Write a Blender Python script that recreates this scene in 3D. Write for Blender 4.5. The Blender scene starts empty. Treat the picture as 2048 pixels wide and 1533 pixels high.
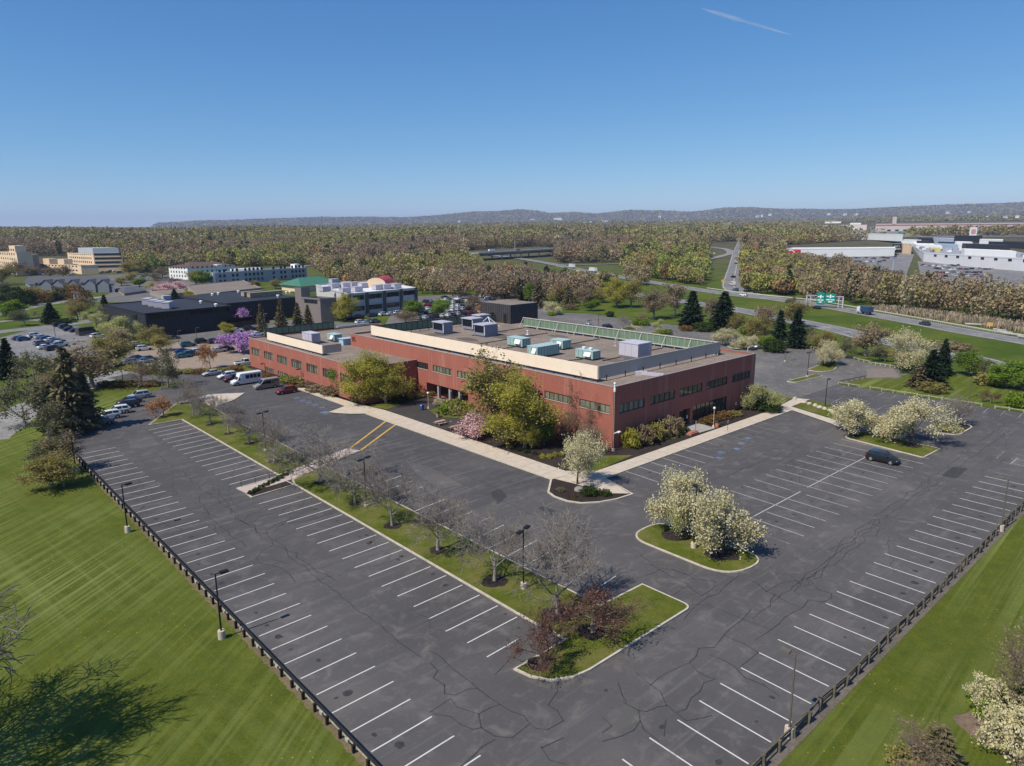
import bpy, math, random
import numpy as np
from mathutils import Vector, Matrix
C = bpy.context; D = bpy.data; SC = C.scene; COL = SC.collection

# ------------------------------------------------------------------ camera
FPX, PITCH, YAW, ROLL, H = 1405.43, 0.215981, 0.837256, 0.00782946, 35.5
CX, CY = 1024.0, 766.5
FW = np.array([math.cos(YAW)*math.cos(PITCH), math.sin(YAW)*math.cos(PITCH), -math.sin(PITCH)])
_r = np.array([math.sin(YAW), -math.cos(YAW), 0.0]); _d = np.cross(FW, _r)
R2 = math.cos(ROLL)*_r + math.sin(ROLL)*_d; D2 = -math.sin(ROLL)*_r + math.cos(ROLL)*_d
cam = D.objects.new('camera', D.cameras.new('camera')); COL.objects.link(cam)
cam.matrix_world = Matrix(((R2[0], -D2[0], -FW[0], 0), (R2[1], -D2[1], -FW[1], 0), (R2[2], -D2[2], -FW[2], H), (0, 0, 0, 1)))
cam.data.sensor_width = 36.0; cam.data.lens = FPX/2048*36.0
cam.data.clip_start = 0.5; cam.data.clip_end = 60000
SC.camera = cam
# ------------------------------------------------------------------ sky, sun, exposure
SUN_EL, SUN_AZ = math.radians(51), math.radians(-4.5)      # SUN_AZ: the way the shadows fall
W = D.worlds.new('World'); SC.world = W; W.use_nodes = True
_n = W.node_tree.nodes; _bg = _n['Background']; _sky = _n.new('ShaderNodeTexSky')
_sky.sky_type = 'NISHITA'; _sky.sun_disc = False; _sky.sun_elevation = SUN_EL
_sky.sun_rotation = math.atan2(-math.cos(SUN_AZ), -math.sin(SUN_AZ))
_sky.altitude = 0; _sky.air_density = 0.7; _sky.dust_density = 0.0; _sky.ozone_density = 6.0
_sep = _n.new('ShaderNodeSeparateColor'); _cmb = _n.new('ShaderNodeCombineColor'); W.node_tree.links.new(_sky.outputs[0], _sep.inputs[0])
for _i, (_g, _a) in enumerate(((1.15, 1.06), (0.84, 0.91), (0.57, 0.89))):      # deepen the blue: a clear polarised spring sky
    _m1 = _n.new('ShaderNodeMath'); _m1.operation = 'MULTIPLY'; _m1.inputs[1].default_value = .1; _m2 = _n.new('ShaderNodeMath'); _m2.operation = 'POWER'; _m2.inputs[1].default_value = _g
    _m3 = _n.new('ShaderNodeMath'); _m3.operation = 'MULTIPLY'; _m3.inputs[1].default_value = 10*_a
    W.node_tree.links.new(_sep.outputs[_i], _m1.inputs[0]); W.node_tree.links.new(_m1.outputs[0], _m2.inputs[0]); W.node_tree.links.new(_m2.outputs[0], _m3.inputs[0]); W.node_tree.links.new(_m3.outputs[0], _cmb.inputs[_i])
W.node_tree.links.new(_cmb.outputs[0], _bg.inputs[0]); _bg.inputs[1].default_value = 0.10
sun = D.objects.new('sun', D.lights.new('sun', 'SUN')); COL.objects.link(sun)
sun.data.energy = 4.9; sun.data.angle = math.radians(0.53); sun.data.color = (1.0, 0.93, 0.81)
sun.rotation_euler = Vector((math.cos(SUN_EL)*math.cos(SUN_AZ), math.cos(SUN_EL)*math.sin(SUN_AZ), -math.sin(SUN_EL))).to_track_quat('-Z', 'Y').to_euler()
SC.view_settings.view_transform = 'Standard'; SC.view_settings.look = 'None'
SC.view_settings.exposure = 0.10; SC.view_settings.gamma = 1.0
SC.render.engine = 'CYCLES'
SC.cycles.max_bounces = 5; SC.cycles.diffuse_bounces = 2; SC.cycles.glossy_bounces = 2
SC.cycles.transparent_max_bounces = 8; SC.cycles.volume_bounces = 0; SC.cycles.use_denoising = True
SC.cycles.sample_clamp_indirect = 6

# ------------------------------------------------------------------ picture point -> place
def ray(u, v): return FW*FPX + R2*(u-CX) + D2*(v-CY)
def G(u, v, z=0.0):
    k = ray(u, v); t = (z-H)/k[2]; return Vector((k[0]*t, k[1]*t, z))
def VOF(p):
    w = np.array([p[0], p[1], p[2]-H]); return CY + FPX*(w@D2)/(w@FW)
def UOF(p):
    w = np.array([p[0], p[1], p[2]-H]); return CX + FPX*(w@R2)/(w@FW)
def hgt(p, v):                                             # height of a thing at p whose top shows at row v
    lo, hi = 0.0, 400.0
    for _ in range(40):
        m = (lo+hi)/2
        if VOF((p[0], p[1], p[2]+m)) > v: lo = m
        else: hi = m
    return lo
# relief of the land: rows at which the land at a given distance shows, along the horizon
SKYX = np.array([0, 60, 100, 150, 250, 305, 320, 400, 512, 640, 700, 800, 880, 950, 1000, 1040, 1075, 1100, 1150, 1190, 1260, 1300, 1380, 1450, 1500, 1560, 1640, 1740, 1850, 1950, 2048.])
SKYV = np.array([459, 459, 459, 459, 459, 457, 448, 444, 441, 436, 436, 437, 433, 425, 424, 421, 424, 428, 426, 430, 422, 423, 426, 418, 417, 420, 421, 419, 413, 411, 407.])
MIDX = np.array([0, 300, 400, 512, 620, 700, 880, 1050, 1250, 1450, 1650, 1850, 2048.])
L15 = np.array([478, 476, 475, 474, 474, 474, 472, 470, 469, 468.5, 470, 470, 469.])
L25 = np.array([473, 472, 467, 463, 464, 468, 466, 462, 461, 459, 460, 459, 458.])
L45 = np.array([459, 460.5, 459.5, 457, 456, 455, 451, 448, 446, 445, 442, 437, 433.])
def _zrow(u, v, r):
    kx = FW[0]*FPX + R2[0]*(u-CX) + D2[0]*(v-CY); ky = FW[1]*FPX + R2[1]*(u-CX) + D2[1]*(v-CY)
    kz = FW[2]*FPX + R2[2]*(u-CX) + D2[2]*(v-CY)
    return H + kz/np.hypot(kx, ky)*r
def land(x, y):
    x = np.asarray(x, float); y = np.asarray(y, float)
    r = np.hypot(x, y) + 1e-6
    a = (x*R2[0] + y*R2[1])/r; b = np.maximum((x*FW[0] + y*FW[1])/r, 0.25)
    u = np.clip(CX + FPX*a/b, -700, 2750)
    zc = [np.zeros_like(r), np.zeros_like(r), _zrow(u, np.interp(u, MIDX, L15), 1500), _zrow(u, np.interp(u, MIDX, L25), 2500),
          _zrow(u, np.interp(u, MIDX, L45), 4500)]
    z9 = _zrow(u, np.interp(u, SKYX, SKYV), 9500)
    zc += [np.minimum(zc[4], z9)*0.55, z9, z9*0.5, z9*0.0]
    rc = [0, 700, 1500, 2500, 4500, 6500, 9500, 12500, 16000]
    out = np.zeros_like(r)
    for i in range(len(rc)-1):
        t = np.clip((r-rc[i])/(rc[i+1]-rc[i]), 0, 1)
        t2 = t*t*(3-2*t) if i >= 3 else t
        m = (r >= rc[i]) & (r <= rc[i+1]); out = np.where(m, zc[i]*(1-t2) + zc[i+1]*t2, out)
    amp = np.clip((r-900)/3000, 0, 1)*5
    out = out + amp*(np.sin(x*.0061+y*.0043)+np.sin(x*.0027-y*.0071+1.3)+.6*np.sin(x*.013+y*.011+.4))*.5
    return out
def GT(u, v):                                              # picture point on the land
    k = ray(u, v); hl = math.hypot(k[0], k[1]); dx, dy, s = k[0]/hl, k[1]/hl, k[2]/hl
    rr = np.geomspace(30, 15000, 3000); zz = H + s*rr
    hit = np.nonzero(zz <= land(dx*rr, dy*rr))[0]
    r = rr[hit[0]] if len(hit) else 9000.0
    return Vector((dx*r, dy*r, float(land(dx*r, dy*r))))

# ------------------------------------------------------------------ mesh helpers
class MB:
    def __init__(s): s.v = []; s.f = []; s.m = []
    def quad(s, a, b, c, d, m=0):
        n = len(s.v); s.v += [tuple(a), tuple(b), tuple(c), tuple(d)]; s.f.append((n, n+1, n+2, n+3)); s.m.append(m)
    def poly(s, pts, m=0):
        n = len(s.v); s.v += [tuple(p) for p in pts]; s.f.append(tuple(range(n, n+len(pts)))); s.m.append(m)
    def box(s, x0, y0, z0, x1, y1, z1, m=0):
        n = len(s.v)
        s.v += [(x0,y0,z0),(x1,y0,z0),(x1,y1,z0),(x0,y1,z0),(x0,y0,z1),(x1,y0,z1),(x1,y1,z1),(x0,y1,z1)]
        for q in ((0,3,2,1),(4,5,6,7),(0,1,5,4),(1,2,6,5),(2,3,7,6),(3,0,4,7)): s.f.append(tuple(n+i for i in q)); s.m.append(m)
    def bar(s, p, q, w, h=None, m=0):                      # square bar from p to q
        h = h or w; p = Vector(p); q = Vector(q); d = (q-p).normalized()
        up = Vector((0,0,1)) if abs(d.z) < .95 else Vector((1,0,0))
        a = d.cross(up).normalized()*(w/2); b = a.cross(d).normalized()*(h/2); n = len(s.v)
        for o in (p, q): s.v += [tuple(o-a-b), tuple(o+a-b), tuple(o+a+b), tuple(o-a+b)]
        for f in ((0,1,2,3),(7,6,5,4),(0,4,5,1),(1,5,6,2),(2,6,7,3),(3,7,4,0)): s.f.append(tuple(n+i for i in f)); s.m.append(m)
    def tube(s, p, q, r0, r1, k=8, m=0, caps=True):
        p = Vector(p); q = Vector(q); d = (q-p).normalized(); up = Vector((0,0,1)) if abs(d.z) < .95 else Vector((1,0,0))
        a = d.cross(up).normalized(); b = a.cross(d).normalized(); n = len(s.v)
        for o, r in ((p, r0), (q, r1)):
            for i in range(k):
                t = 2*math.pi*i/k; s.v.append(tuple(o + a*(r*math.cos(t)) + b*(r*math.sin(t))))
        for i in range(k):
            j = (i+1) % k; s.f.append((n+i, n+k+i, n+k+j, n+j)); s.m.append(m)
        if caps: s.f.append(tuple(n+i for i in range(k))); s.m.append(m); s.f.append(tuple(n+k+i for i in reversed(range(k)))); s.m.append(m)
    def ball(s, c, rx, ry, rz, m=0, nu=10, nv=6):
        n = len(s.v)
        for i in range(nv+1):
            ph = math.pi*i/nv
            for j in range(nu):
                t = 2*math.pi*j/nu; s.v.append((c[0]+rx*math.sin(ph)*math.cos(t), c[1]+ry*math.sin(ph)*math.sin(t), c[2]+rz*math.cos(ph)))
        for i in range(nv):
            for j in range(nu): s.f.append((n+i*nu+j, n+(i+1)*nu+j, n+(i+1)*nu+(j+1)%nu, n+i*nu+(j+1)%nu)); s.m.append(m)
    def prism(s, pts, z0, z1, m=0, mt=None):               # ground-plan polygon, counter-clockwise
        n = len(s.v); k = len(pts)
        s.v += [(p[0], p[1], z0) for p in pts] + [(p[0], p[1], z1) for p in pts]
        for i in range(k):
            j = (i+1) % k; s.f.append((n+i, n+j, n+k+j, n+k+i)); s.m.append(m)
        s.f.append(tuple(n+k+i for i in range(k))); s.m.append(m if mt is None else mt)
    def build(s, name, mats, parent=None, smooth=False, loc=None):
        me = D.meshes.new(name); me.from_pydata(s.v, [], s.f)
        mats = mats if isinstance(mats, (list, tuple)) else [mats]
        for x in mats: me.materials.append(x)
        if len(mats) > 1: me.polygons.foreach_set('material_index', s.m)
        if smooth: me.polygons.foreach_set('use_smooth', [True]*len(s.f))
        me.update(); o = D.objects.new(name, me); COL.objects.link(o)
        if parent: o.parent = parent
        if loc is not None: o.location = loc
        return o
def fast(name, V, F, mats, midx=None, tint=None, parent=None, smooth=False):
    V = np.asarray(V, np.float32); F = np.asarray(F, np.int32); me = D.meshes.new(name); k = F.shape[1]
    me.vertices.add(len(V)); me.vertices.foreach_set('co', V.ravel())
    me.loops.add(F.size); me.loops.foreach_set('vertex_index', F.ravel())
    me.polygons.add(len(F)); me.polygons.foreach_set('loop_start', np.arange(0, F.size, k, dtype=np.int32))
    for x in (mats if isinstance(mats, (list, tuple)) else [mats]): me.materials.append(x)
    if midx is not None: me.polygons.foreach_set('material_index', np.asarray(midx, np.int32))
    if smooth: me.polygons.foreach_set('use_smooth', np.ones(len(F), bool))
    if tint is not None:
        at = me.attributes.new('tint', 'FLOAT_COLOR', 'POINT'); t4 = np.ones((len(V), 4), np.float32); t4[:, :3] = tint; at.data.foreach_set('color', t4.ravel())
    me.update(calc_edges=True); o = D.objects.new(name, me); COL.objects.link(o)
    if parent: o.parent = parent
    return o
def tag(o, label=None, cat=None, group=None, kind=None):
    if label: o['label'] = label
    if cat: o['category'] = cat
    if group: o['group'] = group
    if kind: o['kind'] = kind
    return o
def thing(name, label, cat, loc=(0,0,0), rz=0.0, group=None):
    o = D.objects.new(name, None); COL.objects.link(o); o.location = loc; o.rotation_euler = (0, 0, rz); o.empty_display_size = .3
    return tag(o, label, cat, group)
def dup(root, name=None):
    c = root.copy(); COL.objects.link(c)
    for ch in list(root.children): dup(ch).parent = c
    return c
def setmat(o, slot, m):
    o.material_slots[slot].link = 'OBJECT'; o.material_slots[slot].material = m
ORD = ['', 'first', 'second', 'third', 'fourth', 'fifth', 'sixth', 'seventh', 'eighth', 'ninth', 'tenth', 'eleventh', 'twelfth', 'thirteenth', 'fourteenth', 'fifteenth', 'sixteenth', 'seventeenth', 'eighteenth', 'nineteenth', 'twentieth']
for _t in (20,): ORD += ['twenty-'+x for x in ORD[1:10]]

# ------------------------------------------------------------------ materials
class NT:
    def __init__(s, name):
        s.mat = D.materials.new(name); s.mat.use_nodes = True; s.t = s.mat.node_tree; s.n = s.t.nodes
        s.b = s.n['Principled BSDF']; s.out = s.n['Material Output']; s.geo = None
    def new(s, k, **kw):
        x = s.n.new(k)
        for a, v in kw.items(): setattr(x, a, v)
        return x
    def L(s, a, b): s.t.links.new(a, b)
    def pos(s, sc=(1,1,1), rot=(0,0,0), obj=False):
        if obj: src = s.new('ShaderNodeTexCoord').outputs['Object']
        else: src = s.new('ShaderNodeNewGeometry').outputs['Position']
        m = s.new('ShaderNodeMapping'); m.inputs['Scale'].default_value = sc; m.inputs['Rotation'].default_value = rot
        s.L(src, m.inputs['Vector']); return m.outputs[0]
    def noise(s, vec, scale, detail=3, rough=.55, dist=0):
        x = s.new('ShaderNodeTexNoise'); x.inputs['Scale'].default_value = scale; x.inputs['Detail'].default_value = detail
        x.inputs['Roughness'].default_value = rough; x.inputs['Distortion'].default_value = dist; s.L(vec, x.inputs['Vector']); return x.outputs['Fac']
    def ramp(s, fac, stops):
        r = s.new('ShaderNodeValToRGB'); e = r.color_ramp.elements
        while len(e) < len(stops): e.new(.5)
        for i, (p, c) in enumerate(stops): e[i].position = p; e[i].color = (*c, 1) if len(c) == 3 else c
        s.L(fac, r.inputs[0]); return r.outputs[0]
    def mix(s, fac, a, b, mode='MIX'):
        x = s.new('ShaderNodeMix', data_type='RGBA', blend_type=mode)
        for i, v in ((0, fac), (6, a), (7, b)):
            if hasattr(v, 'is_output') or hasattr(v, 'links'): s.L(v, x.inputs[i])
            else: x.inputs[i].default_value = v if i == 0 else (*v, 1)
        return x.outputs[2]
    def val(s, fac, lo, hi):                               # map 0..1 to grey ramp
        x = s.new('ShaderNodeMapRange'); x.inputs[1].default_value = lo; x.inputs[2].default_value = hi; s.L(fac, x.inputs[0]); return x.outputs[0]
    def bump(s, h, st, dist=.05):
        b = s.new('ShaderNodeBump'); b.inputs['Strength'].default_value = st; b.inputs['Distance'].default_value = dist
        s.L(h, b.inputs['Height']); s.L(b.outputs[0], s.b.inputs['Normal'])
    def base(s, c, rough=.85, metal=0, spec=.3):
        if hasattr(c, 'links'): s.L(c, s.b.inputs['Base Color'])
        else: s.b.inputs['Base Color'].default_value = (*c, 1)
        s.b.inputs['Roughness'].default_value = rough; s.b.inputs['Metallic'].default_value = metal
        s.b.inputs['Specular IOR Level'].default_value = spec
def mul(c, k): return tuple(min(1, x*k) for x in c)
def plain(name, c, var=.12, scale=2.0, rough=.8, metal=0, spec=.3, bump=0, obj=False):
    m = NT(name); f = m.noise(m.pos(obj=obj), scale, 5, .65)
    m.base(m.ramp(f, [(.3, mul(c, 1-var)), (.7, mul(c, 1+var))]), rough, metal, spec)
    if bump: m.bump(f, bump)
    return m.mat
def paint(name, c, rough=.28, metal=.0):
    m = NT(name); f = m.noise(m.pos(obj=True), 3, 2)
    m.base(m.ramp(f, [(.3, mul(c, .94)), (.7, mul(c, 1.05))]), rough, metal, .5); m.b.inputs['Coat Weight'].default_value = .6; m.b.inputs['Coat Roughness'].default_value = .08
    return m.mat
def leafmat(name, c1, c2, trans=.3, sc=.9, var=.25, tint=False):
    m = NT(name); oi = m.new('ShaderNodeObjectInfo')
    f = m.noise(m.pos(), sc, 3, .7)
    col = m.ramp(f, [(.34, c1), (.66, c2)])
    if tint:
        at = m.new('ShaderNodeAttribute', attribute_name='tint'); col = m.mix(1, at.outputs['Color'], m.ramp(f, [(.3, (.72,)*3), (.7, (1.28,)*3)]), 'MULTIPLY')
    else:
        hv = m.new('ShaderNodeHueSaturation'); mr = m.new('ShaderNodeMapRange'); mr.inputs[3].default_value = 1-var; mr.inputs[4].default_value = 1+var
        m.L(oi.outputs['Random'], mr.inputs[0]); m.L(mr.outputs[0], hv.inputs['Value']); m.L(col, hv.inputs['Color']); col = hv.outputs[0]
    d = m.new('ShaderNodeBsdfDiffuse'); t = m.new('ShaderNodeBsdfTranslucent'); x = m.new('ShaderNodeMixShader')
    x.inputs[0].default_value = trans; m.L(col, d.inputs[0]); m.L(col, t.inputs[0]); m.L(d.outputs[0], x.inputs[1]); m.L(t.outputs[0], x.inputs[2])
    m.n.remove(m.b); m.L(x.outputs[0], m.out.inputs[0]); return m.mat
# ------------------------------------------------------------------ surfaces
def grassmat(name, stripes=None, patch=0.5):
    m = NT(name); p = m.pos()
    big = m.noise(p, .05, 4, .6); mid = m.noise(p, .55, 5, .7); fine = m.noise(p, 6, 6, .85)
    col = m.ramp(mid, [(.30, (.046,.076,.005)), (.52, (.084,.114,.008)), (.72, (.148,.152,.016))])
    col = m.mix(m.val(m.noise(p, .22, 5, .7), .44, .66), col, (.215,.180,.065)) if patch > .9 else m.mix(m.val(big, .5, .8), col, (.110,.122,.022))
    col = m.mix(m.val(fine, .25, .75), m.mix(.62, col, (.016,.031,.003)), m.mix(.30, col, (.235,.24,.05)))
    if stripes:
        for ang, sc, amt in stripes:
            q = m.pos((sc,)*3, (0, 0, -ang)); mp = m.new('ShaderNodeMapping'); mp.inputs['Scale'].default_value = (.015, 1, 0); m.L(q, mp.inputs['Vector'])
            n = m.noise(mp.outputs[0], 1.0, 3, .7); mask = m.val(m.noise(p, .035, 2), .38, .62)
            f = m.new('ShaderNodeMath', operation='MULTIPLY'); m.L(m.val(n, .47, .57), f.inputs[0]); m.L(mask, f.inputs[1])
            g = m.new('ShaderNodeMath', operation='MULTIPLY'); m.L(f.outputs[0], g.inputs[0]); g.inputs[1].default_value = amt
            col = m.mix(g.outputs[0], col, (.185,.215,.060))
    vo = m.new('ShaderNodeTexVoronoi'); vo.inputs['Scale'].default_value = 1.7; m.L(p, vo.inputs['Vector']); lt = m.new('ShaderNodeMath', operation='LESS_THAN'); m.L(vo.outputs['Distance'], lt.inputs[0]); lt.inputs[1].default_value = .10
    dm = m.new('ShaderNodeMath', operation='MULTIPLY'); m.L(lt.outputs[0], dm.inputs[0]); m.L(m.val(m.noise(p, .13, 3), .52, .60), dm.inputs[1]); col = m.mix(dm.outputs[0], col, (.40,.33,.03))     # dandelions
    m.base(col, .95, 0, .1); m.bump(fine, .8, .1); return m.mat
M_TERRAIN = None
def terrainmat():
    m = NT('land_cover'); p = m.pos()
    big = m.noise(p, .006, 4, .6); mid = m.noise(p, .045, 5, .7); fine = m.noise(p, 1.2, 3, .7)
    gr = m.ramp(mid, [(.35, (.055,.092,.012)), (.65, (.125,.145,.024))])
    gr = m.mix(m.val(fine, .3, .7), m.mix(.4, gr, (.03,.05,.01)), gr)
    wd = m.ramp(mid, [(.3, (.06,.058,.032)), (.5, (.10,.088,.052)), (.7, (.09,.105,.045))])
    ln = m.new('ShaderNodeVectorMath', operation='LENGTH'); m.L(p, ln.inputs[0])
    far = m.val(ln.outputs['Value'], 500, 900); m.base(m.mix(far, gr, wd), .95, 0, .05); m.bump(mid, .4, 2.0); return m.mat
def asphalt(name, base, streak, rot=0.0, light=1.0):
    m = NT(name); p = m.pos()
    b = m.noise(p, .07, 4, .6); c = m.noise(p, .5, 5, .65, .6); f = m.noise(p, 22, 2, .6)
    q = m.pos((.06, 1.1, 1), (0, 0, rot)); st = m.noise(q, 1.0, 5, .7, .3)
    col = m.ramp(b, [(.3, mul(base, .72)), (.55, base), (.75, tuple(np.array(base)*1.45*np.array((1.06, 1.0, .93))))])
    col = m.mix(m.val(c, .52, .75), col, tuple(np.array(base)*1.7*np.array((1.04,1,.94))))
    f2 = m.new('ShaderNodeMath', operation='MULTIPLY'); m.L(m.val(st, .55, .70), f2.inputs[0]); f2.inputs[1].default_value = streak
    col = m.mix(f2.outputs[0], col, (.17,.165,.155))
    mo = m.noise(p, 1.6, 6, .8, 1.2); sp = m.noise(p, .9, 7, .85)
    col = m.mix(m.val(mo, .56, .70), col, tuple(np.array(base)*1.55)); col = m.mix(m.val(sp, .60, .74), col, tuple(np.array(base)*.62))
    col = m.mix(m.val(f, .3, .7), m.mix(.30, col, (.01,.01,.01)), m.mix(.12, col, (.25,.24,.23)))
    m.base(col, .86, 0, .25); m.bump(f, .25, .02); return m.mat
def lawnbed(name, c, c2): 
    m = NT(name); p = m.pos(); f = m.noise(p, 3, 6, .75); g = m.noise(p, .16, 5, .65); m.base(m.mix(m.val(g, .38, .66), m.ramp(f, [(.3, mul(c, .8)), (.7, mul(c2, .82))]), m.ramp(f, [(.3, c), (.7, mul(c2, 1.12))])), .95, 0, .1); m.bump(f, .8, .1); return m.mat
def wornpaint(name, c, under, t):
    m = NT(name); p = m.pos(); f = m.noise(p, 3.5, 6, .75); g = m.noise(p, .35, 2); a = m.new('ShaderNodeMath', operation='ADD'); m.L(f, a.inputs[0]); m.L(g, a.inputs[1]); a2 = m.new('ShaderNodeMath', operation='MULTIPLY'); m.L(a.outputs[0], a2.inputs[0]); a2.inputs[1].default_value = .5
    m.base(m.ramp(a2.outputs[0], [(t-.06, under), (t+.02, mul(c, .9)), (.75, c)]), .85, 0, .2); return m.mat
M_LAWN = grassmat('mown_grass', [(math.radians(39), 1.05, .85), (math.radians(96), .5, .4)])
M_LAWN2 = grassmat('mown_grass_tracks', [(math.radians(3), .62, .8)])
M_VERGE = grassmat('verge_grass', None, 1.0)
M_ASPH = asphalt('asphalt', (.080,.074,.074), .6, math.radians(90))
M_ASPH2 = asphalt('asphalt_worn', (.094,.087,.086), .45, 0)
M_ASPH3 = asphalt('asphalt_old_pale', (.150,.140,.130), .3, 0)
M_DRIVE = asphalt('asphalt_streaked_drive', (.074,.070,.072), .85, math.radians(90))
M_ROAD = asphalt('highway_paving', (.21,.205,.205), .4, 0)
M_ROAD2 = asphalt('pale_road_paving', (.27,.26,.245), .2, 0)
M_CONC = plain('sidewalk_concrete', (.50,.425,.34), .12, .9, .9)
M_KERB = plain('kerb_concrete', (.48,.42,.34), .2, 1.4, .9)
M_MULCH = lawnbed('bark_mulch', (.022,.017,.015), (.060,.046,.040))
M_LINE = wornpaint('white_road_paint', (.60,.59,.56), (.16,.15,.145), .40)
M_YEL = wornpaint('yellow_road_paint', (.62,.36,.06), (.25,.17,.08), .42)
M_BLUE = plain('blue_road_paint', (.10,.145,.24), .45, 5, .8)
M_FAINT = wornpaint('faded_road_paint', (.30,.29,.28), (.12,.115,.11), .5)
M_CRACK = plain('crack_sealant', (.040,.038,.040), .3, 3, .6)
M_PATCH = asphalt('asphalt_patch', (.043,.042,.045), .1, 0); M_PATCH2 = asphalt('asphalt_pale_patch', (.105,.098,.092), .1, 0)

def sheet(name, pts, z, m, kind='structure'):
    b = MB(); a = sum(pts[i][0]*pts[(i+1) % len(pts)][1]-pts[(i+1) % len(pts)][0]*pts[i][1] for i in range(len(pts)))
    pts = pts if a > 0 else pts[::-1]
    b.poly([(p[0], p[1], z) for p in pts]); o = b.build(name, m); o['kind'] = kind; return o
def px(*l, z=0.0): return [tuple(G(u, v, z)[:2]) for u, v in l]
def ccw(p):
    a = sum(p[i][0]*p[(i+1) % len(p)][1]-p[(i+1) % len(p)][0]*p[i][1] for i in range(len(p))); return p if a > 0 else p[::-1]
def inset(p, d):
    p = ccw(p); n = len(p); out = []
    for i in range(n):
        a, b, c = (Vector(p[(i+k) % n]) for k in (-1, 0, 1)); e1 = (b-a).normalized(); e2 = (c-b).normalized()
        n1 = Vector((-e1.y, e1.x)); n2 = Vector((-e2.y, e2.x)); m = n1+n2; m = m/max(.35, m.dot(n1)) if m.length > 1e-6 else n1
        out.append(tuple(b+m*d))
    return out
def rounded(p, rad, k=7):                                  # rad per corner
    p = list(p); out = []; n = len(p)
    for i in range(n):
        a, b, c = (Vector(p[(i+j) % n][:2]) for j in (-1, 0, 1)); r = rad[i] if isinstance(rad, (list, tuple)) else rad
        if r <= 0: out.append(tuple(b)); continue
        u = (a-b).normalized(); v = (c-b).normalized(); l = min(r, (a-b).length*.49, (c-b).length*.49)
        for j in range(k+1):
            t = j/k; out.append(tuple((b+u*l)*(1-t)**2 + b*2*t*(1-t) + (b+v*l)*t*t))
    return out
def island(pts, top, kerb_w=.2, name='verge', zk=.14):
    pts = ccw(pts); b = MB(); b.prism(pts, -.02, zk); k = b.build('kerb', M_KERB); k['kind'] = 'structure'
    s = sheet(name, inset(pts, kerb_w), zk+.006, top); return s

# the land: one sheet to the horizon
def build_land():
    ang0 = math.atan2(FW[1], FW[0]); rel = np.concatenate([np.arange(-50, 50.01, .2), np.arange(54, 310, 5)])
    th = ang0 + np.radians(rel); na = len(th)
    rr = np.concatenate([[0.5, 30, 80, 150, 250, 400, 550, 700], np.geomspace(740, 16000, 100)]); nr = len(rr)
    A, R = np.meshgrid(th, rr); x = R*np.cos(A); y = R*np.sin(A); z = land(x, y) - .06
    V = np.stack([x, y, z], -1).reshape(-1, 3); V = np.vstack([V, [[0, 0, -.06]]])
    F = []
    i = np.arange(nr-1)[:, None]*na; j = np.arange(na)[None, :]; j2 = (j+1) % na
    F = np.stack([i+j, i+na+j, i+na+j2, i+j2], -1).reshape(-1, 4)
    o = fast('terrain', V, F, terrainmat(), smooth=True); o['kind'] = 'structure'
build_land()
sheet('lawn', [(20.3, -90), (20.3, 132.2), (19, 140), (26, 148), (40, 165.2), (47.6, 175), (47.6, 170.5), (58.8, 175.2), (50, 198), (43, 195.8), (33, 187), (20, 166), (8, 148), (-40, 60), (-60, -90)], -.03, M_LAWN)
sheet('lawn', [(20.5, 19.0), (20.5, -110), (330, -110), (330, 26), (225, 28), (196, 55), (192, 64), (178.5, 60), (172.6, 65.2), (161.5, 67.3), (161.5, 19.0)], -.028, M_LAWN2)
# parking lots
sheet('parking_lot', [(20.5, 19.3), (161.2, 19.3), (161.2, 67), (20.5, 67)], 0, M_ASPH2)
sheet('parking_lot', [(20.5, 67), (52.9, 67), (52.9, 150), (20.5, 150)], 0, M_ASPH)
sheet('parking_lot', [(52.9, 67), (80, 67), (80, 190), (52.9, 190)], 0, M_DRIVE)
sheet('parking_lot', px((149, 913), (135, 893), (185, 848), (262, 803), (330, 772), (345, 776), (437, 750), (447, 741), (560, 741), (640, 800), (560, 950)), -.008, M_ASPH2)
sheet('parking_lot', px((1450, 800), (1380, 660), (1520, 684), (1620, 698), (1690, 713), (1740, 728), (1800, 737), (1800, 757), (1732, 757), (1680, 768), (1690, 830)), -.012, M_ASPH3)
sheet('parking_lot', px((1060, 622), (1100, 626), (1170, 627), (1252, 640), (1358, 652), (1420, 664), (1520, 684), (1500, 760), (1300, 760), (1060, 660)), -.016, M_ASPH3)
sheet('parking_lot', px((760, 668), (800, 596), (850, 592), (1000, 586), (1062, 592), (1130, 640), (1090, 665)), -.014, M_ASPH3)
sheet('parking_lot', px((0, 676), (60, 660), (110, 652), (165, 654), (205, 671), (262, 688), (140, 726), (0, 712)), -.018, M_ROAD)
sheet('parking_lot', px((238, 722), (262, 700), (345, 684), (470, 690), (500, 690), (500, 733), (455, 737), (400, 736), (330, 735)), -.02, plain('tan_gravel_asphalt', (.27,.21,.16), .15, .4, .95))
sheet('parking_lot', px((300, 684), (330, 674), (470, 652), (560, 640), (700, 646), (800, 650), (800, 672), (560, 690), (350, 690)), -.024, M_ASPH3)
sheet('paver_field', px((1733, 738), (1786, 737), (1797, 754), (1735, 756)), -.004, plain('tan_pavers', (.20,.16,.14), .2, 1.5, .9))

sheet('parking_lot', px((170, 552), (330, 545), (420, 576), (330, 606), (180, 604), (235, 580)), -.026, M_ASPH3)

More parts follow.
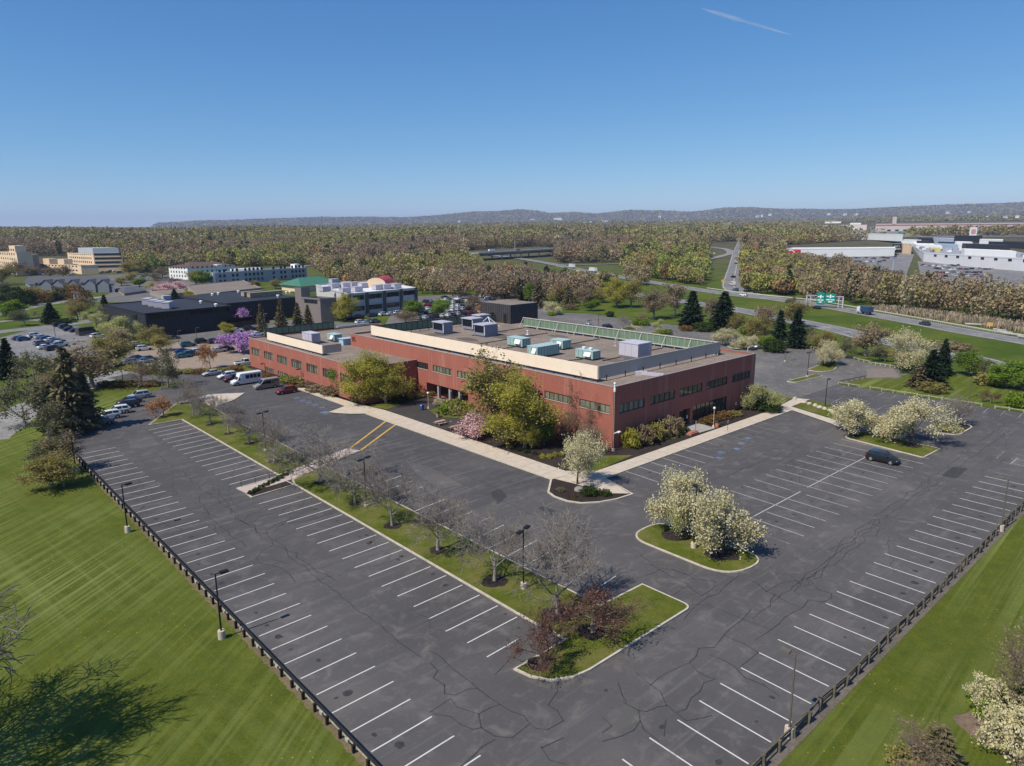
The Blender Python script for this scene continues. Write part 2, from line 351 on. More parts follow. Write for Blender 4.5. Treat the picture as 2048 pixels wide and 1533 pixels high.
def laid(name, near, far, m, up=.25, n=14):                  # paved ground that follows the land
    V = []; F = []
    for j in range(n+1):
        for i in range(n+1):
            a, b_ = i/n, j/n; u = (near[0][0]*(1-a)+near[1][0]*a)*(1-b_)+(far[0][0]*(1-a)+far[1][0]*a)*b_; v = (near[0][1]*(1-a)+near[1][1]*a)*(1-b_)+(far[0][1]*(1-a)+far[1][1]*a)*b_; q = GT(u, v); V.append((q.x, q.y, q.z+up if q.length > 640 else q.z-.02))
    for j in range(n):
        for i in range(n): k = j*(n+1)+i; F.append((k, k+1, k+n+2, k+n+1))
    o = fast(name, V, F, m); o['kind'] = 'structure'; return o
laid('parking_lot', ((1640, 540), (1812, 552)), ((1600, 515), (1830, 506)), M_ROAD)
laid('parking_lot', ((1850, 600), (2400, 628)), ((1835, 524), (2400, 545)), M_ROAD)
laid('parking_lot', ((1740, 476), (2400, 474)), ((1740, 461), (2400, 452)), M_ROAD, .6)

# roads: strips along traced centre lines
def smooth_line(p, n=6):
    P = [Vector(q) for q in p]; P = [P[0]*2-P[1]] + P + [P[-1]*2-P[-2]]; out = []
    for i in range(1, len(P)-2):
        for k in range(n):
            t = k/n; out.append(.5*((2*P[i])+(P[i+1]-P[i-1])*t+(2*P[i-1]-5*P[i]+4*P[i+1]-P[i+2])*t*t+(3*P[i]-P[i-1]-3*P[i+1]+P[i+2])*t**3))
    return out + [P[-2]]
def strip(name, line, wl, wr, z, m, kind='structure', dash=None):
    b = MB(); acc = 0
    nrm = []
    for i in range(len(line)):
        d = (line[min(i+1, len(line)-1)]-line[max(i-1, 0)]); d.z = 0; d.normalize(); nrm.append(Vector((-d.y, d.x, 0)))
    for i in range(len(line)-1):
        if dash:
            acc += (line[i+1]-line[i]).length
            if (acc % dash[0]) > dash[1]: continue
        zz = Vector((0, 0, z))
        b.quad(line[i]+nrm[i]*wr+zz, line[i+1]+nrm[i+1]*wr+zz, line[i+1]+nrm[i+1]*wl+zz, line[i]+nrm[i]*wl+zz)
    o = b.build(name, m); o['kind'] = kind; return o
def lift(l, up=.0):
    out = []
    for q in l:
        q = Vector(q); q.z = float(land(q.x, q.y)) + (up if math.hypot(q.x, q.y) < 690 else up+.5); out.append(q)
    return out
def road(name, pts, w, z, m, lines=(), n=8):
    l = lift(smooth_line([GT(*q) for q in pts], n)); strip(name, l, w/2, -w/2, z, m)
    for off, lw, mm, dash in lines: strip('road_marking', l, off+lw/2, off-lw/2, z+.006, mm, dash=dash)
    return l
HW1 = road('highway', [(2160, 704), (2048, 683), (1951, 667), (1849, 648), (1721, 625), (1609, 605), (1530, 596), (1456, 588), (1368, 575), (1280, 561), (1220, 550), (1173, 542), (1125, 533), (1080, 525), (1036, 518), (985, 512), (930, 507)], 11.5, -.03, M_ROAD, [(4.6, .25, M_LINE, None), (-4.6, .25, M_LINE, None), (.6, .22, M_LINE, (12, 4))], 14)
HW2 = road('highway', [(2150, 768), (2048, 744), (1987, 729), (1907, 710), (1859, 698), (1761, 681), (1686, 662), (1624, 649), (1483, 621), (1380, 605), (1275, 590), (1200, 578), (1130, 568)], 11.5, -.034, M_ROAD, [(4.6, .25, M_LINE, None), (-4.6, .25, M_LINE, None), (-.5, .22, M_LINE, (12, 4))], 14)
road('highway_ramp', [(1484, 481), (1482, 490), (1477, 505), (1473, 524), (1469, 545), (1466, 562), (1466, 574), (1478, 583), (1510, 591), (1560, 599), (1610, 607)], 13, -.038, M_ROAD, [(.6, .3, M_LINE, None), (5.6, .25, M_LINE, None), (-5.6, .25, M_LINE, None)], 8)
road('loop_ramp', [(1412, 494), (1430, 496.5), (1449, 499), (1459, 503), (1460, 508), (1448, 512), (1428, 517), (1408, 521)], 9, -.042, M_ROAD2)
road('crossing_road', [(1441, 488), (1500, 487), (1560, 485), (1620, 483), (1711, 481), (1780, 478)], 12, -.046, M_ROAD2)
road('service_road', [(1095, 530), (1150, 531), (1200, 530), (1245, 529)], 7, -.05, M_ROAD2)
road('loop_ramp', [(775, 518), (757, 522), (740, 529), (732, 535), (742, 541), (775, 548), (830, 555)], 8, -.042, M_ROAD2)
road('crossing_road', [(560, 540), (620, 531), (665, 527), (700, 524), (775, 519), (840, 514), (900, 510), (935, 507.5)], 14, -.046, M_ROAD2)
road('access_road', [(-40, 884), (-20, 868), (40, 828), (100, 798), (185, 764), (230, 750), (280, 742), (336, 742), (400, 742), (452, 741)], 8.5, -.012, M_ROAD2)
road('entry_drive', [(236, 752), (285, 756), (336, 760), (400, 757), (440, 752)], 6.5, -.006, M_ASPH2)
road('access_road', [(-60, 672), (0, 664), (80, 655), (175, 643), (225, 632), (300, 620)], 9, -.04, M_ROAD)
road('access_road', [(-30, 633), (30, 622), (70, 612), (130, 604), (170, 598), (230, 592)], 8, -.044, M_ROAD2)
road('access_road', [(-30, 647), (40, 640), (120, 640), (160, 636)], 5, -.046, M_ROAD2)

def blob(c, rx, ry, n=26, seed=0):
    r = random.Random(seed); ph = [r.uniform(0, 6.28) for _ in range(3)]
    return [(c[0]+rx*math.cos(t)*(1+.10*math.sin(2*t+ph[0])+.07*math.sin(5*t+ph[1])), c[1]+ry*math.sin(t)*(1+.10*math.sin(3*t+ph[2])+.06*math.sin(7*t))) for t in np.arange(n)*2*math.pi/n]
# medians, islands, beds
B1 = [(40.4, 89.9), (34.0, 89.9), (34.0, 90.7)]
median_a = [(40.4, 88.9), (40.4, 43.0), (40.6, 38.4), (34.4, 38.3)] + [(34.7, 36.6), (35.6, 35.1), (37.2, 34.15), (39.0, 33.9)] + [(51.5, 33.9)] + rounded([(51.5, 33.9), (53.6, 33.9), (53.6, 36.0)], [0, 1.8, 0])[1:] + [(53.6, 39.9), (47.3, 40.1), (47.4, 96.0), (41.0, 93.4), (40.4, 91.4)]
island(median_a, M_VERGE)
median_b = px((568, 957), (362, 838), (350, 834), (296, 851), (302, 846), (399, 809), (418, 819)) + [(47.6, 128), (47.6, 97.6)]
median_b = [(40.4, 96.6), (40.3, 139.8)] + px((296, 852), (352, 808), (400, 800), (425, 815)) + [(47.6, 128), (47.6, 98.8)]
island(median_b, M_VERGE)
island(px((432, 815), (408, 806), (360, 812), (358, 806), (420, 790), (490, 787), (470, 800)), M_CONC, .15, 'concrete_pad')
island([(33.9, 92.7), (33.9, 90.7), (40.4, 91.3), (40.2, 93.6)], M_MULCH, .18, 'planting_bed')
island2 = rounded([(61.4, 48.2), (61.2, 34.6), (68.2, 33.8), (67.9, 48.2)], [3.0, 4.5, 3.2, 2.6]); island(island2, M_VERGE)
island(rounded(px((1687, 876), (1847, 917), (1882, 899), (1712, 861)), [1.2, .6, .6, .8]), M_VERGE)
island(rounded(px((1866, 866), (1918, 872), (1947, 855), (1930, 848), (1880, 848)), [.4, 1.5, 1.5, 1.0, .4]), M_MULCH, .25, 'planting_bed')
island(rounded(px((1612, 741), (1640, 745), (1668, 742), (1676, 732), (1640, 730)), [1, 2, 2, 1, 1]), M_VERGE)
island(rounded(px((1571, 764), (1592, 766), (1648, 753), (1630, 749)), [.8, .8, 1.2, 1.2]), M_VERGE)
for c, a, b_ in (((1258, 658), 20, 5), ((1318, 668), 24, 6), ((1475, 693), 26, 6), ((1280, 651), 22, 5)):
    island(rounded(px((c[0]-a, c[1]), (c[0], c[1]+b_), (c[0]+a, c[1]+1), (c[0], c[1]-b_)), 3.0, 4), M_VERGE)
# walks
sheet('sidewalk', [(68.6, 67.9), (72.6, 67.2), (72.6, 118.5), (71.2, 127), (70.2, 150), (68.7, 150), (68.7, 127.5), (63.6, 125.2), (64.2, 123.6), (66.0, 121.0), (68.4, 119.0)], .135, M_CONC)
sheet('sidewalk', [(72.6, 67.2), (74.7, 62.8), (130.9, 62.8), (133.6, 64.2), (142, 64.4), (141, 67.2), (133.9, 66.3), (131, 65.6), (76, 65.6), (72.6, 68.8)], .135, M_CONC)
sheet('sidewalk', [(130.9, 62.8), (126.8, 53.2), (124.6, 49.6), (127.2, 49.6), (129.4, 52.9), (133.6, 64.2)], .131, M_CONC)
for e in ([(68.6, 67.9), (68.4, 119.0)], [(74.7, 62.8), (130.9, 62.8)], [(68.7, 127.5), (68.7, 150)]):
    b = MB(); b.bar((*e[0], .06), (*e[1], .06), .18, .16); o = b.build('kerb', M_KERB); o['kind'] = 'structure'
b = MB()                                                   # slab joints
for y in np.arange(70, 118, 1.52*3): b.quad((68.7, y, .139), (72.55, y, .139), (72.55, y+.05, .139), (68.7, y+.05, .139))
for x in np.arange(77, 130, 4.5): b.quad((x, 62.9, .139), (x+.05, 62.9, .139), (x+.05, 65.5, .139), (x, 65.5, .139))
o = b.build('sidewalk_joints', plain('joint_dark', (.22,.18,.14), .1)); o['kind'] = 'structure'  # joints in a plain darker concrete tone
nose = [(68.5, 67.9), (64.6, 64.6), (64.0, 62.8), (64.1, 60.4), (65.0, 58.6), (67.0, 57.2), (69.6, 56.3), (72.6, 56.0), (74.7, 62.8), (72.6, 67.2)]
island(nose, M_MULCH, .28, 'planting_bed'); sheet('sidewalk', [(70.6, 58.1), (72.3, 56.4), (74.5, 62.8), (72.6, 66.9), (69.0, 67.4)], .153, M_CONC)
sheet('planting_bed', [(72.6, 68.8), (76, 65.6), (131, 65.6), (133.9, 66.3), (139, 70), (139, 72), (86, 71.5), (86, 125), (72, 126), (70.3, 150), (70.5, 185), (74, 185), (71.2, 127), (72.6, 118.5)], .12, M_MULCH)
sheet('planting_bed', [(70.3, 150), (68.9, 150), (67.5, 186), (74, 187), (74, 150)], .118, M_VERGE)
sheet('grass_patch', px((1132, 938), (1178, 914), (1265, 912), (1195, 943), (1160, 948)), .131, M_VERGE)
sheet('grass_patch', px((735, 815), (800, 798), (812, 806), (775, 820), (760, 818)), .131, M_VERGE)
sheet('grass_patch', px((858, 822), (905, 808), (945, 815), (925, 838), (875, 836)), .131, M_VERGE)
sheet('grass_patch', px((1368, 866), (1372, 872), (1330, 884), (1326, 876)), .131, M_VERGE)
sheet('grass_patch', [(131.5, 66.6), (140.5, 67.4), (140.5, 72.5), (131.5, 71.5)], .125, M_VERGE)
sheet('grass_patch', [(133.9, 63.9), (129.9, 53.4), (131.5, 52.8), (140.2, 57.5), (142, 64)], .12, M_VERGE)
sheet('plaza_paving', px((776, 822), (806, 807), (846, 800), (900, 796), (884, 812), (858, 822), (874, 838), (925, 838), (908, 856), (880, 862), (850, 850)), .127, asphalt('plaza_asphalt', (.042,.037,.036), .1))
sheet('plaza_paving', px((1369, 850), (1397, 848), (1431, 858), (1390, 870)), .14, plain('entrance_concrete', (.33,.31,.29), .1, 1, .9))
sheet('gravel_strip', [(20.3, 18.4), (161, 18.4), (161, 19.35), (20.3, 19.35)], -.006, lawnbed('grey_gravel', (.10,.085,.07), (.20,.17,.14)))
def wob(x): return .35*math.sin(x*.9)+.25*math.sin(x*2.3+1)+.15*math.sin(x*5.1)
sheet('bare_verge', [(20.6, 24)]+[(19.72+.10*wob(y*.37)+.07*math.sin(y*4.1)+.05*math.sin(y*11.3+1), y) for y in np.arange(24, 130, .21)]+[(20.6, 130)], -.012, lawnbed('dry_grass', (.12,.095,.05), (.22,.17,.10)))
sheet('mulch_bed', blob((55.5, 4.5), 3.6, 7.0, 40, 3), -.015, lawnbed('dry_mulch', (.12,.085,.06), (.26,.19,.14)))
sheet('mulch_bed', blob((46.5, 5.5), 8.0, 3.0, 40, 5), -.019, lawnbed('dry_leaf_litter', (.10,.095,.03), (.22,.17,.08)))

# the walk across the median, its steps
def ribbon(name, l, w, z, m, kind='structure'):
    return strip(name, [Vector((p[0], p[1], 0)) for p in l], w/2, -w/2, z, m, kind)
wl = [(33.9, 94.2), (41.0, 95.0), (45.5, 96.6), (50, 98.4), (54.9, 99.9)]
bw = MB()
for i in range(len(wl)-1):
    a, c = Vector(wl[i]), Vector(wl[i+1]); d = (c-a).normalized(); n = Vector((-d.y, d.x))*1.45
    bw.prism([tuple(a-n), tuple(c-n), tuple(c+n), tuple(a+n)], 0, .15+.004*i)
for i in range(8):
    a = Vector((42.2+i*.42, 95.5+i*.15)); bw.prism([(a.x, a.y-1.3), (a.x+.34, a.y-1.2), (a.x+.34, a.y+1.45), (a.x, a.y+1.35)], .1, .20+.002*i)
o = bw.build('stepped_walk', plain('pink_concrete', (.46,.38,.33), .1, 1, .9)); o['kind'] = 'structure'

# painted markings
bl = MB(); bm_ = MB(); bf = MB(); by = MB(); bb = MB(); ZL = .006; rg = random.Random(4)
def ln(b, x0, y0, x1, y1, w=.12, z=ZL):
    d = Vector((x1-x0, y1-y0)).normalized(); n = Vector((-d.y, d.x))*(w/2)
    b.quad((x0-n.x, y0-n.y, z), (x1-n.x, y1-n.y, z), (x1+n.x, y1+n.y, z), (x0+n.x, y0+n.y, z))
for k in range(-8, 33):
    y = 46.4+2.757*k
    if 23 < y < 131: ln(bl, 20.9+rg.uniform(-.1, .1), y, 26.2+rg.uniform(-.15, .15), y+.1)
for k in range(0, 18): ln(bl, 33.9+rg.uniform(-.15, .15), 41.15+2.755*k, 40.1 if k else 37.9, 41.3+2.755*k)
for k in range(0, 15): ln(bl, 33.6+rg.uniform(-.1, .1), 98.0+2.77*k, 40.1, 98.6+2.77*k)
for k in range(-8, 9):
    y = 65.8+2.95*k
    if 42 < y < 91: ln(bl if rg.random() < .6 else bf, 47.6, y, 53.4+rg.uniform(-.6, .4), y+.7)
for k in range(0, 9): ln(bf, 47.8, 103+2.95*k, 53.2, 103.5+2.95*k)
for k in range(-8, 36):
    x = 48.25+3.04*k
    if x < 159: ln(bl if x < 118 else bf, x, 19.8, x+.15, 25.7+rg.uniform(-.2, .2))
for k in range(0, 15):
    x = 73.5+3.2*k
    if k < 1: ln(bf, x, 34.2, x+.15, 37.1)
    elif k < 3: ln(bm_, x, 34.2+rg.uniform(-.2, .2), x+.3, 40.7)
    elif k == 5: ln(bm_, x+.2, 42.4, x+.45, 47.8); ln(bm_, x-.2, 34.3, x+.05, 40.0)
    else: ln(bm_, x-.25, 34.2+rg.uniform(-.5, .3), x+.4, 47.8)
ln(bm_, 77.0, 41.1, 90.2, 41.1, .15); ln(bm_, 92.4, 41.2, 113, 41.1, .15)
for k in range(0, 14):
    x = 79.3+3.03*k
    if 6 <= k <= 10: ln(bf, x, 57.2, x+.1, 62.7)
    else: ln(bm_ if k < 6 else bf, x-.3, 56.2+rg.uniform(0, .6), x, 62.7)
for cx_, cy_ in ((97.6, 57.9), (104.3, 58.3), (94.7, 56.6), (107.8, 59.0), (101, 57.2)):   # wheelchair-bay squares, worn
    bb.quad((cx_-.6, cy_-.5, ZL), (cx_+.6, cy_-.5, ZL), (cx_+.6, cy_+.5, ZL), (cx_-.6, cy_+.5, ZL))
    bf.ball((cx_, cy_+.3, ZL), .16, .16, .003); ln(bf, cx_, cy_+.2, cx_, cy_-.25, .1, ZL+.003); ln(bf, cx_-.3, cy_-.25, cx_+.3, cy_-.25, .1, ZL+.003)
for k in range(5):
    y = 128.5+2.9*k; ln(bf, 63.3, y, 68.4, y, .12); cx_, cy_ = 64.6, y+1.45
    bb.quad((cx_-.6, cy_-.5, ZL), (cx_+.6, cy_-.5, ZL), (cx_+.6, cy_+.5, ZL), (cx_-.6, cy_+.5, ZL))
    for q in range(3): ln(bb, 66+q*.8, y+.4, 66.4+q*.8, y+2.3, .1)
bb.quad((62.6, 124.6, ZL), (64.2, 125.2, ZL), (63.8, 127.0, ZL), (62.2, 126.6, ZL))
bf.ball((63.3, 126.2, ZL), .2, .2, .004); ln(bf, 63.2, 126, 63.2, 125.2, .12, ZL+.003)
for k in range(0, 8): ln(bf, 141+2.95*k*.0, 0, 0, 0) if False else None
for k in range(0, 13): ln(bf, 155.4, 31+2.8*k, 160.6, 31.4+2.8*k, .14)
for k in range(0, 8): ln(bf, 143, 40+2.9*k, 148.5, 40.3+2.9*k, .14)
for k in range(0, 9):
    x = 138+3.0*k; ln(bf, x, 86, x+2.2, 97, .16); ln(bf, x+1, 104, x+3.2, 114, .16); ln(bf, x+4, 122, x+6, 131, .16)
ln(bf, 138, 91.2, 163, 91.6, .16); ln(bf, 139, 109, 166, 109.4, .16)
for q in range(6): ln(bf, 178.0+q*2.0, 59.9, 174.5+q*2.0, 64.9, .3, .002)
for a, c in (((773.2, 841.7), (700, 897)), ((791.9, 849), (715, 905.6))):
    p, q = G(*a), G(*c); ln(by, p.x, p.y, q.x, q.y, .35)
for a, c in (((760.6, 819), (735, 826)), ((825.7, 839.5), (793, 849)), ((735, 826), (793, 849)), ((663, 797), (700, 811))):
    p, q = G(*a), G(*c); ln(by, p.x, p.y, q.x, q.y, .14, .142)
for q in range(4): ln(bf, 124.5+q*.9, 22.4, 125.0+q*.9, 24.6, .2)
ln(bf, 123.9, 24.8, 128.6, 24.8, .25); ln(bf, 126, 27, 131, 27.2, .16)
for b, n_, mm in ((bl, 'parking_lines', M_LINE), (bm_, 'grey_parking_lines', wornpaint('grey_road_paint', (.44,.43,.41), (.13,.125,.12), .42)), (bf, 'faded_parking_lines', M_FAINT), (by, 'yellow_crosswalk_lines', M_YEL), (bb, 'blue_bay_markings', M_BLUE)):
    o = b.build(n_, mm); o['kind'] = 'structure'
ob = MB(); ro = random.Random(21)
def stain(x, y, s):
    p_ = blob((x, y), s*ro.uniform(.6, 1.1), s*ro.uniform(.6, 1.1), 14, ro.random()); ob.poly([(q[0], q[1], .0022) for q in p_])
for k in range(-7, 33):
    for yy, xx in ((46.4+2.757*k+1.35, 22.4), (41.2+2.755*k+1.35, 38.6)):
        if 25 < yy < 128 and ro.random() < .75 and not (xx > 30 and 88 < yy < 99):
            for _ in range(ro.choice((1, 1, 2))): stain(xx+ro.gauss(0, .5), yy+ro.gauss(0, .25), ro.uniform(.12, .42))
for k in range(-7, 35):
    if ro.random() < .7: stain(48.25+3.04*k+1.5+ro.gauss(0, .25), 21.4+ro.gauss(0, .6), ro.uniform(.12, .42))
for k in range(0, 14):
    for yy in (38, 44.5, 60):
        if ro.random() < .8: stain(73.6+3.2*k+1.5+ro.gauss(0, .25), yy+ro.gauss(0, .5), ro.uniform(.12, .4))
o = ob.build('oil_stains', plain('oil_stain', (.045,.043,.043), .3, 2, .6)); o['kind'] = 'structure'
# paving patches
zp = .001
for q, mm in (([(1077, 1012), (1110, 1014), (1146, 1028), (1112, 1040)], M_PATCH2), ([(980, 985), (1000, 977), (1015, 993), (995, 1010)], M_PATCH), ([(1075, 1016), (1086, 1012), (1112, 1022), (1104, 1033)], M_PATCH),
              ([(1882, 952), (1905, 934), (1937, 937), (1913, 958)], M_PATCH), ([(1215, 1425), (1275, 1400), (1280, 1440), (1220, 1475)], M_PATCH2), ([(1578, 985), (1600, 976), (1630, 984), (1600, 995)], M_PATCH2),
              ([(255, 878), (300, 868), (318, 890), (262, 898)], M_PATCH2), ([(810, 920), (860, 935), (925, 970), (880, 978), (835, 950)], M_PATCH2), ([(1810, 1012), (1826, 992), (1837, 994), (1822, 1014)], M_PATCH2)):
    sheet('asphalt_patch', rounded(px(*q), .5, 3), zp, mm); zp += .0006
# sealed cracks, traced where they run
cr = MB(); rc = random.Random(11)
def crack(pts, w=.07, jit=.22):
    P = [Vector(q) for q in pts]; out = [P[0]]
    for a, c in zip(P, P[1:]):
        d = c-a; n = max(1, int(d.length/1.1)); nn = Vector((-d.y, d.x)).normalized()
        for i in range(1, n+1): out.append(a+d*(i/n)+(nn*rc.gauss(0, jit) if i < n else nn*0))
    for a, c in zip(out, out[1:]):
        if (c-a).length < 1e-4: continue
        d = (c-a).normalized(); e = d*.03; ln(cr, a.x-e.x, a.y-e.y, c.x+e.x, c.y+e.y, w*rc.uniform(.7, 1.3), .0085)
def tr(ox, oy, k, *q, w=.07): crack(px(*[(ox+a/k, oy+b/k) for a, b in q]), w)
E6 = (1240, 900, 3.931); E2 = (860, 1220, 2.926); E3 = (350, 780, 3.992)
tr(*E6, (2044, 545), (1700, 800), (1545, 960), (1370, 1110), (1480, 1180), (1440, 1240), (1250, 1370), (1060, 1500)); tr(*E6, (2044, 620), (1760, 850), (1590, 960), (1500, 1020))
tr(*E6, (935, 990), (880, 1030), (650, 1190), (570, 1250), (505, 1330)); tr(*E6, (430, 1140), (500, 1080), (540, 1075), (640, 1150), (720, 1100), (750, 1065)); tr(*E6, (570, 1220), (700, 1220), (860, 1290), (1020, 1350), (1170, 1410))
tr(*E6, (1025, 1025), (1090, 1060), (1150, 1115), (1220, 1140), (1180, 1230), (1040, 1330)); tr(*E6, (1150, 1115), (1200, 1085), (1290, 1040), (1385, 1030), (1420, 1060), (1545, 960)); tr(*E6, (1200, 1130), (1300, 1190), (1390, 1230), (1440, 1240))
tr(*E6, (1490, 1020), (1560, 1100), (1665, 1130), (1660, 1170), (1480, 1180)); tr(*E6, (700, 940), (830, 990), (935, 1020)); tr(*E6, (160, 830), (230, 880), (250, 910), (310, 940), (200, 990)); tr(*E6, (310, 940), (540, 1060)); tr(*E6, (400, 940), (520, 980), (610, 1030))
tr(*E2, (1200, 360), (1290, 440), (1350, 480), (1385, 560), (1500, 650)); tr(*E2, (1290, 440), (1450, 340), (1520, 310), (1560, 270), (1720, 150)); tr(*E2, (1520, 310), (1640, 400), (1670, 405), (1530, 515), (1500, 580), (1450, 600)); tr(*E2, (1640, 265), (1780, 330), (1950, 440), (2048, 505))
tr(*E2, (1130, 540), (1220, 590), (1270, 595), (1330, 570), (1385, 560)); tr(*E2, (1220, 590), (1230, 650), (1250, 700), (1340, 770)); tr(*E2, (1230, 650), (1120, 740), (1010, 770)); tr(*E2, (1010, 630), (1065, 680), (1010, 720)); tr(*E2, (1100, 420), (1125, 500), (1150, 540))
tr(*E2, (748, 445), (745, 480), (690, 560), (745, 590), (780, 650), (690, 700), (620, 695), (570, 650), (550, 620), (410, 555), (290, 470), (140, 350), (0, 240)); tr(*E2, (410, 555), (350, 575), (285, 610), (300, 690), (380, 740), (480, 750), (580, 670)); tr(*E2, (285, 610), (160, 570), (120, 520), (0, 600))
tr(*E2, (0, 310), (45, 355), (20, 400), (85, 440), (85, 490), (150, 500), (220, 465), (280, 460)); tr(*E2, (20, 610), (120, 625), (250, 700), (300, 690)); tr(*E2, (380, 760), (250, 860), (180, 916)); tr(*E2, (650, 800), (700, 880), (800, 905)); tr(*E2, (780, 750), (650, 810))
tr(*E2, (480, 270), (430, 330), (380, 380)); tr(*E2, (1380, 640), (1370, 740)); tr(*E2, (1500, 650), (1560, 640), (1650, 620)); tr(*E2, (1880, 0), (1720, 150), (1840, 200), (1920, 250), (1820, 330))
tr(*E3, (190, 850), (240, 830), (330, 830)); tr(*E3, (190, 850), (195, 900), (260, 970), (300, 1040), (360, 1090), (480, 1190), (560, 1250)); tr(*E3, (340, 790), (410, 880), (440, 990), (640, 1110), (790, 1200), (880, 1260), (1100, 1420), (1300, 1533)); tr(*E3, (560, 1030), (590, 1000), (800, 910)); tr(*E3, (220, 985), (430, 930), (620, 870))
tr(*E3, (740, 1150), (725, 1130), (800, 1080), (1000, 1010)); tr(*E3, (800, 1200), (960, 1130)); tr(*E3, (790, 1235), (690, 1290), (650, 1350), (690, 1390), (840, 1420), (910, 1470), (960, 1533)); tr(*E3, (920, 1475), (1080, 1430), (1250, 1390)); tr(*E3, (350, 1090), (470, 1060), (560, 1040)); tr(*E3, (0, 660), (120, 620))
for _ in range(46):                                        # finer unsealed cracking elsewhere on the lot
    x, y = rc.uniform(56, 155), rc.uniform(21, 55)
    if _ > 26: x, y = rc.uniform(21, 39), rc.uniform(45, 125)
    a = rc.choice((0, math.pi/2))+rc.gauss(0, .25); L = rc.uniform(4, 14); crack([(x, y), (x+math.cos(a)*L, y+math.sin(a)*L)], .045, .3)
for x0, y0, x1, y1 in ((75, 30.4, 150, 31.6), (60, 29.2, 105, 30.0), (29.8, 45, 30.4, 125), (60.5, 70, 60.8, 118), (95, 52.5, 132, 53.4), (57.8, 52, 58.6, 92), (100, 29.5, 148, 29.9), (84, 51.4, 128, 50.6)): crack([(x0, y0), (x1, y1)], .06, .18)
o = cr.build('sealed_cracks', M_CRACK); o['kind'] = 'structure'
# ------------------------------------------------------------------ building materials
def brickmat(name, a, b):
    m = NT(name); p = m.pos(); f = m.noise(p, .22, 5, .6); g = m.noise(p, 9, 3, .6); q = m.pos((.8, .8, .05)); st = m.noise(q, 1, 4, .6)
    br = m.new('ShaderNodeTexBrick'); br.inputs['Scale'].default_value = 1; br.inputs['Brick Width'].default_value = .21; br.inputs['Row Height'].default_value = .075; br.inputs['Mortar Size'].default_value = .008
    sx = m.new('ShaderNodeSeparateXYZ'); m.L(p, sx.inputs[0]); ad = m.new('ShaderNodeMath'); m.L(sx.outputs[0], ad.inputs[0]); m.L(sx.outputs[1], ad.inputs[1]); cb = m.new('ShaderNodeCombineXYZ'); m.L(ad.outputs[0], cb.inputs[0]); m.L(sx.outputs[2], cb.inputs[1]); m.L(cb.outputs[0], br.inputs['Vector'])
    br.inputs['Color1'].default_value = (*a, 1); br.inputs['Color2'].default_value = (*b, 1); br.inputs['Mortar'].default_value = (.30, .18, .14, 1)
    c = m.mix(m.val(f, .3, .75), m.mix(.22, br.outputs[0], (.20,.05,.035)), br.outputs[0]); c = m.mix(m.val(st, .56, .8), c, (.44,.22,.17)); c = m.mix(m.val(g, .3, .7), m.mix(.12, c, (.08,.03,.03)), c)
    m.base(c, .9, 0, .2); return m.mat
def glassmat(name, c, rough=.06, var=.4, spec=.6):
    m = NT(name); oi = m.new('ShaderNodeObjectInfo'); p = m.pos((1.1, 1.1, .15)); f = m.noise(p, 1.0, 1, .5)
    col = m.ramp(f, [(.35, mul(c, 1-var)), (.5, c), (.65, mul(c, 1+var*.6))]); hv = m.new('ShaderNodeHueSaturation'); mr = m.new('ShaderNodeMapRange'); mr.inputs[3].default_value = .7; mr.inputs[4].default_value = 1.25
    m.L(oi.outputs['Random'], mr.inputs[0]); m.L(mr.outputs[0], hv.inputs['Value']); m.L(col, hv.inputs['Color']); m.base(hv.outputs[0], rough, 0, spec); return m.mat
M_BRICK = brickmat('red_brick', (.420,.125,.086), (.350,.098,.070))
M_JOINT = plain('brick_joint', (.40,.185,.145), .12, 2)
M_COPING = plain('metal_coping', (.34,.27,.25), .1, 1, .5)
M_GRAVEL = lawnbed('roof_gravel', (.165,.132,.107), (.33,.27,.225))
M_BEIGE = plain('beige_panel', (.80,.665,.52), .04, .6, .7)
M_GREEN = plain('green_metal_panel', (.14,.205,.14), .12, 1.2, .55)
M_PALE = plain('pale_steel', (.50,.48,.42), .1, 1, .6)
M_DKFR = plain('bronze_frame', (.035,.028,.022), .2, 2, .5)
M_BLIND = glassmat('window_with_blinds', (.17,.17,.125), .12, .45, .45)
M_GLASS = glassmat('dark_window', (.030,.030,.028), .04, .4, .6)
M_WARM = glassmat('window_warm_blinds', (.15,.125,.075), .05, .6, .5)
M_SILL = plain('stone_sill', (.45,.38,.32), .1, 2)
M_BLACK = plain('black_metal', (.014,.013,.013), .2, 3, .5); M_DARK = plain('charcoal_panel', (.022,.022,.026), .2, .8, .6)
M_WHITE = plain('white_paint', (.78,.78,.76), .06, 1, .6); M_GREY = plain('grey_paint', (.30,.30,.32), .1, 1, .6); M_LGREY = plain('light_grey_metal', (.44,.42,.47), .1, 1.5, .5)
M_SLATE = plain('slate_blue_metal', (.21,.22,.28), .12, 1.2, .5); M_TEAL = plain('teal_metal', (.29,.43,.40), .12, 1, .5); M_TEALD = plain('teal_side', (.07,.19,.21), .12, 1, .5)
M_WOOD = plain('weathered_timber', (.115,.098,.072), .4, 3.5, .95); M_WOODL = plain('pale_timber', (.34,.33,.29), .35, 3, .95); M_RAILTOP = plain('dark_timber', (.022,.019,.016), .3, 3, .9)

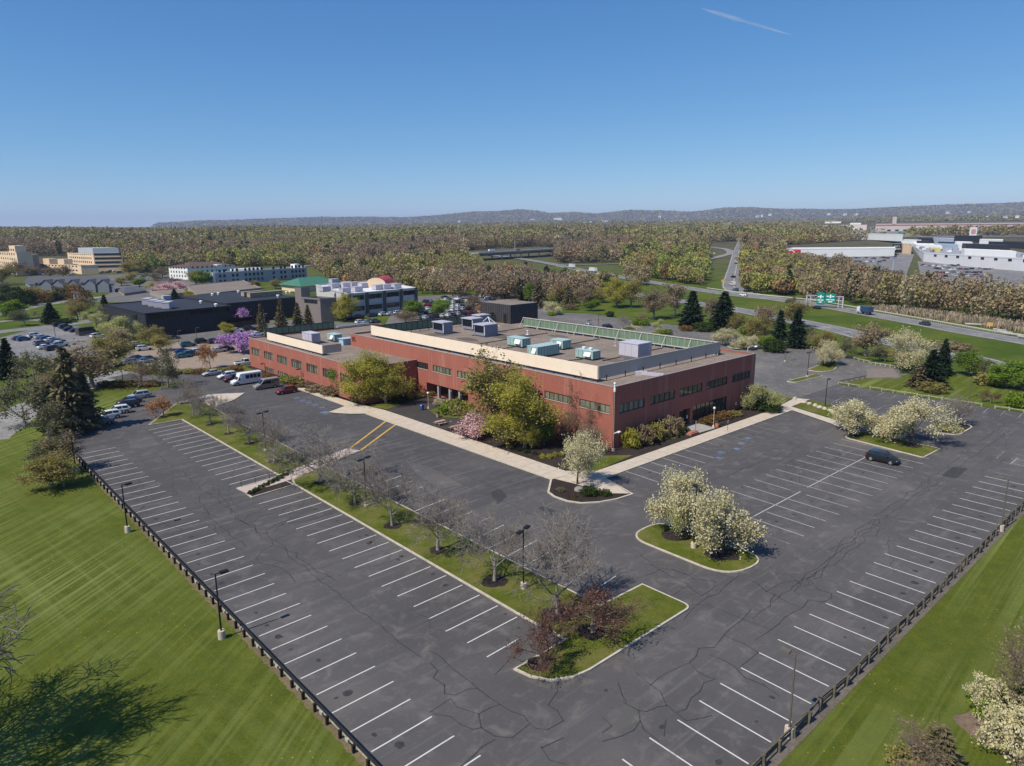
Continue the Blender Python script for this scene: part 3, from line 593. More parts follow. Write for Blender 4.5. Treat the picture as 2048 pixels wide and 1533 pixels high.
def facade(b, o, u, n, L, z0, z1, ops, m=0, dep=.22):
    """wall face with openings, built flush; o start corner (x,y), u along, n outward"""
    us = sorted({0, L} | {round(v, 3) for p in ops for v in p[:2]}); zs = sorted({z0, z1} | {round(v, 3) for p in ops for v in p[2:4]})
    P = lambda a, z, d=0: (o[0]+u[0]*a-n[0]*d, o[1]+u[1]*a-n[1]*d, z)
    flip = (u[0]*n[1]-u[1]*n[0]) > 0
    def q(*c): b.quad(*(c[::-1] if flip else c), m)
    for i in range(len(us)-1):
        for j in range(len(zs)-1):
            a0, a1, c0, c1 = us[i], us[i+1], zs[j], zs[j+1]; am, cm = (a0+a1)/2, (c0+c1)/2
            if any(p[0] < am < p[1] and p[2] < cm < p[3] for p in ops): continue
            q(P(a0, c0), P(a1, c0), P(a1, c1), P(a0, c1))
    for p in ops:
        d = p[4] if len(p) > 4 else dep; a0, a1, c0, c1 = p[:4]
        q(P(a0, c0), P(a0, c1), P(a0, c1, d), P(a0, c0, d)); q(P(a1, c1), P(a1, c0), P(a1, c0, d), P(a1, c1, d))
        q(P(a0, c1), P(a1, c1), P(a1, c1, d), P(a0, c1, d)); q(P(a1, c0), P(a0, c0), P(a0, c0, d), P(a1, c0, d))
def window(par, o, u, n, a0, a1, z0, z1, gm, fm, panes=6, dep=.20, name='window', fw=.09, mid=None, sill=None):
    P = lambda a, z, d: (o[0]+u[0]*a-n[0]*d, o[1]+u[1]*a-n[1]*d, z); flip = (u[0]*n[1]-u[1]*n[0]) > 0
    b = MB(); c = [P(a0, z0, dep-.02), P(a1, z0, dep-.02), P(a1, z1, dep-.02), P(a0, z1, dep-.02)]; b.quad(*(c[::-1] if flip else c)); w = b.build(name, gm, par)
    f = MB()
    for i in range(panes+1):
        a = a0+fw*.5+(a1-a0-fw)*i/panes; f.bar(P(a, z0, dep-.05), P(a, z1, dep-.05), fw, fw)
    for z in [z0+fw/2, z1-fw/2]+([mid] if mid else []): f.bar(P(a0+.003, z, dep-.052), P(a1-.003, z, dep-.052), fw, fw)
    f.build('frame', fm, w)
    if sill:
        s = MB(); s.bar(P(a0-.05, z0-.04, -.03), P(a1+.05, z0-.04, -.03), .14, .10); s.build('sill', sill, w)
    return w

# ------------------------------------------------------------------ the brick office building
X0, X1, Y0, Y1, ZR, ZP = 85.7, 130.0, 70.7, 154.6, 10.2, 10.6
bd = thing('office_building', 'long two storey red brick office building with flat gravel roof and beige roof screens', 'building', (X0, Y0, 0))
def pb(b, name, mats, parent=None, **k):                   # build a part in world coordinates under a parent standing at its place
    o = b.build(name, mats, parent or bd, **k); o.matrix_parent_inverse = Matrix.Translation(-Vector((parent or bd).location)); return o
def fixpart(o, par): o.matrix_parent_inverse = Matrix.Translation(-Vector(par.location))
w = MB(); LY = Y1-Y0
bays = [(71.35+8.42*k, 78.05+8.42*k) for k in range(10)]
opsL = [(a-Y0, c-Y0, 6.03, 7.42) for a, c in bays] + [(108.3-Y0, 122.7-Y0, .12, 3.25, 2.6)]
facade(w, (X0, Y0), (0, 1), (-1, 0), LY, 0, ZP, opsL)
rb = [(87.2, 93.9), (95.5, 102.6), (104.05, 111.2), (112.6, 119.75), (121.35, 128.1)]
opsR = [(a-X0, c-X0, 5.85, 7.42) for a, c in rb] + [(95.5-X0, 102.7-X0, 1.3, 2.95), (104.2-X0, 107.6-X0, .12, 3.3, .8), (108.4-X0, 119.95-X0, .7, 3.5)]
facade(w, (X0, Y0), (1, 0), (0, -1), X1-X0, 0, ZP, opsR)
w.quad((X1, Y0, 0), (X1, 137, 0), (X1, 137, ZP), (X1, Y0, ZP)); w.quad((X1, 137, 0), (138, 137, 0), (138, 137, ZP), (X1, 137, ZP)); w.quad((138, 137, 0), (138, Y1, 0), (138, Y1, ZP), (138, 137, ZP)); w.quad((138, Y1, 0), (X0, Y1, 0), (X0, Y1, ZP), (138, Y1, ZP))
t = .3                                                     # inner faces of the parapet
for a, c in (((X0+t, Y0+t), (X0+t, Y1-t)), ((X0+t, Y1-t), (138-t, Y1-t)), ((138-t, Y1-t), (138-t, 137+t)), ((138-t, 137+t), (X1-t, 137+t)), ((X1-t, 137+t), (X1-t, Y0+t)), ((X1-t, Y0+t), (X0+t, Y0+t))):
    w.quad((*a, ZR-.1), (*c, ZR-.1), (*c, ZP), (*a, ZP))
pb(w, 'wall', M_BRICK)
b = MB(); b.poly([(X0+t, Y0+t, ZR), (X1-t, Y0+t, ZR), (X1-t, 137+t, ZR), (138-t, 137+t, ZR), (138-t, Y1-t, ZR), (X0+t, Y1-t, ZR)]); pb(b, 'roof', M_GRAVEL)
b = MB(); h = ZP+.03
for x0, y0, x1, y1 in ((X0-.05, Y0-.05, X0+t+.03, Y1+.05), (X0+t+.03, Y0-.05, X1+.05, Y0+t+.03), (X1-t, Y0+t+.03, X1+.05, 137), (X1-t, 137, 138.05, 137+t), (138-t, 137+t, 138.05, Y1+.05), (X0+t+.03, Y1-t, 138-t, Y1+.05)): b.box(x0, y0, ZP-.06, x1, y1, h)
pb(b, 'coping', M_COPING)
b = MB()
for a, c in bays:
    for y in (c+.35, c+1.35):
        if y < Y1-.3 and not (108.3 < y < 122.7): b.box(X0-.012, y-.05, .1, X0+.02, y+.05, ZP-.08)
        elif 108.3 < y < 122.7: b.box(X0-.012, y-.05, 3.3, X0+.02, y+.05, ZP-.08)
for a, c in rb:
    for x in (a-.3, c+.3): b.box(x-.03, Y0-.012, 7.6 if 94 < x < 121 else .1, x+.03, Y0+.02, ZP-.08)
pb(b, 'brick_joint', M_JOINT)
for i, (a, c) in enumerate(bays):
    o = window(bd, (X0, 0), (0, 1), (-1, 0), a, c, 6.03, 7.42, M_GLASS if i == 6 else M_BLIND, M_DKFR, 6, .16, sill=M_SILL); fixpart(o, bd)
for i, (a, c) in enumerate(rb):
    o = window(bd, (0, Y0), (1, 0), (0, -1), a, c, 5.85, 7.42, (M_BLIND, M_WARM, M_WARM, M_GLASS, M_GLASS)[i], M_DKFR, 5); fixpart(o, bd)
o = window(bd, (0, Y0), (1, 0), (0, -1), 95.5, 102.7, 1.3, 2.95, M_GLASS, M_DKFR, 6, mid=2.4); fixpart(o, bd)
o = window(bd, (0, Y0), (1, 0), (0, -1), 108.4, 119.95, .7, 3.5, M_GLASS, M_DKFR, 8, mid=1.9); fixpart(o, bd)
o = window(bd, (0, Y0), (1, 0), (0, -1), 104.2, 107.6, .12, 3.3, M_GLASS, M_DKFR, 3, dep=.78, name='door', mid=2.4); fixpart(o, bd)
b = MB()
for q in (105.2, 106.5): b.bar((q, Y0+.66, .9), (q, Y0+.66, 1.5), .05)
hd = b.build('handle', M_PALE, o)
o = window(bd, (X0, 0), (0, 1), (-1, 0), 108.3, 122.7, .12, 3.25, M_GLASS, M_DKFR, 9, dep=2.58, name='entrance_glazing', mid=2.4); fixpart(o, bd)
for y in (111.6, 114.9, 118.9):
    b = MB(); b.box(X0+.25, y-.28, .1, X0+.8, y+.28, 3.25); pb(b, 'column', M_GREY)
# beige roof screen whose return has its shade put into the colour; green screens behind
def screen(p, q, z0, z1, th, skin, frame, name, brace=None, panels=0):
    p, q = Vector((*p, 0)), Vector((*q, 0)); d = (q-p).normalized(); n = Vector((-d.y, d.x, 0)); b = MB(); L = (q-p).length
    m = (p+q)/2
    b.bar(p+Vector((0, 0, (z0+z1)/2)), q+Vector((0, 0, (z0+z1)/2)), th, z1-z0); s = pb(b, name, skin)
    f = MB(); k = max(2, int(L/5))
    for i in range(k+1):
        a = p+d*(.15+(L-.3)*i/k); f.bar(a+Vector((0, 0, ZR if z0 > 9 else z0-.5)), a+Vector((0, 0, z0+.05)), .14)
    if panels:
        for i in range(panels+1):
            a = p+d*(.05+(L-.1)*i/panels)-n*(th/2+.03)*brace; f.bar(a+Vector((0, 0, z0+.1)), a+Vector((0, 0, z1-.1)), .07)
        for zz in (z0+.03, z1-.02): f.bar(p+Vector((0, 0, zz))-n*(th/2+.06)*brace, q+Vector((0, 0, zz))-n*(th/2+.06)*brace, .18, .16)
        for i in range(0, panels+1, 4):
            a = p+d*(.05+(L-.1)*i/panels); g_ = MB(); g_.bar(a+Vector((0, 0, z1+.05)), a-n*brace*1.5+Vector((0, 0, z0-.35)), .11); pb(g_, 'brace', frame)
    pb(f, 'screen_frame', frame, s if False else bd)
    return s
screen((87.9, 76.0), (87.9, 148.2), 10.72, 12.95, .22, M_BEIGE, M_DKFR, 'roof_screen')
b = MB(); b.box(88.02, 75.9, 10.72, 125.2, 76.1, 12.952); pb(b, 'roof_screen', plain('beige_panel_shaded', (.42,.37,.33), .05, .6, .7))  # beige return, painted darker to carry its shade
b = MB()
for x in np.arange(90, 126, 5): b.bar((x, 75.85, ZR), (x, 75.85, 11.2), .12)
pb(b, 'screen_post', M_DKFR)
screen((125.0, 76.2), (125.0, 134.0), 10.75, 12.85, .2, M_GREEN, M_PALE, 'green_screen', -1, 36)
screen((88.2, 147.9), (126.5, 147.9), 10.75, 12.85, .2, M_GREEN, M_DKFR, 'green_screen', 1, 24)
# plant-room block on the roof
ph = MB(); PX0, PX1, PY0, PY1, PZ = 127.0, 137.3, 141.3, 153.9, 15.35
ph.box(PX0, PY0, ZR-.02, PX1, PY1, PZ); P_ = pb(ph, 'plant_room', plain('black_corrugated_cladding', (.055,.052,.056), .25, 1.2, .6))
b = MB(); b.poly([(PX0+.15, PY0+.15, PZ+.01), (PX1-.15, PY0+.15, PZ+.01), (PX1-.15, PY1-.15, PZ+.01), (PX0+.15, PY1-.15, PZ+.01)]); b.build('roof', M_GRAVEL, P_)
b = MB(); b.box(PX0-.03, PY0+1.6, ZR, PX0+.02, PY0+2.7, ZR+2.6); b.build('door', M_BLACK, P_)
b = MB()
for y in np.arange(PY0+.4, PY1, .8): b.box(PX0-.04, y, ZR+.3, PX0+.01, y+.12, PZ-.05)
for x in np.arange(PX0+.4, PX1, .8): b.box(x, PY0-.04, ZR+.3, x+.12, PY0+.01, PZ-.05)
b.build('cladding_rib', M_DARK, P_)
# lower wing
WX0, WX1, WY0, WY1, WR, WP = 72.0, 112.0, 126.0, 184.4, 7.5, 7.8
wg = MB(); lowb = [(177.4-7.93*k, 182.9-7.93*k) for k in range(7)]; lows = [(169.4-7.93*k, 175.4-7.93*k) for k in range(4)]
facade(wg, (WX0, WY0), (0, 1), (-1, 0), WY1-WY0, 0, WP, [(a-WY0, c-WY0, 3.45, 5.45) for a, c in lowb]+[(a-WY0, c-WY0, .25, 1.25) for a, c in lows])
wg.quad((WX0, WY1, 0), (WX0, WY1, WP), (WX1, WY1, WP), (WX1, WY1, 0)); wg.quad((WX1, WY1, 0), (WX1, WY1, WP), (WX1, Y1, WP), (WX1, Y1, 0)); wg.quad((WX0, WY0, 0), (X0, WY0, 0), (X0, WY0, WP), (WX0, WY0, WP))
for a, c in (((WX0+t, WY0+t), (WX0+t, WY1-t)), ((WX0+t, WY1-t), (WX1-t, WY1-t))): wg.quad((*a, WR-.1), (*c, WR-.1), (*c, WP), (*a, WP))
pb(wg, 'wall', M_BRICK)
b = MB(); b.poly([(WX0+t, WY0+t, WR), (X0, WY0+t, WR), (X0, Y1, WR), (WX1-t, Y1, WR), (WX1-t, WY1-t, WR), (WX0+t, WY1-t, WR)]); pb(b, 'roof', M_GRAVEL)
b = MB(); b.box(WX0-.05, WY0-.05, WP-.06, WX0+t, WY1+.05, WP+.03); b.box(WX0+t, WY1-t, WP-.06, WX1, WY1+.05, WP+.03); b.box(WX0+t, WY0-.05, WP-.06, X0, WY0+t, WP+.03); pb(b, 'coping', M_COPING)
for a, c in lowb: o = window(bd, (WX0, 0), (0, 1), (-1, 0), a, c, 3.45, 5.45, M_BLIND, M_DKFR, 5, .2, mid=5.0); fixpart(o, bd)
for a, c in lows: o = window(bd, (WX0, 0), (0, 1), (-1, 0), a, c, .25, 1.25, M_BLIND, M_DKFR, 5, .2); fixpart(o, bd)
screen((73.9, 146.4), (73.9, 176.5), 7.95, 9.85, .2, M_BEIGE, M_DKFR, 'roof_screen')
b = MB(); b.box(74.02, 146.3, 7.95, 78.6, 146.5, 9.852); pb(b, 'roof_screen', plain('beige_panel_shaded_low', (.36,.33,.30), .05, .6, .7))  # low screen's return: same beige with the shade in its colour
screen((76, 183.4), (96.5, 183.4), 8.0, 9.9, .2, M_GREEN, M_DKFR, 'green_screen', 1, 12)
b = MB(); b.box(84.5, 156.2, WR, 88.5, 158.4, WR+1.5); b.box(84.3, 156.0, WR+1.5, 88.7, 158.6, WR+1.62); tag(b.build('unit_cover', plain('pale_blue_tarp', (.33,.47,.55), .15, 1.2)), 'pale blue covered unit on the lower roof against the number wall', 'roof unit')
b = MB(); b.box(80, 160, WR, 80.15, 183, WR+.5); pb(b, 'roof_curb', M_DKFR)
# the street number on the wall (runs down the wall, turned a quarter)
def digit_bars(b, y, z, s, segs, x):
    Wd, Hh = .62*s, s; th = .14*s
    L = {'a': ((0, Hh), (Wd, Hh)), 'g': ((0, Hh/2), (Wd, Hh/2)), 'd': ((0, 0), (Wd, 0)), 'f': ((0, Hh/2), (0, Hh)), 'b': ((Wd, Hh/2), (Wd, Hh)), 'e': ((0, 0), (0, Hh/2)), 'c': ((Wd, 0), (Wd, Hh/2))}
    for q in segs:
        (a, c), (e, f) = L[q]; dx, dz = (e-a), (f-c); l = math.hypot(dx, dz); ex, ez = dx/l*th/2, dz/l*th/2
        b.bar((x, y-(a-ex), z+(c-ez)), (x, y-(e+ex), z+(f+ez)), th, .05)
b = MB(); digit_bars(b, 153.75, 8.85, .95, 'abcdefg', X0-.03); digit_bars(b, 152.85, 8.85, .95, 'afgcd', X0-.034); pb(b, 'building_number', M_BLACK)

# ------------------------------------------------------------------ things on the roofs
def hvac(kind, x0, y0, sx, sy, h, z, label):
    t = thing('rooftop_unit', label, 'air handler', (x0, y0, z), 0, 'air handling units on the brick building')
    b = MB(); bo, ro, sk = {'grey': (M_SLATE, M_LGREY, M_LGREY), 'lilac': (plain('lilac_metal', (.47,.44,.50), .08, 1.5, .5), plain('lilac_top', (.50,.47,.54), .1, 1.5, .5), M_LGREY), 'teal': (M_TEAL, plain('teal_top', (.36,.48,.48), .1, 1.5, .5), M_DKFR)}[kind]
    if kind == 'teal':
        b.box(0, 0, .3, sx, sy, h); body = b.build('cabinet', bo, t)
        r = MB(); r.box(-.05, -.05, h, sx+.05, sy+.05, h+.1); r.build('top_panel', ro, t)
        q = MB(); q.box(.1, .1, 0, sx-.1, sy-.1, .3); q.build('curb', M_DKFR, t)
        hd = MB(); n = len(hd.v); hd.v += [(-.02, sy*.1, h*.9), (-.02, sy*.45, h*.9), (-.5, sy*.45, h*.45), (-.5, sy*.1, h*.45), (-.02, sy*.45, h*.4), (-.02, sy*.1, h*.4)]
        for f in ((0, 1, 2, 3), (3, 2, 4, 5), (0, 3, 5), (1, 4, 2)): hd.f.append(tuple(n+i for i in f)); hd.m.append(0)
        hd.build('rain_hood', M_WHITE, t)
        p = MB()
        for y in np.arange(.5, sy, 1.1): p.box(-.02, y, .35, .01, y+.06, h-.05)
        for x in np.arange(.4, sx, .8): p.box(x, -.02, .35, x+.05, .01, h-.05)
        p.build('panel_seam', M_DKFR, t)
    elif kind == 'grey':
        n = 0; b.box(.45, 0, .35, sx, sy, h-.15); b.box(0, 0, .35, .46, .3, h-.15); b.box(0, sy-.3, .35, .46, sy, h-.15); b.box(-.05, .3, .35, .46, sy-.3, .95); b.build('cabinet', bo, t)
        r = MB(); r.box(-.2, -.1, h-.15, sx+.1, sy+.1, h+.1); r.build('top_panel', ro, t)
        q = MB(); q.prism([(.3, .3), (sx-.3, .3), (sx-.3, sy-.3), (.3, sy-.3)], 0, .35); q.build('curb', sk, t)
        p = MB()
        for z_ in np.arange(1.05, h-.2, .22): p.bar((.25, .32, z_), (.25, sy-.32, z_), .3, .03)
        p.build('louvre', M_DARK, t)
        e = MB(); e.box(-.04, -.06, .5, .12, .06, h-.16); e.build('corner_trim', M_WHITE, t)
    else:
        b.box(0, 0, .8, sx, sy, h); b.build('cabinet', bo, t)
        r = MB(); r.box(-.08, -.08, h, sx+.08, sy+.08, h+.12); r.build('top_panel', ro, t)
        q = MB(); q.v += [(.5, .4, 0), (sx, .4, 0), (sx, sy-.2, 0), (.5, sy-.2, 0), (0, 0, .8), (sx, 0, .8), (sx, sy, .8), (0, sy, .8)]; q.f += [(0, 1, 5, 4), (1, 2, 6, 5), (2, 3, 7, 6), (3, 0, 4, 7)]; q.m += [0]*4; q.build('flared_curb', M_LGREY, t)
        p = MB()
        for y in np.arange(sy/3, sy-.1, sy/3): p.box(-.02, y, .85, .01, y+.06, h)
        for z_ in np.arange(1.2, h-.1, .3): p.box(.3, -.02, z_, sx*.8, .01, z_+.12)
        p.build('grille', M_GREY, t)
    return t
hvac('grey', 102.2, 138.4, 2.9, 4.4, 2.9, ZR, 'slate grey louvred air handler, leftmost of the grey units on the main roof')
hvac('grey', 111.4, 138.4, 3.4, 4.4, 3.0, ZR, 'slate grey air handler with white braces beside it, in front of the black plant room')
hvac('grey', 106.5, 127.8, 4.2, 4.0, 2.9, ZR, 'slate grey louvred air handler on a flared base, nearest of the grey units')
hvac('grey', 118.5, 144.0, 3.6, 3.2, 2.8, ZR, 'slate grey air handler half hidden behind the braced one near the plant room')
hvac('teal', 102.4, 110.2, 2.5, 4.9, 1.95, ZR, 'small teal rooftop unit with white hood, behind the long teal unit')
hvac('teal', 96.0, 98.9, 6.3, 3.0, 2.2, ZR, 'long teal rooftop unit like a trailer just behind the beige screen')
hvac('teal', 106.7, 102.2, 2.6, 3.7, 1.95, ZR, 'teal rooftop unit with striped louvres beyond the long teal unit')
u_ = hvac('teal', 102.0, 89.6, 2.3, 4.6, 1.75, ZR, 'low pale teal rooftop unit with two small white vents on its top')
for y in (1.6, 3.4):
    b = MB(); b.tube((1.2, y, 1.85), (1.2, y, 2.15), .28, .28, 10); b.tube((1.2, y, 2.15), (1.2, y, 2.3), .4, .36, 10); b.build('vent', M_WHITE, u_)
hvac('lilac', 107.6, 83.0, 4.3, 4.7, 3.3, ZR, 'big pale lilac cooling unit nearest the front corner of the roof')
hvac('lilac', 79.6, 163.2, 2.4, 5.2, 2.6, WR, 'lilac grey cooling unit behind the beige screen of the lower wing')
hvac('teal', 85.5, 162.6, 2.2, 4.0, 1.8, WR, 'mint green rooftop unit on the lower wing, beside the number wall')
b = MB(); b.bar((116.5, 143, ZR+.02), (119.5, 141.8, ZR+2.6), .14); b.bar((119.5, 141.8, ZR+2.6), (121.5, 139.5, ZR+.02), .14); b.bar((119.5, 141.8, ZR+2.6), (118, 138.6, ZR+.02), .14); b.bar((117, 142.2, ZR+.5), (120.6, 140.3, ZR+1.1), .1); tag(b.build('roof_brace', M_WHITE), 'white angled steel brace standing on the roof before the black plant room', 'brace')
p, q = G(1283, 747, ZR+.3), G(1328, 751, ZR+.3)
b = MB(); b.bar(p, q, .9, .5); b.bar(p+Vector((-.6, .9, 0)), p+Vector((.8, -.6, 0)), 1.1, .6); tag(b.build('roof_duct', M_LGREY), 'pale grey metal duct lying on the gravel strip along the shaded front parapet', 'duct')
pts = [(89.6, 146, ZR+.16), (92.6, 104, ZR+.16), (93, 88, ZR+.16)]; b = MB()
for a, c in zip(pts, pts[1:]): b.tube(a, c, .09, .09, 6)
for y in range(90, 146, 6): b.box(89.2+(146-y)*.07, y, ZR, 89.9+(146-y)*.07, y+.2, ZR+.08)
tag(b.build('gas_pipe', plain('yellow_pipe', (.55,.42,.20), .2, 1)), 'long yellow gas pipe running over the gravel behind the beige screen', 'pipe')
for i, (a, c) in enumerate((((106, 132), (124.5, 133)), ((99, 121), (122, 122)), ((95, 112), (102.3, 112.6)), ((103, 88), (124, 89)), ((108, 106), (124, 106.8)), ((91, 95), (101.8, 92)))):
    b = MB(); b.tube((*a, ZR+.1), (*c, ZR+.1), .08, .08, 6)
    for k in range(5): f = .1+.2*k; b.box(a[0]+(c[0]-a[0])*f-.1, a[1]+(c[1]-a[1])*f-.15, ZR, a[0]+(c[0]-a[0])*f+.1, a[1]+(c[1]-a[1])*f+.15, ZR+.08)
    tag(b.build('roof_conduit', M_RAILTOP), ('dark conduit across the roof from the nearest grey air handler to the green screen', 'dark conduit across the middle of the roof, passing behind the small teal unit', 'short dark conduit leading to the small hooded teal unit', 'dark conduit from the pale teal unit past the big lilac unit to the green screen', 'dark conduit from the striped teal unit to the green screen', 'short dark conduit ending at the low pale teal unit')[i], 'conduit')
for i, (x, y, hh_, lab) in enumerate(((92, 130, .9, 'short white roof vent pipe near the left air handler'), (97, 112, .6, 'small roof drain vent behind the long beige screen'), (114, 110, .8, 'white roof vent pipe in the middle of the roof, before the green screen'), (119, 98, .7, 'small roof vent pipe between the striped teal unit and green screen'), (117, 124, .9, 'grey roof vent beyond the nearest grey air handler'), (95, 82, .6, 'small roof vent near the front corner behind the beige screen'), (122, 80, .8, 'white roof vent at the right end behind the taupe screen'))):
    b = MB(); b.tube((0, 0, 0), (0, 0, hh_), .12, .12, 8); b.tube((0, 0, hh_), (0, 0, hh_+.15), .24, .2, 8); b.box(-.4, -.4, 0, .4, .4, .06); o = b.build('roof_vent', M_LGREY if i % 2 else M_WHITE); o.location = (x, y, ZR); tag(o, lab, 'vent')
b = MB(); rw = random.Random(6)
for i in range(16):
    x, y = rw.uniform(90, 122), rw.uniform(78, 144); b.poly([(q[0], q[1], ZR+.006+i*.0008) for q in blob((x, y), rw.uniform(1, 3.4), rw.uniform(1, 4.5), 24, i)])
pb(b, 'gravel_stain', lawnbed('wet_gravel', (.10,.082,.068), (.20,.165,.14)))
mast = MB(); mast.tube((85.2, 70.1, .1), (85.2, 70.1, 10.4), .06, .05, 8); t_ = thing('camera_pole', 'tall thin tan pole with white camera on top at the front building corner', 'camera pole', (85.2, 70.1, 0)); o = mast.build('pole', plain('tan_pole', (.40,.30,.24), .1), t_); o.location = (-85.2, -70.1, 0)
b = MB(); b.tube((0, 0, 10.4), (0, 0, 11.2), .12, .12, 8); b.ball((0, 0, 11.35), .2, .2, .2); b.tube((-.1, -.1, 10.0), (-.1, -.1, 10.5), .16, .2, 8); b.build('camera', M_WHITE, t_)
b = MB(); b.bar((0, 0, 3.1), (.7, -.5, 3.3), .12); b.box(.45, -.75, 3.2, 1.0, -.3, 3.4); b.build('floodlight', M_WHITE, t_)
b = MB(); b.tube((0, 0, 0), (0, 0, .5), .3, .28, 10); b.build('base', M_CONC, t_)

# ------------------------------------------------------------------ lamp posts
def lamp(base, topv, heads, label, pole=M_BLACK, base_h=.75, group='parking lot lamp posts', hh=None):
    p = GT(*base); h = hh or hgt(p, topv); t = thing('lamp_post', label, 'lamp post', p, 0, group)
    b = MB(); b.tube((0, 0, base_h-.02), (0, 0, h), .085, .065, 8); b.build('pole', pole, t)
    if base_h > .1:
        c = MB(); c.tube((0, 0, -.05), (0, 0, base_h), .33, .31, 14); c.build('base', M_CONC, t)
    for a in heads:
        d = Vector((math.cos(a), math.sin(a), 0)); s = MB(); s.bar(d*.02+Vector((0, 0, h-.05)), d*.42+Vector((0, 0, h-.05)), .07)
        n = Vector((-d.y, d.x, 0))*.21; s.bar(d*.38+Vector((0, 0, h-.04)), d*1.1+Vector((0, 0, h-.04)), .42, .17); hd = s.build('lamp_head', pole, t)
        l = MB(); l.bar(d*.46+Vector((0, 0, h-.135)), d*1.02+Vector((0, 0, h-.135)), .32, .02); l.build('lens', M_LGREY, hd)
    return t
PI = math.pi; M_POLEG = plain('grey_brown_pole', (.12,.105,.09), .15, 2, .7)
lamp((444, 1277), 1148, [0], 'black single head lamp post on the mown lawn, nearest along the left rail fence')
lamp((256, 1065), 970, [0], 'black single head lamp post, second along the left rail fence beside bay lines')
lamp((153, 947), 871, [0], 'black single head lamp post beside the shrubs at the far end of the left rail')
lamp((1047, 1180), 1059, [.3, PI+.3], 'two headed lamp post between bare trees near the end of the median')
lamp((733, 1015), 917, [.3, PI+.3], 'two headed lamp post on the median just past the stepped walk', base_h=.4)
lamp((531.6, 903), 825, [.3, PI+.3], 'two headed lamp post on the far stretch of the median, among small bare trees', base_h=.4)
lamp((1387, 1098), 976, [.8, -2.2], 'two headed lamp post between the two blossom trees on the small island')
lamp((1577, 1474), 1309, [PI/2], 'grey lamp post behind the right timber fence, nearest the bottom of the picture', M_POLEG)
lamp((2001, 1063), 958, [PI/2], 'grey lamp post behind the right timber fence, farther along it', M_POLEG)
lamp((1650, 815), 759, [0], 'slim lamp post on the grass patch beside the rubble kerb', M_BLACK, .1)
lamp((1614.6, 755), 705, [0, PI], 'two headed lamp post on the narrow grass island of the side lot', M_BLACK, .4)
lamp((1570, 724), 683, [0, PI], 'slim lamp post standing in the faded bays of the side lot', M_POLEG, .3)
lamp((1938, 797), 744, [PI], 'tall lamp post on the green lawn beyond the far fence', M_POLEG, .1)
lamp((1759, 722), 683, [PI], 'lamp post with white sign plate at the far edge of the side lot', M_POLEG, .2)
lamp((1522, 826), 775, [0], 'slim dark lamp post in front of the cream blossom tree at the building end', M_BLACK, .1)
lamp((604, 770), 738, [PI], 'short dark lamp post by the lower wing, nearer the red SUV', M_BLACK, .2)
lamp((532, 756), 727, [PI], 'short dark lamp post by the lower wing, nearer the silver van', M_BLACK, .2)
lamp((247, 769), 716, [0], 'tall dark lamp post in the planted strip by the light access road', M_POLEG, .3)
lamp((531, 668), 628, [0], 'pale lamp post in the lot beside the dark spruce trees', M_LGREY, .2)
lamp((358, 691), 662, [0], 'lamp post before the black office, left of the pair', M_POLEG, .2); lamp((394, 684), 656, [0], 'lamp post before the black office, right of the pair', M_POLEG, .2)
lamp((111, 674), 664, [0], 'short dark lamp post in the left lot among parked cars', M_BLACK, .1, hh=5); lamp((72, 600), 591, [PI], 'pale street lamp by the curving light road on the far left', M_LGREY, .1, hh=8)
lamp((1471, 662), 616, [0], 'pale slim lamp post in front of the twin dark spruces', M_LGREY, .2); lamp((1197, 651), 630, [0], 'slim lamp post with white plate behind the green screen', M_BLACK, .1); lamp((1179, 655), 641, [0, PI], 'short two headed lamp post by the white car behind the roof', M_BLACK, .1)
for (bx, by_, tv, lab) in ((1426.7, 856, 815, 'short tan post lamp with a white globe by the shaded entrance'), (857, 818.5, 785, 'post lamp with white globe beside the recessed entrance on the sunlit side')):
    p = G(bx, by_); h = hgt(p, tv); t = thing('globe_lamp', lab, 'globe lamp', p, 0, 'globe lamps by the doors')
    b = MB(); b.tube((0, 0, .5), (0, 0, h-.35), .07, .06, 10); b.build('pole', plain('tan_post', (.42,.33,.25), .1), t); b = MB(); b.tube((0, 0, .1), (0, 0, .55), .26, .12, 10); b.build('base', M_CONC, t)
    b = MB(); b.ball((0, 0, h-.15), .24, .24, .24, 0, 14, 8); b.build('globe', M_WHITE, t, True)
p = G(1512, 790); t = thing('wall_lamp', 'white crook lamp on a tall mast at the far corner of the brick building', 'lamp', (130.8, 73, 0)); b = MB(); b.tube((0, 0, 0), (0, 0, 11.2), .1, .08, 8); b.tube((0, 0, 11.2), (.25, -.3, 11.7), .08, .07, 8); b.tube((.25, -.3, 11.7), (.9, -.9, 11.75), .07, .06, 8); b.build('pole', M_LGREY, t); b = MB(); b.ball((1.2, -1.1, 11.6), .42, .3, .2); b.build('lamp_head', M_WHITE, t)

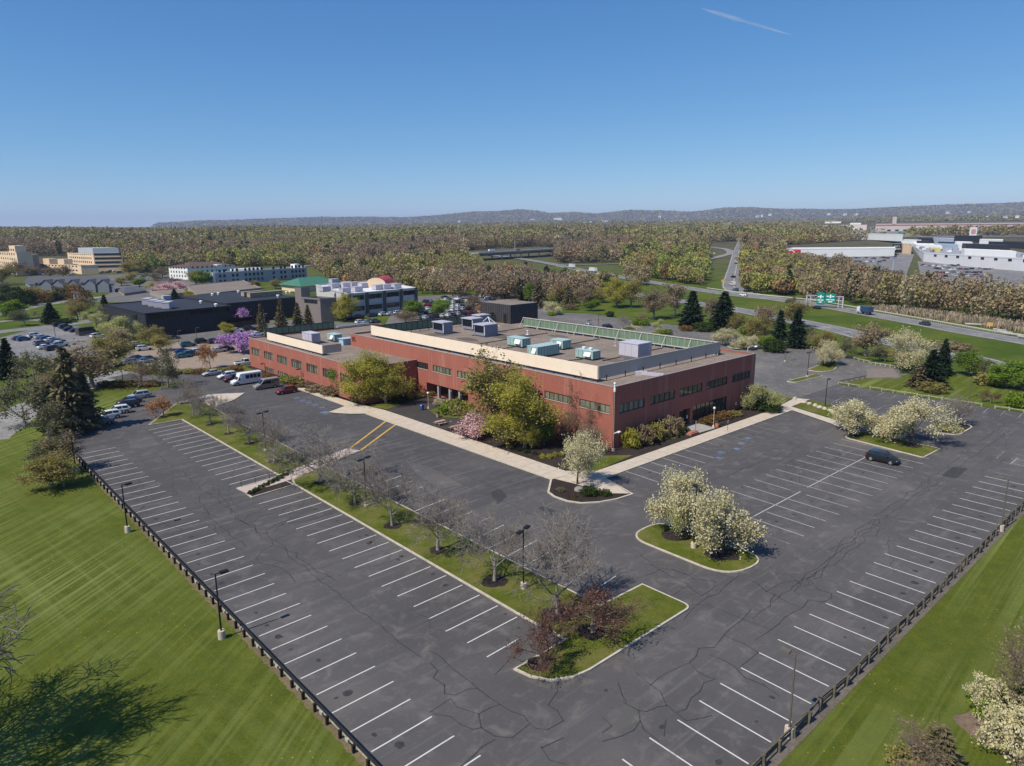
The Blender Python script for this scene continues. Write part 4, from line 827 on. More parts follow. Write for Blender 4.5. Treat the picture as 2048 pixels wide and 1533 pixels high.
# ------------------------------------------------------------------ fences
def fence_left():
    t = thing('guard_rail', 'low timber guard rail with dark posts along the left lawn edge', 'guard rail', (20.1, 19.6, 0)); r = random.Random(2)
    for i in range(57):
        y = i*1.93; b = MB(); b.box(-.22+r.uniform(-.02, .02), y-.1, -.1, -.02, y+.1, .68+r.uniform(-.04, .04)); b.build('post', M_RAILTOP, t)
    b = MB(); b.box(0, -.3, .34, .13, 109.2, .60); b.build('rail', M_WOODL, t); b = MB(); b.box(-.03, -.3, .603, .17, 109.2, .67); b.build('top_board', M_RAILTOP, t)
    for i in range(28): b = MB(); b.box(-.16, i*3.86+.75, .30, -.003, i*3.86+1.15, .55); b.build('splice_block', M_WOODL, t)
fence_left()
def fence_right(p, q, n, label, name='post_and_rail_fence', mat=M_WOOD, hh=.95, seed=1, rails=(.42, .78)):
    p = Vector((*p, 0)); q = Vector((*q, 0)); t = thing(name, label, 'fence', p); d = (q-p); r = random.Random(seed); tops = []; nn = Vector((-d.y, d.x, 0)).normalized()
    for i in range(n+1):
        a = d*(i/n); lean = Vector((r.gauss(0, .05), r.gauss(0, .06), 0)); h = hh+r.uniform(-.08, .08)
        b = MB(); b.bar(a-Vector((0, 0, .1)), a+lean+Vector((0, 0, h)), .24, .2); b.build('post', mat, t); tops.append((a, lean))
    for z in rails:
        b = MB()
        for (a, l), (c, m) in zip(tops, tops[1:]):
            if r.random() < .04: continue
            b.bar(a+l*z+Vector((0, 0, z+r.gauss(0, .03)))+nn*.11, c+m*z+Vector((0, 0, z+r.gauss(0, .03)))+nn*.11, .09, .17)
        b.build('rail', mat, t)
fence_right((20.4, 18.95), (161.2, 18.95), 66, 'weathered grey brown post and rail fence along the right lawn')
fence_right((161.5, 19.4), (161.5, 67.0), 20, 'pale green timber rail fence closing the far end of the right lot', mat=plain('mossy_timber', (.30,.31,.20), .3, 2, .9), hh=.7, seed=5, rails=(.5,))
fence_right((161.9, 67.2), (172.4, 65.5), 5, 'dark low rail fence beside the grass by the side lot turn', mat=M_WOOD, hh=.7, seed=6, rails=(.5,))
fence_right(tuple(G(1516, 683)[:2]), tuple(G(1622, 697)[:2]), 14, 'pale timber rail along the back of the side lot, below the spruces', mat=M_WOODL, hh=.7, seed=7, rails=(.5,))
fence_right(tuple(G(1628, 698)[:2]), tuple(G(1738, 727)[:2]), 12, 'pale timber rail at the back of the side lot near the twin blossoms', mat=M_WOODL, hh=.7, seed=8, rails=(.5,))
fence_right(tuple(G(1742, 729)[:2]), tuple(G(1790, 736)[:2]), 5, 'short pale rail behind the striped paver field', mat=M_WOODL, hh=.7, seed=9, rails=(.5,))
t = thing('handrail', 'thin dark metal handrail along the stepped concrete walk', 'handrail', (34.4, 95.4, 0)); b = MB(); prev = None
hp = [(34.4, 95.5), (36.5, 95.7), (38.7, 95.9), (41, 96.2), (43.2, 96.9), (45.5, 97.8), (47.5, 98.5)]
for x, y in hp:
    b2 = MB(); b2.bar((x-34.4, y-95.4, .1), (x-34.4, y-95.4, 1.1), .05); b2.build('post', M_BLACK, t)
for a, c in zip(hp, hp[1:]): b.bar((a[0]-34.4, a[1]-95.4, 1.08), (c[0]-34.4, c[1]-95.4, 1.08), .05); b.bar((a[0]-34.4, a[1]-95.4, .6), (c[0]-34.4, c[1]-95.4, .6), .035)
b.build('rail', M_BLACK, t)
t = thing('handrail', 'dark metal handrail on the garden side of the stepped concrete walk', 'handrail', (41, 93.7, 0)); b = MB(); hp = [(0, 0), (2.2, .7), (4.4, 1.5), (6.5, 2.3)]
for x, y in hp: b2 = MB(); b2.bar((x, y, .1), (x, y, 1.1), .05); b2.build('post', M_BLACK, t)
for a, c in zip(hp, hp[1:]): b.bar((*a, 1.08), (*c, 1.08), .05); b.bar((*a, .6), (*c, .6), .035)
b.build('rail', M_BLACK, t)
# ------------------------------------------------------------------ street furniture
p = G(844.5, 821.5); t = thing('mailbox', 'blue mailbox with rounded top on the dark plaza by the entrance', 'mailbox', (*p[:2], .13)); mb = paint('mailbox_blue', (.03,.07,.25), .4)
b = MB(); ar = [(.32*math.cos(a), .95+.32*math.sin(a)) for a in np.linspace(0, PI, 9)]; pr = [(-.32, .25)] + [(-x, z) for x, z in ar][0:0] + [(.32, .25)] + ar; n = len(pr)
b.v += [(-.28, q[0], q[1]) for q in pr] + [(.28, q[0], q[1]) for q in pr]; b.f += [tuple(range(n))[::-1], tuple(range(n, 2*n))] + [(i, (i+1) % n, n+(i+1) % n, n+i) for i in range(n)]; b.m += [0]*(n+2); b.build('body', mb, t)
for x in (-.22, .22):
    for y in (-.25, .25): b = MB(); b.bar((x, y, 0), (x, y, .27), .06); b.build('leg', M_BLACK, t)
b = MB(); b.box(-.30, -.2, .92, -.285, .2, 1.05); b.build('slot_plate', M_WHITE, t)
def bin_(bx, by_, m, lid, lab):
    p = G(bx, by_); t = thing('litter_bin', lab, 'litter bin', (*p[:2], .13)); b = MB(); b.tube((0, 0, 0), (0, 0, .8), .32, .36, 14); b.build('body', m, t); b = MB(); b.tube((0, 0, .8), (0, 0, .95), .38, .36, 14); b.tube((0, 0, .95), (0, 0, 1.15), .34, .16, 14); b.build('lid', lid, t)
bin_(876, 836, plain('tan_aggregate', (.33,.24,.17), .2, 6), M_BLACK, 'tan stone litter bin with black lid near the picnic tables')
bin_(1434, 856, plain('terracotta', (.48,.17,.09), .15, 4), M_DARK, 'terracotta litter bin with dark lid beside the shaded entrance')
tb = None; woodp = plain('pinkish_table_wood', (.42,.28,.22), .2, 3)
for i, (bx, by_, lab) in enumerate(((881, 851, 'pinkish picnic table with benches, nearer the litter bin'), (912, 861, 'pinkish picnic table with benches, partly behind the pink cherry tree'), (962, 873, 'pinkish picnic table beyond the pink cherry tree by the budding trees'))):
    p = G(bx, by_)
    if tb is None:
        t = tb = thing('picnic_table', lab, 'picnic table', (*p[:2], .13), .0, 'picnic tables on the plaza')
        b = MB(); b.box(-1.0, -.4, .70, 1.0, .4, .75); b.build('table_top', woodp, t)
        for s in (-.72, .72): b = MB(); b.box(-1, s-.14, .42, 1, s+.14, .46); b.build('bench', woodp, t)
        for x in (-.7, .7):
            b = MB(); b.bar((x, -.75, 0), (x, -.2, .7), .09); b.bar((x, .75, 0), (x, .2, .7), .09); b.bar((x, -.8, .4), (x, .8, .4), .09); b.build('leg', woodp, t)
    else: t = dup(tb); t['label'] = lab; t.location = (*p[:2], .13)
for (bx, by_, lab) in ((1373, 852, 'small white sign on a short post left of the shaded entrance'), (1391, 864, 'small white and blue sign on a dark post before the shaded entrance'), (1471, 824, 'small white sign post among the orange shrubs by the front wall'), (1455, 862, 'small sign post at the kerb ramp of the shaded front')):
    p = G(bx, by_); t = thing('sign_post', lab, 'sign', (*p[:2], .12), 0, 'small signs along the shaded front'); b = MB(); b.bar((0, 0, 0), (0, 0, 1.7), .05); b.build('post', M_BLACK, t); b = MB(); b.box(-.18, -.04, 1.3, .18, -.028, 1.85); pl = b.build('plate', M_WHITE, t); b = MB(); b.box(-.1, -.046, 1.45, .1, -.041, 1.7); b.build('symbol', M_BLUE, pl)
p = G(1385, 870); b = MB(); b.box(-1.2, -.5, 0, 1.2, .5, .28); b.box(-.9, -.25, .28, 1.2, .5, .42); o = b.build('brick_step', plain('orange_brick', (.36,.16,.10), .2, 5)); o.location = (*p[:2], .13); tag(o, 'low orange brick step beside the entrance pad', 'step')
p = G(1160, 984); rk = MB(); rk.ball((0, 0, .25), .95, .75, .45, 0, 12, 8); o = rk.build('boulder', plain('grey_stone', (.25,.22,.20), .25, 2.5, .95, bump=.6), None, True); o.location = (*p[:2], .1); tag(o, 'grey boulder in the mulch under the corner blossom tree', 'boulder')
r_ = random.Random(9)
for i in range(9):
    q = G(1590+i*10+r_.uniform(-2, 2), 799.5+i*3.4); b = MB(); b.ball((0, 0, .15), r_.uniform(.5, .9), r_.uniform(.4, .7), r_.uniform(.3, .5), 0, 8, 6); o = b.build('rock', plain('pale_rock', (.46,.39,.31), .25, 2, .95), None); o.location = q; o.rotation_euler = (0, 0, r_.uniform(0, 3)); tag(o, 'pale rock in the rubble kerb by the side lot, %s from the walk end' % ORD[i+1], 'rock', 'rocks along the rubble kerb')
# ------------------------------------------------------------------ trees
def rot_about(v, ax, a): return Matrix.Rotation(a, 3, ax) @ v
class Tree:
    def __init__(s, seed): s.r = random.Random(seed); s.seg = []; s.tips = []
    def grow(s, p, d, L, r, lvl, P):
        R = s.r; n = P['n'][lvl]; sl = L/n; last = lvl == len(P['n'])-1; pts = [p]
        for i in range(n):
            d = (d + Vector((R.gauss(0, 1), R.gauss(0, 1), R.gauss(0, 1)))*P['jit'][lvl] + Vector((0, 0, P['up'][lvl]))).normalized()
            q = p+d*sl; r1 = r*(1-(.75 if not last else .85)*(1)/n*(1)); s.seg.append((p, q, r, r1, lvl)); p = q; r = r1; pts.append(p)
            f = (i+1)/n
            if last: s.tips.append((p, d, lvl)); continue
            if f < P['bare'][lvl]: continue
            k = P['kids'][lvl]; k = int(k)+(R.random() < k-int(k))
            for _ in range(k):
                ax = d.orthogonal().normalized(); ax = rot_about(ax, d, R.uniform(0, 2*PI)); a = math.radians(P['ang'][lvl])*R.uniform(.7, 1.25)
                s.grow(p, rot_about(d, ax, a), L*P['rat'][lvl]*R.uniform(.7, 1.2)*(1.15-.45*f if lvl == 0 and P.get('cone') else 1), r*.62, lvl+1, P)
        if not last: s.grow(p, d, L*P['rat'][lvl]*.9, r*.8, lvl+1, P)
    def mesh(s, name, lv, m, parent, sides=(8, 6, 4, 3, 3), rmin=.008):
        V = []; F4 = []; n = 0
        for p, q, r0, r1, l in s.seg:
            if l not in lv: continue
            k = sides[min(l, 4)]; d = (q-p).normalized(); a = d.orthogonal().normalized(); b = d.cross(a); r0 = max(r0, rmin); r1 = max(r1, rmin)
            for o, r in ((p, r0), (q+d*r1*.3, r1)):
                for i in range(k): t = 2*PI*i/k; V.append(o+a*(r*math.cos(t))+b*(r*math.sin(t)))
            for i in range(k): j = (i+1) % k; F4.append((n+i, n+j, n+k+j, n+k+i))
            n += 2*k
        return fast(name, [tuple(v) for v in V], F4, m, None, None, parent, True)
def quads(C_, size, rng, asp=1.0, up=0.0, N=None):
    """leaf cards at centres C_ (n,3) turned at random"""
    n = len(C_); a = rng.normal(size=(n, 3)); a[:, 2] *= (1-up); a /= np.linalg.norm(a, axis=1)[:, None]; b = rng.normal(size=(n, 3)); b -= a*(a*b).sum(1)[:, None]; b /= np.linalg.norm(b, axis=1)[:, None]
    s = (size*rng.uniform(.6, 1.35, n))[:, None]*.5; a = a*s*asp; b = b*s
    V = np.stack([C_-a-b*.6, C_+a*.2-b, C_+a+b*.5, C_-a*.3+b], 1).reshape(-1, 3); return V, np.arange(n*4).reshape(-1, 4)
MB_GREY = plain('grey_bark', (.25,.225,.195), .3, 5, .95); MB_TWIG = plain('grey_twigs', (.235,.205,.175), .3, 3, .95); MB_BROWN = plain('brown_bark', (.085,.066,.05), .3, 5, .95); MB_TAN = plain('tan_twigs', (.22,.165,.115), .25, 2, .95)
ML = dict(blossom=leafmat('cream_blossom', (.46,.42,.19), (.74,.67,.45), .3, 1.6, .07), yellowgreen=leafmat('young_yellow_leaves', (.33,.36,.10), (.55,.53,.26), .3, 1.4, .12), lime=leafmat('lime_leaves', (.32,.31,.045), (.54,.49,.11), .5, .6, .12), fresh=leafmat('fresh_green_leaves', (.10,.19,.02), (.24,.33,.05), .35, .7, .15),
          olive=leafmat('olive_buds', (.21,.190,.055), (.37,.31,.11), .3, .8, .18), tan=leafmat('tan_buds', (.20,.150,.085), (.33,.26,.16), .3, .8, .2), red=leafmat('red_buds', (.10,.055,.045), (.21,.115,.085), .3, .9, .15), orange=leafmat('orange_buds', (.33,.14,.045), (.50,.26,.10), .3, .8, .12),
          pink=leafmat('pink_blossom', (.66,.36,.38), (.85,.62,.62), .25, 1.5, .08), purple=leafmat('purple_blossom', (.40,.20,.46), (.60,.38,.66), .25, 1.2, .06), spruce=leafmat('spruce_needles', (.010,.020,.012), (.034,.055,.026), .12, 1.4, .2), brownspruce=leafmat('dry_spruce_needles', (.085,.078,.040), (.21,.17,.095), .12, 1.2, .15),
          hedge=leafmat('dark_shrub_leaves', (.022,.040,.012), (.065,.095,.025), .2, 1.6, .2), bright=leafmat('bright_shrub_leaves', (.12,.21,.018), (.28,.36,.045), .3, 1.5, .15), rust=leafmat('rust_shrub_leaves', (.14,.085,.03), (.28,.16,.06), .25, 1.5, .15), grey=leafmat('grey_green_leaves', (.12,.125,.06), (.22,.21,.12), .3, .8, .2))
PROT = {}
VASE = dict(n=(3, 4, 4, 4, 3), jit=(.05, .13, .16, .2, .25), up=(.05, .05, .06, .05, .03), bare=(.66, .3, .2, .2), kids=(2.9, 1.6, 1.6, 1.3), ang=(54, 44, 46, 46), rat=(1.3, .64, .6, .6))
SPREAD = dict(n=(4, 4, 4, 3, 3), jit=(.06, .13, .17, .2, .25), up=(.03, .04, .04, .04, .02), bare=(.45, .3, .2, .2), kids=(2.1, 1.5, 1.4, 1.2), ang=(58, 45, 45, 45), rat=(.85, .62, .6, .55))
UPRIGHT = dict(n=(7, 4, 4, 3), jit=(.03, .11, .16, .22), up=(.05, .08, .06, .04), bare=(.24, .25, .2), kids=(3.1, 1.9, 1.7), ang=(52, 42, 45), rat=(.46, .52, .5), cone=True)
def proto(key, seed, Hh, P, trunkL, r, leaf=None, nleaf=0, lsize=.25, scat=.3, bark=None, twig=None, low=False, sq=1.0):
    t = Tree(seed); t.grow(Vector((0, 0, 0)), Vector((0, 0, 1)), trunkL, r, 0, P)
    root = thing('tree', None, None); nl = len(P['n'])
    zs = max(q.z for p, q, *_ in t.seg); k = Hh/zs
    t.seg = [(p*k, q*k, a, b, l) for p, q, a, b, l in t.seg]; t.tips = [(p*k, d, l) for p, d, l in t.tips]
    t.mesh('trunk', (0, 1), bark or MB_GREY, root)
    rng = np.random.default_rng(seed)
    tw = t.mesh('crown', tuple(range(2, nl)), twig or MB_TWIG, root, rmin=.022 if key == 'bigbare' else .011 if leaf is None else .009)
    if leaf:
        T = np.array([tuple(p) for p, d, l in t.tips]); gp = np.sin(T[:, 0]*2.1+seed)*np.sin(T[:, 1]*2.3+2*seed)*np.sin(T[:, 2]*2.7+seed)+rng.normal(0, .25, len(T)); T = T[gp > np.quantile(gp, .30)]; C_ = T[rng.integers(0, len(T), nleaf)]+rng.normal(size=(nleaf, 3))*scat
        C_ = C_[C_[:, 2] > .3]; V, F = quads(C_, lsize, rng)
        old = tw.data; nv = len(old.vertices); co = np.empty(nv*3, np.float32); old.vertices.foreach_get('co', co); fl = np.empty(len(old.loops), np.int32); old.loops.foreach_get('vertex_index', fl)
        n1 = len(old.polygons); D.objects.remove(tw); fast('crown', np.vstack([co.reshape(-1, 3), V]), np.vstack([fl.reshape(-1, 4), F+nv]), [twig or MB_TWIG, leaf], np.r_[np.zeros(n1), np.ones(len(F))], None, root)
    rad = np.percentile(np.hypot(*np.array([(p.x, p.y) for p, d, l in t.tips]).T), 92)
    PROT.setdefault(key, []).append((root, Hh, max(rad, .3))); return root
def conifer(key, seed, Hh, rad, leaf, shape=1.0, den=1.0):
    rng = np.random.default_rng(seed); root = thing('conifer', None, None); b = MB(); b.tube((0, 0, 0), (0, 0, Hh*.97), .024*Hh, .02, 7); b.build('trunk', MB_BROWN, root)
    C_ = []; D_ = []; z = Hh*.05
    while z < Hh*.985:
        f = z/Hh; L = rad*(1-f)**shape*(1 if f > .12 else .75+f*2)*rng.uniform(.8, 1.12)+.12; nb = max(5, int(9*den))
        for i in range(nb):
            a = 2*PI*(i+rng.uniform(-.3, .3))/nb+z*3; l = L*rng.uniform(.62, 1.18); k = max(3, int(l*5*den))
            for j in range(k):
                t = (j+rng.uniform(.2, .9))/k; s = l*t; C_.append((s*math.cos(a)+rng.normal(0, .12), s*math.sin(a)+rng.normal(0, .12), z-.28*s+.18*s*t+rng.normal(0, .1))); D_.append((math.cos(a), math.sin(a), -.35))
        z += Hh*.021+.12*rng.uniform(.6, 1.4)
    C_ = np.array(C_); d = np.array(D_)+rng.normal(0, .35, (len(C_), 3)); d /= np.linalg.norm(d, axis=1)[:, None]; s_ = np.cross(d, rng.normal(size=(len(C_), 3))); s_ /= np.linalg.norm(s_, axis=1)[:, None]
    sz = (Hh*.040*rng.uniform(.7, 1.4, len(C_)))[:, None]; V = np.stack([C_-d*sz, C_-s_*sz*.42, C_+d*sz*1.1, C_+s_*sz*.42], 1).reshape(-1, 3)
    fast('crown', V, np.arange(len(V)).reshape(-1, 4), leaf, None, None, root); PROT.setdefault(key, []).append((root, Hh, rad)); return root
def shrub(key, seed, leaf, n=900, ls=.16, lump=.18, flat=1.0):
    rng = np.random.default_rng(seed); root = thing('shrub', None, None); v = rng.normal(size=(n, 3)); v /= np.linalg.norm(v, axis=1)[:, None]; ph = rng.uniform(0, 6.3, 4)
    k = 1+lump*(np.sin(3.1*v[:, 0]*2+ph[0])*np.sin(2.7*v[:, 1]*2+ph[1])+.7*np.sin(6*v[:, 2]+5*v[:, 0]+ph[2])); rr = rng.uniform(.55, 1.0, n)**.4*k
    C_ = v*rr[:, None]*np.array((1, 1, .5)); C_[:, 2] = C_[:, 2]+.5; C_ = C_[C_[:, 2] > .03]; V, F = quads(C_, ls, rng)
    fast('crown', V, F, leaf, None, None, root); b = MB()
    for i in range(5): a = i*1.3; b.tube((.05*math.cos(a), .05*math.sin(a), 0), (.5*math.cos(a), .5*math.sin(a), .55), .035, .015, 4)
    b.build('stems', MB_BROWN, root); PROT.setdefault(key, []).append((root, 1.0, 1.0)); return root
for i in range(3):
    proto('bare', 10+i, 6.5, VASE, 1.9, .17)
    proto('bloom', 20+i, 6.0, SPREAD, 2.2, .15, ML['blossom'], 9500, .125, .25, MB_BROWN, MB_TWIG)
    proto('budding', 30+i, 9.0, UPRIGHT, 8.2, .2, ML['olive'], 8000, .16, .34, MB_GREY, MB_TAN)
    proto('hazy', 40+i, 10.0, UPRIGHT, 9.0, .22, ML['tan'], 2600, .26, .4, MB_GREY, MB_TAN)
    proto('greygreen', 45+i, 9.0, SPREAD, 3.2, .22, ML['grey'], 3200, .28, .4, MB_GREY, MB_TWIG)
for i in range(2):
    proto('bloomlime', 60+i, 6.0, SPREAD, 2.2, .15, ML['yellowgreen'], 8500, .13, .26, MB_BROWN, MB_TWIG)
    proto('lime', 70+i, 10.0, dict(UPRIGHT, kids=(3.6, 2.0, 1.7), bare=(.14, .25, .2)), 9.0, .2, ML['lime'], 16000, .155, .32, MB_GREY, MB_TAN)
    proto('fresh', 75+i, 8.0, UPRIGHT, 7.2, .17, ML['fresh'], 9000, .21, .34, MB_GREY, MB_BROWN)
    proto('orange', 80+i, 5.5, SPREAD, 1.9, .12, ML['orange'], 1500, .22, .3, MB_BROWN, MB_TAN)
    proto('redbare', 84+i, 4.2, dict(SPREAD, ang=(66, 50, 48, 45), up=(.02, .01, .02, .03, .03)), 1.3, .13, ML['red'], 2600, .10, .16, MB_GREY, plain('purple_twigs_%d' % i, (.13,.07,.06), .2))
    conifer('spruce', 90+i, 12, 3.3, ML['spruce'], .85, 1.15); conifer('slimspruce', 94+i, 12, 2.5, ML['spruce'], .8, 1.0); conifer('brownspruce', 97+i, 10, 2.7, ML['brownspruce'], .8, 1.0)
proto('bigbare', 150, 10, dict(VASE, kids=(4.0, 2.1, 2.0, 1.8), ang=(50, 44, 46, 46)), 2.2, .26)
proto('pink', 100, 4.2, dict(SPREAD, ang=(68, 48, 45, 45)), 1.5, .12, ML['pink'], 5000, .14, .25, MB_BROWN, MB_BROWN)
proto('purple', 101, 6.0, SPREAD, 2.0, .13, ML['purple'], 4600, .26, .32, MB_BROWN, MB_BROWN)
proto('twiggy', 102, 8.5, UPRIGHT, 8, .13, None, bark=MB_TAN, twig=MB_TAN); proto('twiggy', 103, 8.5, UPRIGHT, 8, .13, None, bark=MB_TAN, twig=MB_TAN)
proto('thicket', 104, 6, dict(VASE, n=(2, 4, 4, 4, 3), bare=(.3, .2, .2, .2)), 1.0, .10, ML['tan'], 1800, .12, .3, MB_TAN, MB_TAN); proto('thicket', 105, 6, dict(VASE, n=(2, 4, 4, 4, 3), bare=(.3, .2, .2, .2)), 1.0, .10, ML['tan'], 1200, .14, .3, MB_TAN, MB_TAN)
for i, k in enumerate(('hedge', 'bright', 'rust', 'lime', 'grey', 'tan', 'olive')):
    for j in range(2): shrub('sh_'+k, 110+i*3+j, ML[k], 1700, .12, .28)
shrub('sh_white', 140, ML['blossom'], 4200, .06, .32); shrub('sh_white', 141, ML['blossom'], 4200, .06, .32)
USED = {}; TR = random.Random(77)
def plant(key, base, topv, label, cat='tree', wpx=None, group=None, name=None, h=None, z=None, p=None):
    p = p or GT(*base); h = h or hgt(p, topv); L = PROT[key]; i = USED.get(key, 0); USED[key] = i+1; root, H0, R0 = L[i % len(L)]
    o = root if i < len(L) else dup(root)
    s = h/H0; o.location = p; o.rotation_euler = (0, 0, TR.uniform(0, 6.28))
    sw = s
    if wpx:
        dist = math.sqrt(p.x**2+p.y**2+H*H); sw = wpx/FPX*dist/2/R0; sw = min(max(sw, s*.45), s*2.4)
    o.scale = (sw, sw, s); o.name = name or ('shrub' if key.startswith('sh_') else 'conifer' if 'spruce' in key else 'tree'); tag(o, label, cat, group); return o
# median row
mg = 'bare trees along the grass median'
for (bx, by_, tv, wp, lab) in ((368, 804, 752, 60, 'brownish bare tree at the far end of the median by the concrete pad'), (387, 833, 757, 66, 'bare grey tree at the far tip of the median'), (421, 850, 782, 66, 'bare grey tree on the median, third from its far tip'), (458, 868, 793, 72, 'bare grey tree on the median, fourth from its far tip'), (499, 888, 808, 84, 'bare grey tree on the median, just left of a two headed lamp'),
                               (549, 924, 830, 96, 'bare grey tree on the median, just right of the far two headed lamp'), (640.6, 966.6, 846, 180, 'wide bare grey tree beside the stepped walk'), (710, 1009, 903, 118, 'bare tree with pale limbs beside the lamp past the stepped walk'), (784.6, 1054, 928, 120, 'bare grey tree in a mulch ring at mid median, beside open grass'), (876, 1102.8, 966, 140, 'bare grey tree on the median, third from its near end'), (989, 1165, 1009, 150, 'bare grey tree in a round mulch ring left of the near two headed lamp'), (1117, 1231, 1032, 190, 'largest bare grey tree, at the near end of the median above the red shrubs')):
    plant('bare', (bx, by_), tv, lab, wpx=wp, group=mg)
plant('redbare', (1080, 1331), 1220, 'low twiggy tree with dark red buds at the island corner', wpx=122); plant('redbare', (1184, 1268), 1176, 'low spreading dark red budded tree in the middle of the near island', wpx=150)
rings = [((876, 1103), 1.0), ((989, 1165), 1.35), ((1117, 1230), 1.5), ((1080, 1330), 1.0), ((1184, 1267), 1.25), ((784.6, 1054), 1.1), ((710, 1009), .9), ((641, 967), 1.0), ((549, 925), .9), ((499, 889), .9), ((458, 869), .9), ((1443.5, 1110), 1.8), ((1352, 1073), 1.7), ((421, 851), .8), ((1712, 872), 1.2), ((1824, 893), 1.4)]
for i, (q, r) in enumerate(rings): c = G(*q); sheet('mulch_ring', blob(c, r, r, 26, i), .150+i*.0005, M_MULCH)
# blossoms near
plant('bloom', (1443.5, 1110), 974, 'big cream blossom tree on the right of the small island, nearest the camera', wpx=132); plant('bloom', (1352, 1073), 944, 'cream blossom tree on the left of the small island behind a lamp post', wpx=112); plant('bloomlime', (1372, 1081), 1000, 'low yellowish blossom tree between the two on the small island', wpx=70)
plant('bloom', (1154.5, 971), 859, 'slender cream blossom tree on the mulch nose at the walk corner', wpx=92); plant('bloom', (1712.4, 872), 795, 'cream blossom tree at the left end of the far grass island', wpx=88); plant('bloom', (1795, 873), 812, 'thin stemmed blossom tree in the middle of the far grass island', wpx=56); plant('bloom', (1824, 893), 802, 'widest cream blossom tree above the black SUV, at the island end', wpx=112); plant('bloomlime', (1528, 824), 768, 'yellowish cream blossom tree at the end of the brick building', wpx=64)
# front garden
plant('lime', (745, 806), 694, 'big lime budding tree in front of the lower wing, left of a pair', wpx=96); plant('lime', (772, 808), 708, 'big lime green tree with pale trunk in front of the entrance, right of a pair', wpx=92); plant('fresh', (683, 788), 722, 'small bright green tree against the lower brick wing', wpx=42); plant('orange', (829, 790), 755, 'small pinkish tan tree left of the recessed entrance', wpx=52); plant('twiggy', (700, 790), 716, 'thin twiggy bush tree between the bright green tree and the lime pair', wpx=40)
plant('budding', (992, 868), 697, 'tall olive budding tree hiding part of the beige screen', wpx=112); plant('lime', (1050, 897), 733, 'tall lime tree in front of the brick wall near the corner', wpx=124); plant('fresh', (1088, 892), 826, 'round fresh green shrub tree at the right foot of the tall lime tree', wpx=40); plant('twiggy', (1153, 876), 733, 'bare tan tree standing close to the brick wall by the corner', wpx=66); plant('twiggy', (1189, 888), 780, 'second bare tan tree by the brick corner behind the blossom tree', wpx=60)
plant('thicket', (1135, 884), 812, 'low brown thicket tree right of the lime tree', wpx=70); plant('thicket', (1185, 903), 842, 'brown twiggy shrub at the sunlit side of the brick corner', 'shrub', 70, name='shrub'); plant('pink', (942, 873), 828, 'pink cherry tree in bloom beside the picnic tables', wpx=78); plant('lime', (1062, 900), 830, 'low lime growth in front of the tall lime tree trunk', wpx=46)
for i, (x, y) in enumerate(((1085, 919), (1098, 919), (1110, 915), (1123, 914))): plant('sh_lime', (x, y), y-10, 'round lime clipped shrub, %s of four in the corner bed' % ORD[i+1], 'shrub', 11, 'clipped lime balls in the corner bed')
for i, (x, y, h_, w_, k) in enumerate(((1040, 903, 8, 14, 'hedge'), (1055, 908, 8, 12, 'hedge'), (1070, 911, 7, 11, 'hedge'), (1020, 897, 8, 14, 'olive'), (1150, 926, 8, 16, 'rust'))): plant('sh_'+k, (x, y), y-h_, '%s low shrub in the dark corner bed, %s along from the lime tree' % (('dark green', 'dark', 'small dark', 'olive', 'rust brown')[i], ORD[i+1]), 'shrub', w_)
